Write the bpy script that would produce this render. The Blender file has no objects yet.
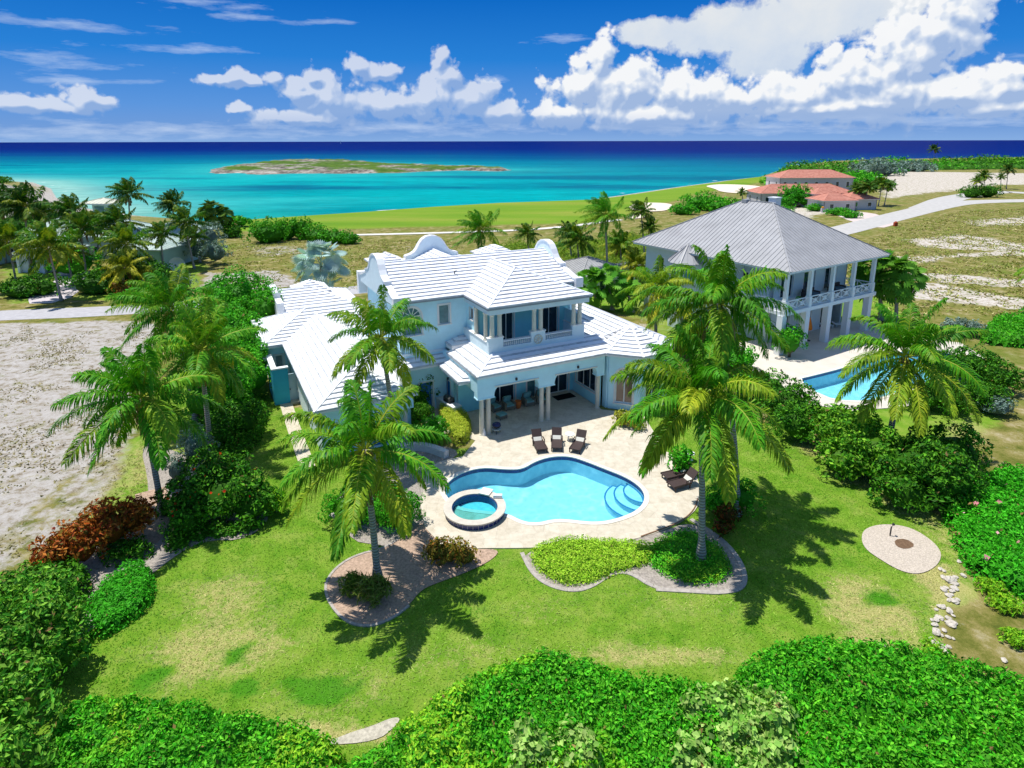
import bpy, math, random
import numpy as np
from mathutils import Vector, Matrix
R=math.radians
SC=bpy.context.scene
COL=SC.collection
# ------------------------------------------------ camera
F_PX,CY,HC=618.0,287.0,20.0
TH=math.atan(146/618.0)
cd=bpy.data.cameras.new('camera'); cam=bpy.data.objects.new('camera',cd); COL.objects.link(cam)
cam.location=(0,0,HC); cam.rotation_euler=(math.pi/2-TH,R(0.12),0)
cd.sensor_width=36; cd.lens=36*F_PX/1024; cd.shift_y=-(384-CY)/1024.0
cd.clip_end=120000; cd.clip_start=0.5
SC.camera=cam
SC.render.resolution_x=1024; SC.render.resolution_y=768
SC.view_settings.view_transform='Standard'; SC.view_settings.look='None'
SC.view_settings.exposure=0.35; SC.view_settings.gamma=1
# ------------------------------------------------ pixel -> ground helpers (used to lay things out on the ground plane)
_s,_c=math.sin(TH),math.cos(TH)
def ray(px,py):
    u=(px-512)/F_PX; v=(py-CY)/F_PX
    return (u,_c-_s*v,-(_s+_c*v))
def G(px,py,z=0.0):
    r=ray(px,py); t=(HC-z)/-r[2]; return (r[0]*t,r[1]*t)
def GP(pts,z=0.0): return [G(x,y,z) for x,y in pts]
def azel(px,py):
    r=ray(px,py); return (math.atan2(r[0],r[1]),math.atan2(r[2],math.hypot(r[0],r[1])))
# ------------------------------------------------ sun
SUN_EL,SUN_AZ=R(72),math.atan2(-.94,.36)     # azimuth measured from +Y towards +X
to_sun=Vector((math.cos(SUN_EL)*math.sin(SUN_AZ),math.cos(SUN_EL)*math.cos(SUN_AZ),math.sin(SUN_EL)))
sl=bpy.data.lights.new('sun','SUN'); sl.energy=4.2; sl.angle=R(0.53); sl.color=(1.0,.965,.9)
so=bpy.data.objects.new('sun',sl); COL.objects.link(so)
so.rotation_euler=(-to_sun).to_track_quat('-Z','Y').to_euler(); so.location=(0,0,60)
# ------------------------------------------------ world
W=bpy.data.worlds.new('World'); SC.world=W; W.use_nodes=True
nt=W.node_tree; nt.nodes.clear()
def N(nt,t,**k):
    n=nt.nodes.new(t)
    for a,b in k.items():
        if a=='inp':
            for i,v in b.items(): n.inputs[i].default_value=v
        else: setattr(n,a,b)
    return n
def L(nt,a,b): nt.links.new(a,b)
def M_(nt,op,a,b=None,c=None,clamp=False):
    n=nt.nodes.new('ShaderNodeMath'); n.operation=op; n.use_clamp=clamp
    for i,v in enumerate((a,b,c)):
        if v is None: continue
        if isinstance(v,(int,float)): n.inputs[i].default_value=v
        else: nt.links.new(v,n.inputs[i])
    return n.outputs[0]
def mixc(nt,f,a,b,mode='MIX'):
    n=nt.nodes.new('ShaderNodeMix'); n.data_type='RGBA'; n.blend_type=mode
    for i,v in ((0,f),(6,a),(7,b)):
        if isinstance(v,(int,float)): n.inputs[i].default_value=v
        elif isinstance(v,tuple): n.inputs[i].default_value=(*v[:3],1)
        else: nt.links.new(v,n.inputs[i])
    return n.outputs[2]
def ramp(nt,f,stops,interp='LINEAR'):
    n=nt.nodes.new('ShaderNodeValToRGB'); cr=n.color_ramp; cr.interpolation=interp
    while len(cr.elements)<len(stops): cr.elements.new(.5)
    for e,(p,c) in zip(cr.elements,stops):
        e.position=p; e.color=(*c,1) if len(c)==3 else c
    nt.links.new(f,n.inputs[0]); return n.outputs[0]
# cloud field group: direction coordinates (azimuth, elevation) in radians -> density
def px_blob(x,y,rx,ry):
    a,e=azel(x,y); return (a,e,rx/660.0,ry/660.0)
cum=[(183,95,26,13),(90,103,26,10),(30,104,32,8),(192,108,9,7)]
cum=[(84,97,17,13),(100,100,14,9),(42,104,18,8),(18,100,16,8),(60,107,16,6),(238,108,12,6),(215,78,15,8),(234,74,13,9),(250,80,14,6),(272,77,11,9),(298,82,13,7),(312,77,12,8),(360,66,13,10),(380,72,20,9),
 (440,58,10,12),(452,76,18,18),(470,98,34,20),(430,100,50,20),(380,104,55,18),(330,98,44,24),(305,92,26,14),(300,118,60,10),(500,112,45,14),
 (602,58,16,24),(580,88,34,26),(630,90,50,32),(690,96,60,28),(560,112,45,16),(650,116,80,18),(740,100,60,22),(800,98,70,24),
 (860,80,55,30),(905,60,42,34),(940,28,40,30),(960,14,34,26),(900,95,70,26),(960,95,60,22),(1005,88,26,22),(820,108,100,14),(1000,108,50,12),
 (880,104,100,14)]
anv=[(655,32,48,15),(705,36,56,20),(760,28,80,28),(820,16,90,26),(860,8,70,16),(770,56,45,24)]
wisp=[(190,1,70,6),(60,22,80,5),(260,18,45,4),(330,22,30,3),(175,48,70,5),(45,56,30,8),(85,64,45,4),(75,80,55,4),(145,81,25,3),(495,79,16,4),(560,40,35,5),(1010,70,26,9),(130,130,240,9),(420,128,180,8),(900,121,130,7),(760,128,170,7)]
def cloud_group(name,blobs,expo=1.0):
    g=bpy.data.node_groups.new(name,'ShaderNodeTree')
    g.interface.new_socket('P',in_out='INPUT',socket_type='NodeSocketVector')
    g.interface.new_socket('F',in_out='OUTPUT',socket_type='NodeSocketFloat')
    gi=g.nodes.new('NodeGroupInput'); go=g.nodes.new('NodeGroupOutput')
    acc=None
    for b in blobs:
        a,e,ra,re=px_blob(*b)
        ma=g.nodes.new('ShaderNodeVectorMath'); ma.operation='MULTIPLY_ADD'
        g.links.new(gi.outputs[0],ma.inputs[0]); ma.inputs[1].default_value=(1/ra,1/re,0); ma.inputs[2].default_value=(-a/ra,-e/re,0)
        le=g.nodes.new('ShaderNodeVectorMath'); le.operation='LENGTH'; g.links.new(ma.outputs[0],le.inputs[0])
        v=M_(g,'SUBTRACT',1.0,le.outputs['Value'])
        acc=v if acc is None else M_(g,'SMOOTH_MAX',acc,v,0.18)
    g.links.new(acc,go.inputs[0]); return g
def noise_group():
    g=bpy.data.node_groups.new('cloud_noise','ShaderNodeTree')
    g.interface.new_socket('P',in_out='INPUT',socket_type='NodeSocketVector')
    g.interface.new_socket('F',in_out='OUTPUT',socket_type='NodeSocketFloat')
    gi=g.nodes.new('NodeGroupInput'); go=g.nodes.new('NodeGroupOutput')
    n1=N(g,'ShaderNodeTexNoise',inp={'Scale':9.0,'Detail':4.0,'Roughness':.6}); g.links.new(gi.outputs[0],n1.inputs['Vector'])
    vs=g.nodes.new('ShaderNodeVectorMath'); vs.operation='MULTIPLY_ADD'
    g.links.new(n1.outputs['Color'],vs.inputs[0]); vs.inputs[1].default_value=(.05,.05,.05); g.links.new(gi.outputs[0],vs.inputs[2])
    def vor(sc):
        v=N(g,'ShaderNodeTexVoronoi',feature='SMOOTH_F1',voronoi_dimensions='2D'); v.inputs['Scale'].default_value=sc; v.inputs['Smoothness'].default_value=.25
        g.links.new(vs.outputs[0],v.inputs['Vector']); return v.outputs['Distance']
    a=M_(g,'MULTIPLY',vor(22),-.9); b=M_(g,'MULTIPLY_ADD',vor(48),-.5,a); c=M_(g,'MULTIPLY_ADD',vor(105),-.28,b)
    n2=N(g,'ShaderNodeTexNoise',inp={'Scale':60.0,'Detail':6.0,'Roughness':.6}); g.links.new(gi.outputs[0],n2.inputs['Vector'])
    d=M_(g,'MULTIPLY_ADD',n2.outputs[0],.35,c)
    g.links.new(M_(g,'ADD',d,.56),go.inputs[0]); return g
gc=cloud_group('cumulus_field',cum); ga=cloud_group('anvil_field',anv); gw=cloud_group('wisp_field',wisp); gn=noise_group()
def clear_sky(nt,el):
    """clear-air colour by elevation, blending to the Nishita sky overhead"""
    sky=N(nt,'ShaderNodeTexSky'); sky.sky_type='NISHITA'; sky.sun_disc=False; sky.sun_elevation=SUN_EL; sky.sun_rotation=SUN_AZ
    sky.air_density=1.0; sky.dust_density=.3; sky.ozone_density=3.0; sky.altitude=20
    k=N(nt,'ShaderNodeVectorMath',operation='SCALE'); L(nt,sky.outputs[0],k.inputs[0]); k.inputs['Scale'].default_value=SKYS
    clear=ramp(nt,M_(nt,'MULTIPLY',el,2.0),[(0.0,(.24,.42,.76)),(.035,(.17,.34,.70)),(.10,(.11,.31,.73)),(.24,(.022,.22,.68)),(.42,(.004,.14,.56)),(.60,(.06,.22,.60)),(1.0,(.15,.31,.68))])
    return mixc(nt,M_(nt,'MULTIPLY',M_(nt,'SUBTRACT',el,.35),2.5,clamp=True),clear,k.outputs[0])
SKYS=.14
EXPC=2**-.35
tc=N(nt,'ShaderNodeTexCoord'); sep=N(nt,'ShaderNodeSeparateXYZ'); L(nt,tc.outputs['Generated'],sep.inputs[0])
el=M_(nt,'ARCSINE',sep.outputs[2])
bg=N(nt,'ShaderNodeBackground'); bg.inputs[1].default_value=EXPC; L(nt,clear_sky(nt,el),bg.inputs[0])
wo=N(nt,'ShaderNodeOutputWorld'); L(nt,bg.outputs[0],wo.inputs[0])
W.cycles.sampling_method='MANUAL'; W.cycles.sample_map_resolution=512
# the cloudy part of the sky: a far curved backdrop, fading into the plain sky above it
skym=bpy.data.materials.new('sky'); skym.use_nodes=True; nt=skym.node_tree; nt.nodes.clear()
geo=N(nt,'ShaderNodeNewGeometry'); nrm=N(nt,'ShaderNodeVectorMath',operation='SUBTRACT'); L(nt,geo.outputs['Position'],nrm.inputs[0]); nrm.inputs[1].default_value=(0,0,20)
nr2=N(nt,'ShaderNodeVectorMath',operation='NORMALIZE'); L(nt,nrm.outputs[0],nr2.inputs[0])
sep=N(nt,'ShaderNodeSeparateXYZ'); L(nt,nr2.outputs[0],sep.inputs[0])
az=M_(nt,'ARCTAN2',sep.outputs[0],sep.outputs[1]); el=M_(nt,'ARCSINE',sep.outputs[2])
cmb=N(nt,'ShaderNodeCombineXYZ'); L(nt,az,cmb.inputs[0]); L(nt,el,cmb.inputs[1])
P=cmb.outputs[0]
def grp(g,v):
    n=nt.nodes.new('ShaderNodeGroup'); n.node_tree=g; L(nt,v,n.inputs[0]); return n.outputs[0]
def off(dx,dy):
    n=nt.nodes.new('ShaderNodeVectorMath'); n.operation='ADD'; L(nt,P,n.inputs[0]); n.inputs[1].default_value=(dx,dy,0); return n.outputs[0]
P2=off(-.006,.011)
c1_=grp(gc,P); c2_=grp(gc,P2)
f1=M_(nt,'MULTIPLY_ADD',grp(gn,P),.95,c1_); f2=M_(nt,'MULTIPLY_ADD',grp(gn,P2),.95,c2_)
rag=N(nt,'ShaderNodeTexNoise',inp={'Scale':34.0,'Detail':7.0,'Roughness':.68}); L(nt,P,rag.inputs['Vector'])
f0=M_(nt,'MULTIPLY_ADD',M_(nt,'SUBTRACT',rag.outputs[0],.5),1.2,f1)
dens=M_(nt,'MULTIPLY',M_(nt,'ADD',f0,.06),3.2,clamp=True)
dens=M_(nt,'MULTIPLY',M_(nt,'POWER',dens,1.25),.97)
lite=M_(nt,'MULTIPLY_ADD',M_(nt,'SUBTRACT',f1,f2),1.35,.30)
lite=M_(nt,'MULTIPLY_ADD',M_(nt,'SUBTRACT',c1_,c2_),1.3,lite)
lite=M_(nt,'MULTIPLY_ADD',M_(nt,'SUBTRACT',el,.03),2.6,lite)
lite=M_(nt,'MULTIPLY_ADD',M_(nt,'SUBTRACT',rag.outputs[0],.5),.5,lite)
lite=M_(nt,'MULTIPLY',lite,1.0,clamp=True)
ccol=ramp(nt,lite,[(0.0,(.36,.49,.74)),(.30,(.49,.60,.80)),(.6,(.64,.72,.86)),(.85,(.80,.85,.92)),(1.0,(.94,.95,.96))])
# anvil (smooth, creamy)
nA=N(nt,'ShaderNodeTexNoise',inp={'Scale':16.0,'Detail':6.0,'Roughness':.6}); L(nt,P,nA.inputs['Vector'])
nB=N(nt,'ShaderNodeTexNoise',inp={'Scale':70.0,'Detail':4.0,'Roughness':.6}); L(nt,P,nB.inputs['Vector'])
fa=M_(nt,'MULTIPLY_ADD',M_(nt,'SUBTRACT',nA.outputs[0],.5),1.5,grp(ga,P)); fa=M_(nt,'MULTIPLY_ADD',M_(nt,'SUBTRACT',nB.outputs[0],.5),.35,fa)
da=M_(nt,'MULTIPLY',fa,3.6,clamp=True); da=M_(nt,'MULTIPLY',da,.93)
acol=ramp(nt,M_(nt,'MULTIPLY_ADD',nA.outputs[0],.7,M_(nt,'MULTIPLY_ADD',el,3.2,-.25)),[(0.0,(.42,.56,.80)),(.5,(.70,.77,.85)),(1.0,(.93,.92,.86))])
# wisps
mp=N(nt,'ShaderNodeMapping'); mp.inputs['Scale'].default_value=(14,75,1); L(nt,P,mp.inputs[0])
nW=N(nt,'ShaderNodeTexNoise',inp={'Scale':1.0,'Detail':6.0,'Roughness':.62}); L(nt,mp.outputs[0],nW.inputs['Vector'])
fw=M_(nt,'MULTIPLY_ADD',M_(nt,'SUBTRACT',nW.outputs[0],.52),3.6,M_(nt,'MULTIPLY',grp(gw,P),.8))
dw=M_(nt,'MULTIPLY',M_(nt,'MULTIPLY',fw,.9,clamp=True),.55)
base=clear_sky(nt,el)
c1=mixc(nt,dw,base,(.62,.74,.93)); low=M_(nt,'MULTIPLY',M_(nt,'SUBTRACT',el,.008),28.0,clamp=True); dens=M_(nt,'MULTIPLY',dens,M_(nt,'MULTIPLY_ADD',low,.65,.35)); c2=mixc(nt,da,c1,acol); dens=M_(nt,'MULTIPLY',dens,M_(nt,'MULTIPLY_ADD',M_(nt,'MULTIPLY',M_(nt,'ADD',az,.02),12.0,clamp=True),.36,.64)); c3=mixc(nt,dens,c2,ccol)
em=N(nt,'ShaderNodeEmission'); L(nt,c3,em.inputs[0]); em.inputs[1].default_value=EXPC
tp=N(nt,'ShaderNodeBsdfTransparent'); mx=N(nt,'ShaderNodeMixShader')
L(nt,M_(nt,'MULTIPLY',M_(nt,'SUBTRACT',.42,el),12.0,clamp=True),mx.inputs[0]); L(nt,tp.outputs[0],mx.inputs[1]); L(nt,em.outputs[0],mx.inputs[2])
oo=N(nt,'ShaderNodeOutputMaterial'); L(nt,mx.outputs[0],oo.inputs[0])
skym.cycles.emission_sampling='NONE'
RS=70000.0; SV=[];SF=[]; na=49; ne=12
for i in range(na):
    a=R(-75+150*i/(na-1))
    for j in range(ne):
        e=-.004+.45*j/(ne-1); SV.append((RS*math.cos(e)*math.sin(a),RS*math.cos(e)*math.cos(a),20+RS*math.sin(e)))
for i in range(na-1):
    for j in range(ne-1): SF.append((i*ne+j,i*ne+j+1,(i+1)*ne+j+1,(i+1)*ne+j))
sm=bpy.data.meshes.new('sky'); sm.from_pydata(SV,[],SF); sm.materials.append(skym)
sko=bpy.data.objects.new('sky',sm); COL.objects.link(sko); sko['kind']='structure'
# ------------------------------------------------ materials
def mat(name,col,rough=.7,spec=.3,metal=0,noise=None,bump=None,extra=None,coat=0):
    """noise=(scale,amount,detail) mottles the colour, bump=(scale,strength,dist)"""
    m=bpy.data.materials.new(name); m.use_nodes=True; t=m.node_tree; b=t.nodes['Principled BSDF']
    b.inputs['Base Color'].default_value=(*col,1); b.inputs['Roughness'].default_value=rough
    b.inputs['Specular IOR Level'].default_value=spec; b.inputs['Metallic'].default_value=metal
    if coat: b.inputs['Coat Weight'].default_value=coat
    tcn=t.nodes.new('ShaderNodeTexCoord')
    if noise:
        n=N(t,'ShaderNodeTexNoise',inp={'Scale':noise[0],'Detail':noise[2] if len(noise)>2 else 5.0,'Roughness':.6}); L(t,tcn.outputs['Object'],n.inputs['Vector'])
        a=noise[1]; c=ramp(t,n.outputs[0],[(.3,tuple(x*(1-a) for x in col)),(.7,tuple(min(1,x*(1+a)) for x in col))]); L(t,c,b.inputs['Base Color'])
    if bump:
        n=N(t,'ShaderNodeTexNoise',inp={'Scale':bump[0],'Detail':4.0}); L(t,tcn.outputs['Object'],n.inputs['Vector'])
        bp=N(t,'ShaderNodeBump',inp={'Strength':bump[1],'Distance':bump[2]}); L(t,n.outputs[0],bp.inputs['Height']); L(t,bp.outputs[0],b.inputs['Normal'])
    if extra: extra(t,b,tcn)
    return m
def leafmat(name,trans=.3,rough=.45,spec=.35,gain=1.0):
    m=bpy.data.materials.new(name); m.use_nodes=True; t=m.node_tree; b=t.nodes['Principled BSDF']
    at=N(t,'ShaderNodeAttribute',attribute_name='Col'); c=at.outputs['Color']
    L(t,c,b.inputs['Base Color']); b.inputs['Roughness'].default_value=rough; b.inputs['Specular IOR Level'].default_value=spec
    tr=N(t,'ShaderNodeBsdfTranslucent'); L(t,mixc(t,1.0,c,(1.15,1.25,.45),'MULTIPLY'),tr.inputs[0])
    mx=N(t,'ShaderNodeMixShader'); mx.inputs[0].default_value=trans
    L(t,b.outputs[0],mx.inputs[1]); L(t,tr.outputs[0],mx.inputs[2]); L(t,mx.outputs[0],t.nodes['Material Output'].inputs[0])
    return m
# ------------------------------------------------ object helpers
def tag(o,label=None,cat=None,group=None,kind=None):
    if label: o['label']=label
    if cat: o['category']=cat
    if group: o['group']=group
    if kind: o['kind']=kind
    return o
def thing(name,label,cat,loc=(0,0,0),rz=0,group=None):
    o=bpy.data.objects.new(name,None); COL.objects.link(o); o.location=loc; o.rotation_euler=(0,0,rz)
    o.empty_display_size=.3
    return tag(o,label,cat,group)
def rawmesh(name,V,F,mats,parent=None,loc=None,mi=None,col=None,smooth=False,fsize=None):
    """V (n,3) array; F (m,k) array or list of lists"""
    me=bpy.data.meshes.new(name); V=np.asarray(V,dtype=np.float32)
    me.vertices.add(len(V)); me.vertices.foreach_set('co',V.ravel())
    if isinstance(F,np.ndarray):
        k=F.shape[1]; tot=np.full(len(F),k,dtype=np.int32); idx=F.astype(np.int32).ravel()
    else:
        tot=np.array([len(f) for f in F],dtype=np.int32); idx=np.array([i for f in F for i in f],dtype=np.int32)
    me.loops.add(len(idx)); me.loops.foreach_set('vertex_index',idx)
    me.polygons.add(len(tot)); st=np.concatenate(([0],np.cumsum(tot)[:-1])).astype(np.int32)
    me.polygons.foreach_set('loop_start',st); me.polygons.foreach_set('loop_total',tot)
    if mi is not None: me.polygons.foreach_set('material_index',np.asarray(mi,dtype=np.int32))
    me.polygons.foreach_set('use_smooth',np.full(len(tot),bool(smooth)))
    if col is not None:
        ca=me.color_attributes.new('Col','FLOAT_COLOR','POINT'); c=np.ones((len(V),4),dtype=np.float32); c[:,:3]=col
        ca.data.foreach_set('color',c.ravel())
    me.update(calc_edges=True)
    if not isinstance(mats,(list,tuple)): mats=[mats]
    for m in mats: me.materials.append(m)
    o=bpy.data.objects.new(name,me); COL.objects.link(o)
    if parent is not None: o.parent=parent
    if loc is not None: o.location=loc
    return o
class MB:
    def __init__(s): s.v=[]; s.f=[]
    def add(s,vs,fs):
        n=len(s.v); s.v+=[tuple(p) for p in vs]; s.f+=[[n+i for i in f] for f in fs]; return s
    def box(s,x0,y0,z0,x1,y1,z1):
        return s.add([(x0,y0,z0),(x1,y0,z0),(x1,y1,z0),(x0,y1,z0),(x0,y0,z1),(x1,y0,z1),(x1,y1,z1),(x0,y1,z1)],
         [(0,3,2,1),(4,5,6,7),(0,1,5,4),(1,2,6,5),(2,3,7,6),(3,0,4,7)])
    def obox(s,c,ax,ay,az):
        c,ax,ay,az=map(Vector,(c,ax,ay,az)); P=[]
        for k in (-1,1):
            for a,b in ((-1,-1),(1,-1),(1,1),(-1,1)): P.append(c+ax*a+ay*b+az*k)
        return s.add(P,[(0,3,2,1),(4,5,6,7),(0,1,5,4),(1,2,6,5),(2,3,7,6),(3,0,4,7)])
    def bar(s,p,q,w,h=None,up=(0,0,1)):
        p,q=Vector(p),Vector(q); d=(q-p); l=d.length; d.normalize(); up=Vector(up)
        if abs(d.dot(up))>.99: up=Vector((1,0,0))
        x=d.cross(up).normalized(); z=x.cross(d).normalized(); h=h or w
        return s.obox((p+q)/2,d*l/2,x*w/2,z*h/2)
    def prism(s,poly,z0,z1):
        n=len(poly); return s.add([(x,y,z0) for x,y in poly]+[(x,y,z1) for x,y in poly],
          [tuple(range(n-1,-1,-1)),tuple(range(n,2*n))]+[(i,(i+1)%n,n+(i+1)%n,n+i) for i in range(n)])
    def extrude(s,poly3,d):
        n=len(poly3); d=Vector(d); return s.add(list(poly3)+[Vector(p)+d for p in poly3],
          [tuple(range(n-1,-1,-1)),tuple(range(n,2*n))]+[(i,(i+1)%n,n+(i+1)%n,n+i) for i in range(n)])
    def tube(s,pts,rad,n=8,cap=True):
        pts=[Vector(p) for p in pts]; m=len(pts)
        if not hasattr(rad,'__len__'): rad=[rad]*m
        V=[]; 
        for i,p in enumerate(pts):
            d=(pts[min(i+1,m-1)]-pts[max(i-1,0)]).normalized(); up=Vector((0,0,1)) if abs(d.z)<.9 else Vector((1,0,0))
            x=d.cross(up).normalized(); y=d.cross(x).normalized()
            for k in range(n):
                a=2*math.pi*k/n; V.append(p+(x*math.cos(a)+y*math.sin(a))*rad[i])
        F=[(i*n+k,i*n+(k+1)%n,(i+1)*n+(k+1)%n,(i+1)*n+k) for i in range(m-1) for k in range(n)]
        if cap: F+=[tuple(range(n-1,-1,-1)),tuple(range((m-1)*n,m*n))]
        return s.add(V,F)
    def lathe(s,c,prof,n=16):
        m=len(prof); V=[(c[0]+r*math.cos(2*math.pi*k/n),c[1]+r*math.sin(2*math.pi*k/n),c[2]+z) for r,z in prof for k in range(n)]
        F=[(i*n+k,i*n+(k+1)%n,(i+1)*n+(k+1)%n,(i+1)*n+k) for i in range(m-1) for k in range(n)]
        F+=[tuple(range(n-1,-1,-1)),tuple(range((m-1)*n,m*n))]
        return s.add(V,F)
    def build(s,name,m,parent=None,loc=None,smooth=False):
        return rawmesh(name,np.array([tuple(p) for p in s.v]),s.f,m,parent,loc,smooth=smooth)
# ------------------------------------------------ numpy noise
def _hash(ix,iy,seed):
    h=(ix.astype(np.int64)*374761393+iy.astype(np.int64)*668265263+seed*2147483647)&0xffffffff
    h=((h^(h>>13))*1274126177)&0xffffffff; h=h^(h>>16); return (h&0xffff)/65535.0
def vn(x,y,sc,seed=0):
    x=np.asarray(x)*sc; y=np.asarray(y)*sc; ix=np.floor(x); iy=np.floor(y); fx=x-ix; fy=y-iy
    fx=fx*fx*(3-2*fx); fy=fy*fy*(3-2*fy)
    a=_hash(ix,iy,seed); b=_hash(ix+1,iy,seed); c=_hash(ix,iy+1,seed); d=_hash(ix+1,iy+1,seed)
    return (a*(1-fx)+b*fx)*(1-fy)+(c*(1-fx)+d*fx)*fy
def fbm(x,y,sc,seed=0,o=4):
    r=0; a=.5; t=0
    for i in range(o): r=r+a*vn(x,y,sc*2**i,seed+i*17); t+=a; a*=.55
    return r/t
def inpoly(x,y,poly):
    x=np.asarray(x,dtype=float); y=np.asarray(y,dtype=float); r=np.zeros(x.shape,bool); n=len(poly)
    for i in range(n):
        x1,y1=poly[i]; x2,y2=poly[(i+1)%n]
        if y1==y2: continue
        c=((y1>y)!=(y2>y))&(x<(x2-x1)*(y-y1)/(y2-y1)+x1); r^=c
    return r
def edist(x,y,poly,closed=True):
    x=np.asarray(x,dtype=float); y=np.asarray(y,dtype=float); d=np.full(x.shape,1e9); n=len(poly)
    for i in range(n if closed else n-1):
        x1,y1=poly[i]; x2,y2=poly[(i+1)%n]; dx,dy=x2-x1,y2-y1; l=dx*dx+dy*dy+1e-9
        t=np.clip(((x-x1)*dx+(y-y1)*dy)/l,0,1); d=np.minimum(d,np.hypot(x-x1-t*dx,y-y1-t*dy))
    return d
def smooth_poly(pts,it=2,closed=True):
    for _ in range(it):
        q=[]; n=len(pts)
        if not closed: q.append(pts[0])
        for i in range(n if closed else n-1):
            a=pts[i]; b=pts[(i+1)%n]; q.append((.75*a[0]+.25*b[0],.75*a[1]+.25*b[1])); q.append((.25*a[0]+.75*b[0],.25*a[1]+.75*b[1]))
        if not closed: q.append(pts[-1])
        pts=q
    return pts
def sstep(a,b,x):
    t=np.clip((x-a)/(b-a),0,1); return t*t*(3-2*t)
# ------------------------------------------------ shoreline, terrain, sea
SEA=-4.0
shore=GP([(-260,178),(-60,176),(0,179),(42,181),(62,187),(70,196),(92,205),(150,213),(235,220),(330,214),(400,209),(470,205),(560,202),(610,195),(660,188),(715,181),(752,177),(775,170),(800,164.5),(850,162.5),(920,161.5),(1024,160),(1300,158)],SEA)
land_poly=[shore[0]]+shore[1:]+[(3500,shore[-1][1]),(3500,-300),(-3500,-300),(-3500,shore[0][1])]
def ground_h(x,y):
    d=edist(x,y,shore,False); ins=inpoly(x,y,land_poly); sd=np.where(ins,d,-d)
    h=np.where(sd>0, SEA-.4+ (0-SEA+.4)*sstep(-2,38,sd), SEA-.4-np.clip(-sd,0,60)*.06)
    return h,sd
def grade(a,b,fine,fa,fb,gr=1.06):
    """coordinates from a to b, spacing fine within fa..fb and growing outside"""
    c=list(np.arange(fa,fb+1e-6,fine)); s=fine; x=fa
    while x>a: s*=gr; x-=s; c.insert(0,x)
    s=fine; x=c[-1]
    while x<b: s*=gr; x+=s; c.append(x)
    return np.array(c)
def grid_mesh(xs,ys,hf,keep=None):
    X,Y=np.meshgrid(xs,ys); x=X.ravel(); y=Y.ravel(); h=hf(x,y); nx=len(xs); ny=len(ys)
    i=np.arange(nx*ny).reshape(ny,nx); F=np.stack([i[:-1,:-1],i[:-1,1:],i[1:,1:],i[1:,:-1]],-1).reshape(-1,4)
    return np.stack([x,y,h],1),F
xs=grade(-1500,1800,.45,-62,75,1.035); ys=grade(-40,1100,.45,10,100,1.022)
V,F=grid_mesh(xs,ys,lambda x,y:ground_h(x,y)[0])
x,y=V[:,0],V[:,1]; _,sd=ground_h(x,y)
V[:,2]+= (fbm(x,y,.12,3)-.5)*.02*(sstep(60,90,y))
POOL=smooth_poly(GP([(442,493),(446,484),(458,474.5),(481,468),(506,470.5),(522,470),(534,462.5),(550,457.5),(569,457),(587,463),(603,469.5),(625,478),(640,488),(645,498),(641,508),(629,516),(606,523),(587,523.5),(569,521),(553,520.5),(537,524.5),(522,523),(505,514),(480,512),(455,508)]),2)
POOL2=smooth_poly(GP([(797,380.5),(812,377),(840,370),(880,358),(915,350),(945,352),(962,364),(950,378),(915,386),(880,400),(850,403),(822,398)]),1)
for PL in (POOL,POOL2):
    d_=edist(x,y,PL); s_=np.where(inpoly(x,y,PL),d_,-d_); V[:,2]=np.where(s_>-.45,-2.4,V[:,2])
# areas of the ground, laid out as polygons on the ground plane
A_sandlot=GP([(-60,322),(0,324),(60,322),(125,321),(150,330),(150,400),(128,440),(105,480),(70,520),(20,560),(-60,580)])
A_lawn=GP([(0,780),(20,560),(70,525),(110,480),(125,445),(150,395),(190,370),(255,375),(275,400),(300,410),(420,430),(440,450),(520,450),(606,412),(700,380),(760,420),(830,455),(880,480),(940,520),(965,560),(962,590),(935,620),(925,660),(1000,780)])
A_fair=GP([(215,224),(240,219),(400,207),(480,203),(560,200),(612,193),(660,187),(720,180),(770,176),(775,184),(735,192),(690,200),(655,213),(600,231),(520,233),(352,237),(300,238),(230,240)],-2)
A_dryright=GP([(885,330),(835,262),(900,225),(960,212),(1100,205),(1100,345),(960,310)])
A_garden2=GP([(560,300),(640,320),(780,420),(870,470),(960,440),(1000,420),(940,380),(900,300),(640,240),(560,240)])
bands=[([(850,295),(930,282),(1024,300),(1100,305),(1100,318),(1024,312),(940,302)],.72),([(800,262),(840,262),(900,266),(1024,272),(1024,284),(900,282),(830,272)],0),
 ([(900,272),(1100,285),(1100,292),(960,285),(895,280)],.72),([(890,258),(1100,248),(1100,256),(960,258),(920,264)],.72),([(905,240),(960,235),(1024,244),(1100,250),(1100,256),(1000,252),(920,248)],.72),
 ([(960,222),(1024,217),(1100,217),(1100,225),(1024,227),(975,227)],.72),([(868,178),(900,172),(1010,174),(1100,175),(1100,186),(1000,186),(950,192),(900,198),(885,200),(880,192)],.72),
 ([(780,205),(835,212),(800,222),(772,220)],.72),([(205,272),(280,270),(300,285),(250,292),(200,288)],.85),([(240,246),(300,244),(330,252),(260,256)],.45),([(395,246),(440,244),(440,252),(400,252)],.3),
 ([(-60,322),(150,320),(160,335),(120,440),(20,520),(-60,540)],.80),([(120,430),(160,335),(130,470),(60,550),(-60,600),(-60,530),(40,500)],.55),([(700,215),(760,225),(790,250),(700,260)],.6),([(620,300),(680,300),(720,350),(640,330)],.3)]
sand=np.zeros(len(x)); near=(y<1000)
for p,w in bands:
    P_=GP(p); d=edist(x,y,P_); ins=inpoly(x,y,P_); s=np.where(ins,d,-d); wd=np.clip(y*.012,.5,6)
    sand=np.maximum(sand,w*sstep(-1,1.2,s/wd+ (fbm(x,y,.25,9)-.5)*2.4))
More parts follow.
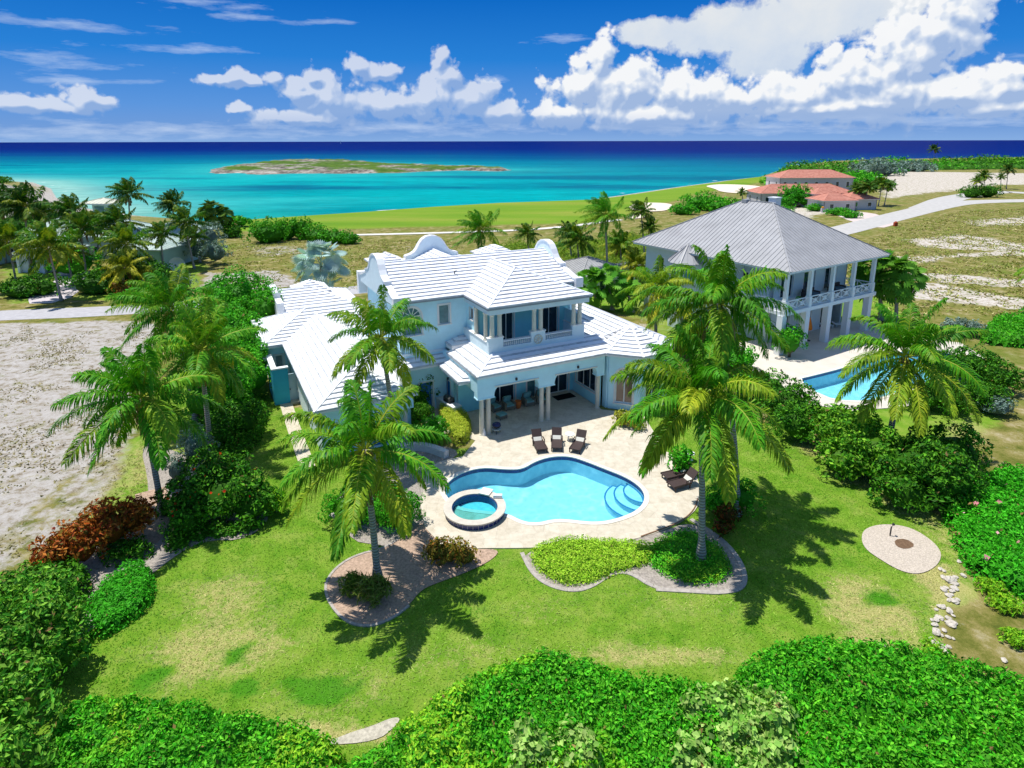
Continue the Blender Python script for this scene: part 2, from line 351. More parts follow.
def area(P_,soft,ns,amp,seed):
    d=edist(x,y,P_); s=np.where(inpoly(x,y,P_),d,-d); return sstep(-soft,soft,s+(fbm(x,y,ns,seed)-.5)*amp)
lawn=area(A_lawn,.6,.5,2.4,5); fair=area(A_fair,2.0,.06,5,6); fair=np.maximum(fair*sstep(.3,6,sd),0)
lawn=np.maximum(lawn,.75*area(A_garden2,1.0,.3,3,8))
g3=GP([(60,300),(130,262),(215,262),(235,245),(215,240),(200,290),(130,302)]); lawn=np.maximum(lawn,.6*area(g3,1.0,.3,3,12))
g4=GP([(0,262),(60,262),(60,302),(0,304)]); lawn=np.maximum(lawn,.55*area(g4,1.0,.3,3,13))
beach=sstep(20,0,sd)*sstep(-110,-130,x)*1.0
beach=np.maximum(beach,sstep(-100,-125,x)*area(GP([(-300,180),(0,180),(62,186),(80,208),(60,216),(30,220),(-300,240)]),3,.05,6,14))
rock=sstep(8,2.5,sd+ (fbm(x,y,.15,15)-.5)*6-6*sstep(10,60,x)*sstep(170,120,x))*(1-beach)
sand=np.maximum(sand,beach)
sand=np.maximum(sand,.9*area(GP([(770,620),(560,672),(430,712),(350,735),(300,740),(300,725),(400,700),(560,655),(760,600)]),.5,.6,2.2,21)*0)
# brown worn lawn patches
def worn_lush(x,y):
    worn=np.zeros(len(x))
    for cx,cy,rx,ry,w in [(225,600,55,40,.55),(215,650,90,40,.65),(330,690,80,26,.5),(870,610,50,34,.75),(850,590,40,22,.5),(890,650,50,24,.8),(985,625,50,75,1),(950,600,25,70,.9),(870,480,40,14,.6),(820,450,30,12,.6),(905,505,30,14,.6),(470,655,90,20,.3),(650,655,110,14,.6),(300,735,120,14,.9),(540,610,60,18,.25),(975,555,40,60,.5),(190,480,70,60,.35),(130,470,50,50,.6),(90,540,60,40,.8),(1010,455,60,45,1),(690,600,80,30,.25)]:
        gx,gy=G(cx,cy); ax=G(cx+rx,cy)[0]-gx; ay=abs(G(cx,cy-ry)[1]-G(cx,cy+ry)[1])/2
        r=np.hypot((x-gx)/ax,(y-gy)/ay); worn=np.maximum(worn,w*sstep(1.25,.35,r+(fbm(x,y,.7,31)-.5)*.9))
    lush=np.zeros(len(x))
    for cx,cy,rx,ry in [(150,678,22,16),(235,655,16,12),(240,688,24,14),(320,690,50,22),(880,600,24,10)]:
        gx,gy=G(cx,cy); ax=G(cx+rx,cy)[0]-gx; ay=abs(G(cx,cy-ry)[1]-G(cx,cy+ry)[1])/2
        r=np.hypot((x-gx)/ax,(y-gy)/ay); lush=np.maximum(lush,.75*sstep(1.3,.5,r+(fbm(x,y,1.6,33)-.5)*1.3))
    worn*= (1-lush)
    return worn,lush
worn,lush=worn_lush(x,y)
green=np.clip(lawn,0,1)*(1-sand*.9)
colA=np.stack([green,sand,worn],1)
colB=np.stack([fair,rock,lush],1)
me_t=rawmesh('ground',V,F,None or [],col=colA,smooth=True)
cb=me_t.data.color_attributes.new('ColB','FLOAT_COLOR','POINT'); c4=np.ones((len(V),4),dtype=np.float32); c4[:,:3]=colB; cb.data.foreach_set('color',c4.ravel())
tag(me_t,kind='structure')
def ground_mat():
    m=bpy.data.materials.new('ground'); m.use_nodes=True; t=m.node_tree; b=t.nodes['Principled BSDF']
    A=N(t,'ShaderNodeAttribute',attribute_name='Col'); B=N(t,'ShaderNodeAttribute',attribute_name='ColB')
    sa=N(t,'ShaderNodeSeparateColor'); L(t,A.outputs['Color'],sa.inputs[0]); sb=N(t,'ShaderNodeSeparateColor'); L(t,B.outputs['Color'],sb.inputs[0])
    tc=N(t,'ShaderNodeTexCoord'); ob=tc.outputs['Object']
    def nz(s,d=5,r=.6,vec=ob,dist=0):
        n=N(t,'ShaderNodeTexNoise',inp={'Scale':s,'Detail':float(d),'Roughness':r,'Distortion':float(dist)}); L(t,vec,n.inputs['Vector']); return n.outputs[0]
    st=N(t,'ShaderNodeMapping'); st.inputs['Scale'].default_value=(.35,1.6,1); st.inputs['Rotation'].default_value=(0,0,R(12)); L(t,ob,st.inputs[0])
    n_big=nz(.12,4); n_mid=nz(.9,5); n_fine=nz(14,4,.7); n_str=nz(.7,6,.7,st.outputs[0]); n_f2=nz(45,2,.6)
    dry=ramp(t,nz(.55,9,.76),[(.30,(.055,.085,.012)),(.44,(.15,.155,.03)),(.54,(.25,.215,.07)),(.68,(.44,.38,.24))])
    dry=mixc(t,M_(t,'MULTIPLY',M_(t,'SUBTRACT',n_big,.50),4,clamp=True),dry,(.13,.18,.025))
    n_s2=nz(1.3,9,.78); mxs=M_(t,'MULTIPLY_ADD',n_str,.10,M_(t,'MULTIPLY',n_s2,.90))
    sandc=ramp(t,mxs,[(.37,(.15,.12,.07)),(.44,(.30,.26,.20)),(.49,(.40,.37,.335)),(.62,(.49,.465,.435))])
    sandc=mixc(t,M_(t,'MULTIPLY',M_(t,'SUBTRACT',n_fine,.52),2.5,clamp=True),sandc,(.30,.25,.18))
    sx_p=N(t,'ShaderNodeSeparateXYZ'); L(t,ob,sx_p.inputs[0]); sandc=mixc(t,M_(t,'MULTIPLY',M_(t,'SUBTRACT',sx_p.outputs[0],5.0),.05,clamp=True),sandc,(1.35,1.32,1.28),'MULTIPLY')
    gr=ramp(t,n_mid,[(.25,(.08,.22,.010)),(.5,(.155,.29,.022)),(.75,(.25,.335,.05))])
    gr=mixc(t,M_(t,'MULTIPLY',M_(t,'SUBTRACT',nz(.8,7,.72),.51),4.0,clamp=True),gr,(.29,.35,.075))
    lush=(.05,.22,.008)
    wornc=ramp(t,n_fine,[(.3,(.30,.30,.075)),(.6,(.50,.42,.19)),(.8,(.62,.52,.30))])
    def soft(f,k=2.0,amp=.9,n=n_mid): return M_(t,'MULTIPLY_ADD',M_(t,'MULTIPLY_ADD',M_(t,'SUBTRACT',n,.5),amp,M_(t,'SUBTRACT',f,.5)),k,.5,clamp=True)
    n_w=nz(2.6,6,.75)
    n_w2=nz(.6,9,.78); c=mixc(t,soft(sa.outputs[1],2.6,2.8,n_w2),dry,sandc)
    c=mixc(t,soft(sa.outputs[0],3,.8,n_w),c,gr)
    wf=M_(t,'MULTIPLY',soft(sa.outputs[2],2.2,2.0,n_w),.8)
    c=mixc(t,M_(t,'MULTIPLY',wf,sa.outputs[0]),c,wornc)
    c=mixc(t,M_(t,'MULTIPLY',soft(sb.outputs[2],3,.8,n_w),.85),c,lush)
    fc=ramp(t,nz(.035,5,.6,st.outputs[0]),[(.3,(.10,.22,.012)),(.5,(.16,.27,.02)),(.66,(.24,.28,.04)),(.8,(.30,.25,.06))])
    c=mixc(t,sb.outputs[0],c,fc)
    rc=ramp(t,nz(.5,6,.75),[(.35,(.10,.09,.08)),(.5,(.38,.34,.29)),(.65,(.66,.62,.56))])
    c=mixc(t,soft(sb.outputs[1],4,.5),c,rc)
    # blade-scale mottling
    v=M_(t,'MULTIPLY_ADD',n_fine,.9,.55); v=M_(t,'MULTIPLY',v,M_(t,'MULTIPLY_ADD',n_f2,.9,.55))
    sc_=N(t,'ShaderNodeVectorMath',operation='SCALE'); L(t,c,sc_.inputs[0]); L(t,v,sc_.inputs['Scale'])
    L(t,sc_.outputs[0],b.inputs['Base Color']); b.inputs['Roughness'].default_value=.95; b.inputs['Specular IOR Level'].default_value=.08
    bp=N(t,'ShaderNodeBump',inp={'Strength':.55,'Distance':.08}); L(t,M_(t,'MULTIPLY_ADD',n_f2,.6,n_fine),bp.inputs['Height']); L(t,bp.outputs[0],b.inputs['Normal'])
    return m
me_t.data.materials.append(ground_mat())
# sea
island_out=GP([(208,170),(225,166),(262,163),(300,161),(350,162),(400,165),(450,167),(490,168.5),(520,170),(500,171.5),(455,170.5),(420,171.5),(400,173),(340,173.5),(290,173),(262,174),(240,172.5),(215,173)],SEA)
sx=grade(-60000,60000,12,-260,420,1.10); sy=grade(60,80000,6,90,420,1.05)
V,F=grid_mesh(sx,sy,lambda x,y:np.full(x.shape,SEA)); x_,y_=V[:,0],V[:,1]
d1=edist(x_,y_,shore,False); d2=edist(x_,y_,island_out)
seac=np.stack([np.exp(-d1/18.0),np.exp(-d2/60.0),np.zeros(len(x_))],1)
sea=rawmesh('sea',V,F,[],col=seac,smooth=True); tag(sea,kind='structure')
def sea_mat():
    m=bpy.data.materials.new('sea'); m.use_nodes=True; t=m.node_tree; b=t.nodes['Principled BSDF']
    g=N(t,'ShaderNodeNewGeometry'); sp=N(t,'ShaderNodeSeparateXYZ'); L(t,g.outputs['Position'],sp.inputs[0])
    A=N(t,'ShaderNodeAttribute',attribute_name='Col'); sa=N(t,'ShaderNodeSeparateColor'); L(t,A.outputs['Color'],sa.inputs[0])
    mp=N(t,'ShaderNodeMapping'); mp.inputs['Scale'].default_value=(.0045,.013,1); mp.inputs['Location'].default_value=(5.3,2.2,0); L(t,g.outputs['Position'],mp.inputs[0])
    n=N(t,'ShaderNodeTexNoise',inp={'Scale':1.0,'Detail':5.0,'Roughness':.6,'Distortion':.4}); L(t,mp.outputs[0],n.inputs['Vector'])
    mp2=N(t,'ShaderNodeMapping'); mp2.inputs['Scale'].default_value=(.0011,.0042,1); mp2.inputs['Location'].default_value=(3.3,1.7,0); L(t,g.outputs['Position'],mp2.inputs[0])
    n2=N(t,'ShaderNodeTexNoise',inp={'Scale':1.0,'Detail':4.0,'Roughness':.55}); L(t,mp2.outputs[0],n2.inputs['Vector'])
    # distance term: larger = nearer.  w = 1000/Y
    yy=M_(t,'MULTIPLY_ADD',M_(t,'MAXIMUM',sp.outputs[0],-100.0),.75,sp.outputs[1])
    w=M_(t,'DIVIDE',150.0,M_(t,'MAXIMUM',yy,30.0)); w=M_(t,'MULTIPLY',w,M_(t,'MULTIPLY_ADD',n2.outputs[0],.55,.72))
    c=ramp(t,w,[(0.0,(.0,.008,.13)),(.08,(.0,.014,.16)),(.13,(.0,.05,.20)),(.19,(.0,.15,.26)),(.27,(.0,.25,.31)),(.42,(.0,.37,.38)),(.62,(.0,.34,.35)),(.85,(.0,.25,.28)),(1.0,(.01,.32,.30))])
    dk=M_(t,'MULTIPLY',M_(t,'SUBTRACT',n.outputs[0],.51),7,clamp=True); dk=M_(t,'MULTIPLY',dk,.95)
    dk=M_(t,'MULTIPLY',dk,M_(t,'MULTIPLY',M_(t,'SUBTRACT',w,.10),10,clamp=True))
    c=mixc(t,dk,c,(.0,.13,.22))
    lt=M_(t,'MULTIPLY',M_(t,'SUBTRACT',.44,n.outputs[0]),7,clamp=True); lt=M_(t,'MULTIPLY',M_(t,'MULTIPLY',lt,.5),M_(t,'MULTIPLY',M_(t,'SUBTRACT',w,.22),8,clamp=True))
    c=mixc(t,lt,c,(.04,.52,.48))
    c=mixc(t,M_(t,'MULTIPLY',M_(t,'POWER',sa.outputs[1],1.5),.5),c,(.05,.50,.45))
    bx=M_(t,'MULTIPLY',M_(t,'SUBTRACT',-95.0,sp.outputs[0]),.02,clamp=True)
    c=mixc(t,M_(t,'MULTIPLY',M_(t,'MULTIPLY',sa.outputs[0],bx),.9,clamp=True),c,(.34,.58,.48))
    # breaking foam at the rocky shore, a few whitecaps far out
    fo=N(t,'ShaderNodeTexNoise',inp={'Scale':.22,'Detail':6.0,'Roughness':.7}); L(t,g.outputs['Position'],fo.inputs['Vector'])
    ff=M_(t,'MULTIPLY',M_(t,'SUBTRACT',M_(t,'ADD',M_(t,'POWER',sa.outputs[0],6.0),fo.outputs[0]),1.22),9,clamp=True)
    mp3=N(t,'ShaderNodeMapping'); mp3.inputs['Scale'].default_value=(.03,.008,1); L(t,g.outputs['Position'],mp3.inputs[0])
    wc=N(t,'ShaderNodeTexNoise',inp={'Scale':1.0,'Detail':3.0,'Roughness':.7}); L(t,mp3.outputs[0],wc.inputs['Vector'])
    ff=M_(t,'MAXIMUM',ff,M_(t,'MULTIPLY',M_(t,'SUBTRACT',wc.outputs[0],.77),20,clamp=True))
    c=mixc(t,ff,c,(.75,.8,.8))
    mp4=N(t,'ShaderNodeMapping'); mp4.inputs['Scale'].default_value=(1,2.5,1); L(t,g.outputs['Position'],mp4.inputs[0])
    sc=N(t,'ShaderNodeVectorMath',operation='SCALE'); L(t,c,sc.inputs[0]); rpl=N(t,'ShaderNodeTexNoise',inp={'Scale':.09,'Detail':7.0,'Roughness':.7}); L(t,mp4.outputs[0],rpl.inputs['Vector']); L(t,M_(t,'MULTIPLY_ADD',rpl.outputs[0],.75,.44),sc.inputs['Scale'])
    L(t,sc.outputs[0],b.inputs['Base Color']); b.inputs['Roughness'].default_value=.5; b.inputs['Specular IOR Level'].default_value=.04; b.inputs['IOR'].default_value=1.15
    rp=N(t,'ShaderNodeTexNoise',inp={'Scale':.25,'Detail':5.0,'Roughness':.65}); L(t,g.outputs['Position'],rp.inputs['Vector'])
    bp=N(t,'ShaderNodeBump',inp={'Strength':.5,'Distance':1.2}); L(t,rp.outputs[0],bp.inputs['Height']); L(t,bp.outputs[0],b.inputs['Normal'])
    return m
sea.data.materials.append(sea_mat())
# island
ix0,iy0=np.min(island_out,0)-10; ix1,iy1=np.max(island_out,0)+10
V,F=grid_mesh(np.linspace(ix0,ix1,260),np.linspace(iy0,iy1,70),lambda x,y:0*x)
x_,y_=V[:,0],V[:,1]; s=edist(x_,y_,island_out); s=np.where(inpoly(x_,y_,island_out),s,-s)+ (fbm(x_,y_,.03,41)-.5)*14
hh=2.0+2.0*vn(x_,y_,.011,44)
V[:,2]=SEA-1.5+1.5*sstep(-8,0,s)+hh*sstep(0,14,s)*(.55+.75*fbm(x_,y_,.05,42))+ (fbm(x_,y_,.2,43)-.5)*1.6*sstep(0,4,s)
gx=sstep(6,14,s+(fbm(x_,y_,.03,47)-.5)*26)*sstep(.40,.55,fbm(x_,y_,.035,48)+.08)
isl=rawmesh('island',V,F,[],col=np.stack([gx,gx,gx],1),smooth=False); tag(isl,kind='structure')
def isl_x(t,b,tcn):
    A=N(t,'ShaderNodeAttribute',attribute_name='Col'); n=N(t,'ShaderNodeTexNoise',inp={'Scale':.12,'Detail':7.0,'Roughness':.75}); L(t,tcn.outputs['Object'],n.inputs['Vector'])
    rk=ramp(t,n.outputs[0],[(.36,(.06,.05,.04)),(.48,(.20,.175,.145)),(.64,(.46,.42,.36))]); gn_=ramp(t,n.outputs[0],[(.3,(.02,.07,.008)),(.6,(.10,.17,.02))])
    L(t,mixc(t,A.outputs['Color'],rk,gn_),b.inputs['Base Color'])
isl.data.materials.append(mat('island_rock',(.4,.4,.35),.95,.1,extra=isl_x))
# ------------------------------------------------ roads, paths
def ribbon(name,pts,width,z,m,kerb=None):
    pts=smooth_poly(pts,2,False); n=len(pts); Lf=[];Rt=[]
    for i,p in enumerate(pts):
        a=pts[max(i-1,0)]; b=pts[min(i+1,n-1)]; dx,dy=b[0]-a[0],b[1]-a[1]; l=math.hypot(dx,dy)
        w=width[0]+(width[1]-width[0])*i/(n-1) if hasattr(width,'__len__') else width
        Lf.append((p[0]-dy/l*w/2,p[1]+dx/l*w/2)); Rt.append((p[0]+dy/l*w/2,p[1]-dx/l*w/2))
    hz=lambda q:(q[0],q[1],float(ground_h(np.array([q[0]]),np.array([q[1]]))[0][0])+z)
    mb=MB(); V=[hz(q) for q in Lf]+[hz(q) for q in Rt]; mb.add(V,[(n+i,n+i+1,i+1,i) for i in range(n-1)])
    o=mb.build(name,m); tag(o,kind='structure'); return o
m_road=mat('road_asphalt',(.42,.41,.42),.9,.1,noise=(1.5,.13,6))
m_road2=mat('road_light',(.46,.445,.42),.9,.1,noise=(.8,.12,6))
m_path=mat('cart_path',(.66,.64,.58),.9,.1,noise=(1.0,.1))
ribbon('road',[G(-200,330),G(-60,318),G(0,314.2),G(125,310),G(310,294.5),G(450,280),G(560,270)],4.8,.02,m_road)
ribbon('road',[G(560,270),G(700,256),G(770,247),G(835,233),G(890,218.5),G(940,206.5),G(965,203),G(1024,201.5),G(1150,201.5)],(5.5,10),.035,m_road2)
ribbon('road',[G(925,210),G(952,198),G(1000,192.5),G(1024,194),G(1100,199)],(9,8),.03,m_road2)
ribbon('path',[G(340,237.5,-.5),G(420,235.8,-.5),G(508,233.3,-.5),G(560,230,-.5),G(620,222,-.5)],2.2,.10,m_path)
m_drive=mat('driveway_paving',(.55,.50,.52),.85,.15,noise=(2,.15))
def sheet(name,px,z,m,it=2,kind='structure',world=False,thick=0):
    P_=px if world else GP(px); P_=smooth_poly(P_,it) if it else P_
    mb=MB()
    if thick: mb.prism(P_ if area2(P_)>0 else P_[::-1],z-thick,z)
    else:
        if area2(P_)<0: P_=P_[::-1]
        mb.add([(a,b,z) for a,b in P_],[tuple(range(len(P_)))])
    o=mb.build(name,m); 
    if kind: tag(o,kind=kind)
    return o
def area2(P_): return sum(P_[i][0]*P_[(i+1)%len(P_)][1]-P_[(i+1)%len(P_)][0]*P_[i][1] for i in range(len(P_)))
sheet('driveway',[(18,303),(62,302),(88,284),(100,272),(60,268),(52,284)],.025,m_drive,1)
sheet('driveway',[(832,214),(868,212),(900,224),(878,230),(850,222)],.03,mat('pink_paving',(.60,.50,.46),.85,.15,noise=(1,.1)),1)
# golf bunkers
m_bunk=mat('bunker_sand',(.72,.62,.50),.95,.05,noise=(.4,.08))
for q,z in (([(628,207),(640,204),(662,204),(674,206),(668,212),(650,213),(632,212)],.03),([(703,187),(720,185),(762,187),(768,192),(740,195),(720,193),(715,190)],.03),([(625,217),(640,215),(650,218),(630,221)],.03)):
    P_=GP(q,-.2); zz=float(ground_h(np.array([P_[0][0]]),np.array([P_[0][1]]))[0][0]); 
    Pn=smooth_poly(P_,2); 
    if area2(Pn)<0: Pn=Pn[::-1]
    mb=MB(); hs=[float(ground_h(np.array([a]),np.array([b_]))[0][0])+.15 for a,b_ in Pn]
    cx=sum(a for a,_ in Pn)/len(Pn); cy=sum(b_ for _,b_ in Pn)/len(Pn); hc=float(ground_h(np.array([cx]),np.array([cy]))[0][0])+.15
    n=len(Pn); mb.add([(a,b_,h) for (a,b_),h in zip(Pn,hs)]+[(cx,cy,hc)],[(i,(i+1)%n,n) for i in range(n)])
    tag(mb.build('sand_bunker',m_bunk),kind='structure')
# ------------------------------------------------ shared building materials
def roof_x(t,b,tcn):
    n=N(t,'ShaderNodeTexNoise',inp={'Scale':.8,'Detail':6.0,'Roughness':.65}); L(t,tcn.outputs['Object'],n.inputs['Vector'])
    c=ramp(t,n.outputs[0],[(.25,(.66,.68,.71)),(.42,(.82,.83,.85)),(.6,(.88,.885,.895))]); L(t,c,b.inputs['Base Color'])
m_roof=mat('white_roof',(.8,.81,.83),.7,.2,extra=roof_x,bump=(12,.15,.02))
m_riser=mat('grey_step_edge',(.52,.54,.57),.8,.1,noise=(2,.25))  # step lips and risers, a darker grey than the roof courses
m_stucco=mat('blue_stucco',(.56,.84,.93),.85,.15,noise=(1.2,.06,6),bump=(30,.25,.01))
m_stucco2=mat('pale_stucco',(.68,.80,.85),.85,.15,noise=(1.2,.05,6),bump=(30,.2,.01))
m_trim=mat('cream_trim',(.72,.70,.62),.75,.2,noise=(3,.05))
m_white=mat('white_trim',(.78,.79,.80),.6,.3,noise=(3,.04))
m_fasc=mat('eave_board',(.30,.33,.36),.7,.2)
m_beige=mat('stone_column',(.66,.62,.52),.8,.2,noise=(4,.08,6))
m_glass=mat('window_glass',(.012,.03,.045),.06,.6)
m_glass2=mat('curtained_glass',(.10,.22,.24),.12,.5,noise=(2,.3))
m_frame=mat('window_frame',(.76,.76,.74),.5,.3)
m_dark=mat('dark_metal',(.03,.03,.035),.5,.4)
m_wick=mat('dark_wicker',(.055,.035,.032),.6,.35,noise=(30,.3))
m_ltwick=mat('grey_wicker',(.20,.18,.14),.7,.2,noise=(30,.2))
m_aqua=mat('aqua_cushion',(.20,.42,.42),.9,.1,noise=(5,.2))
m_bluedoor=mat('blue_door',(.03,.20,.50),.5,.3,noise=(3,.1))
m_terra=mat('terracotta',(.62,.16,.04),.7,.2)
def stone_x(t,b,tcn):
    v=N(t,'ShaderNodeTexVoronoi',distance='CHEBYCHEV'); v.inputs['Scale'].default_value=1.5; v.inputs['Randomness'].default_value=.55; L(t,tcn.outputs['Object'],v.inputs['Vector'])
    n=N(t,'ShaderNodeTexNoise',inp={'Scale':3.0,'Detail':6.0,'Roughness':.65}); L(t,tcn.outputs['Object'],n.inputs['Vector'])
    se=N(t,'ShaderNodeSeparateColor'); L(t,v.outputs['Color'],se.inputs[0])
    f=M_(t,'MULTIPLY_ADD',se.outputs[0],.16,M_(t,'MULTIPLY',n.outputs[0],.75))
    c=ramp(t,f,[(.2,(.45,.39,.29)),(.5,(.60,.54,.43)),(.8,(.68,.63,.53))])
    v2=N(t,'ShaderNodeTexVoronoi',feature='DISTANCE_TO_EDGE'); v2.inputs['Scale'].default_value=1.5; v2.inputs['Randomness'].default_value=.55; L(t,tcn.outputs['Object'],v2.inputs['Vector'])
    c=mixc(t,M_(t,'MULTIPLY',M_(t,'LESS_THAN',v2.outputs[0],.015),.35),c,(.35,.30,.24)); L(t,c,b.inputs['Base Color'])
m_trav=mat('travertine',(.62,.55,.46),.75,.25,extra=stone_x)
# ------------------------------------------------ roofs
def clipz(poly,z,keep_above):
    out=[]; n=len(poly)
    for i in range(n):
        a,b=poly[i],poly[(i+1)%n]; ia=(a[2]>=z)==keep_above or abs(a[2]-z)<1e-9; ib=(b[2]>=z)==keep_above or abs(b[2]-z)<1e-9
        if ia: out.append(a)
        if ia!=ib and abs(a[2]-b[2])>1e-9:
            t=(z-a[2])/(b[2]-a[2]); out.append(tuple(a[k]+(b[k]-a[k])*t for k in range(3)))
    return out
def stepped(mb,poly,dz=.17,h=.085):
    """courses of a stepped roof: tilted slabs with a grey lip (second material) and a small riser"""
    z0=min(p[2] for p in poly); z1=max(p[2] for p in poly); z=z0; R_=getattr(mb,'risers',[])
    while z<z1-1e-4:
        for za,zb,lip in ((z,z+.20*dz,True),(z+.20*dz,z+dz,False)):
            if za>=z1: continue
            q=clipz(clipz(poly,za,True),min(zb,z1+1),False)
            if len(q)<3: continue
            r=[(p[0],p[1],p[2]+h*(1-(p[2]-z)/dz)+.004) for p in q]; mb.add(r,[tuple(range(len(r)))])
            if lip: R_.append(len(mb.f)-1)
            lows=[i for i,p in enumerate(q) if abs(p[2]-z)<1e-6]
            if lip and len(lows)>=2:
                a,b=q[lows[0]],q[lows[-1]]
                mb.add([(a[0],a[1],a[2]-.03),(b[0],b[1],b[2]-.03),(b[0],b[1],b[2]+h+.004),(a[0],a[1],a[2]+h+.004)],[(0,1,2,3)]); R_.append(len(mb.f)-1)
        z+=dz
    mb.risers=R_
def seamed(mb,poly,gap=.45,rib=.05):
    """standing-seam plane: flat polygon plus ribs running up the slope"""
    P_=[Vector(p) for p in poly]; n=(P_[1]-P_[0]).cross(P_[2]-P_[0]).normalized(); n=n if n.z>0 else -n
    mb.add(poly,[tuple(range(len(poly)))])
    up=Vector((-n.x,-n.y,0)); 
    if up.length<1e-6: return
    up.normalize(); al=Vector((-up.y,up.x,0)); slope=math.hypot(n.x,n.y)/n.z; o=P_[0]
    uv=[((p-o).dot(al),(p-o).dot(up)) for p in P_]; a0=min(a for a,_ in uv); a1=max(a for a,_ in uv); a=a0+gap*.5
    while a<a1:
        hits=[]
        for i in range(len(uv)):
            (x1,y1),(x2,y2)=uv[i],uv[(i+1)%len(uv)]
            if (x1>a)!=(x2>a): hits.append(y1+(y2-y1)*(a-x1)/(x2-x1))
        if len(hits)>=2:
            lo,hi=min(hits),max(hits)
            f=lambda y:o+al*a+up*y+Vector((0,0,(y)*slope))
            if hi-lo>.1: mb.bar(f(lo)+n*.02,f(hi)+n*.02,.035,rib,up=n)
        a+=gap
def hip_planes(x0,x1,y0,y1,z,s,axis='x',h0=True,h1=True):
    if axis=='x':
        hw=(y1-y0)/2; yc=(y0+y1)/2; zr=z+s*hw; a=x0+(hw if h0 else 0); b=x1-(hw if h1 else 0)
        R0=(a,yc,zr); R1=(b,yc,zr); c=[(x0,y0,z),(x1,y0,z),(x1,y1,z),(x0,y1,z)]
        pl=[[c[0],c[1],R1,R0],[c[2],c[3],R0,R1]]
        if h0: pl.append([c[3],c[0],R0])
        if h1: pl.append([c[1],c[2],R1])
    else:
        hw=(x1-x0)/2; xc=(x0+x1)/2; zr=z+s*hw; a=y0+(hw if h0 else 0); b=y1-(hw if h1 else 0)
        R0=(xc,a,zr); R1=(xc,b,zr); c=[(x0,y0,z),(x1,y0,z),(x1,y1,z),(x0,y1,z)]
        pl=[[c[3],c[0],R0,R1],[c[1],c[2],R1,R0]]
        if h0: pl.append([c[0],c[1],R0])
        if h1: pl.append([c[2],c[3],R1])
    return pl
def roof(name,planes,parent,m,slab=None,fn=stepped,caps=True,label=None,slabm=None,**k):
    mb=MB()
    for p in planes: 
        q=[]
        for v in p:
            if not q or (Vector(v)-Vector(q[-1])).length>1e-4: q.append(v)
        if len(q)>=3: fn(mb,q,**k)
    if caps:
        seen=set()
        for p in planes:
            for i in range(len(p)):
                a,b=p[i],p[(i+1)%len(p)]
                if abs(a[2]-b[2])>.05 or min(a[2],b[2])>min(v[2] for v in p)+.05:
                    key=tuple(sorted((tuple(round(t,2) for t in a),tuple(round(t,2) for t in b))))
                    if key not in seen and (Vector(a)-Vector(b)).length>.3:
                        seen.add(key); mb.bar((a[0],a[1],a[2]+.05),(b[0],b[1],b[2]+.05),.14,.07)
    ri=getattr(mb,'risers',[])
    if ri:
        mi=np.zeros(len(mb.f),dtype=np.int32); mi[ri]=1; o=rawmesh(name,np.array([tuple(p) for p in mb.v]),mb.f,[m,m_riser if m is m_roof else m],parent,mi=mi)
    else: o=mb.build(name,m,parent)
    if label: o['label']=label
    if slab:
        sb=MB()
        for s_ in slab: sb.box(*s_)
        sb.build('eave',slabm or m_white,o)
    return o
def slab_of(x0,x1,y0,y1,z,t=.16): return (x0+.03,y0+.03,z-t,x1-.03,y1-.03,z)
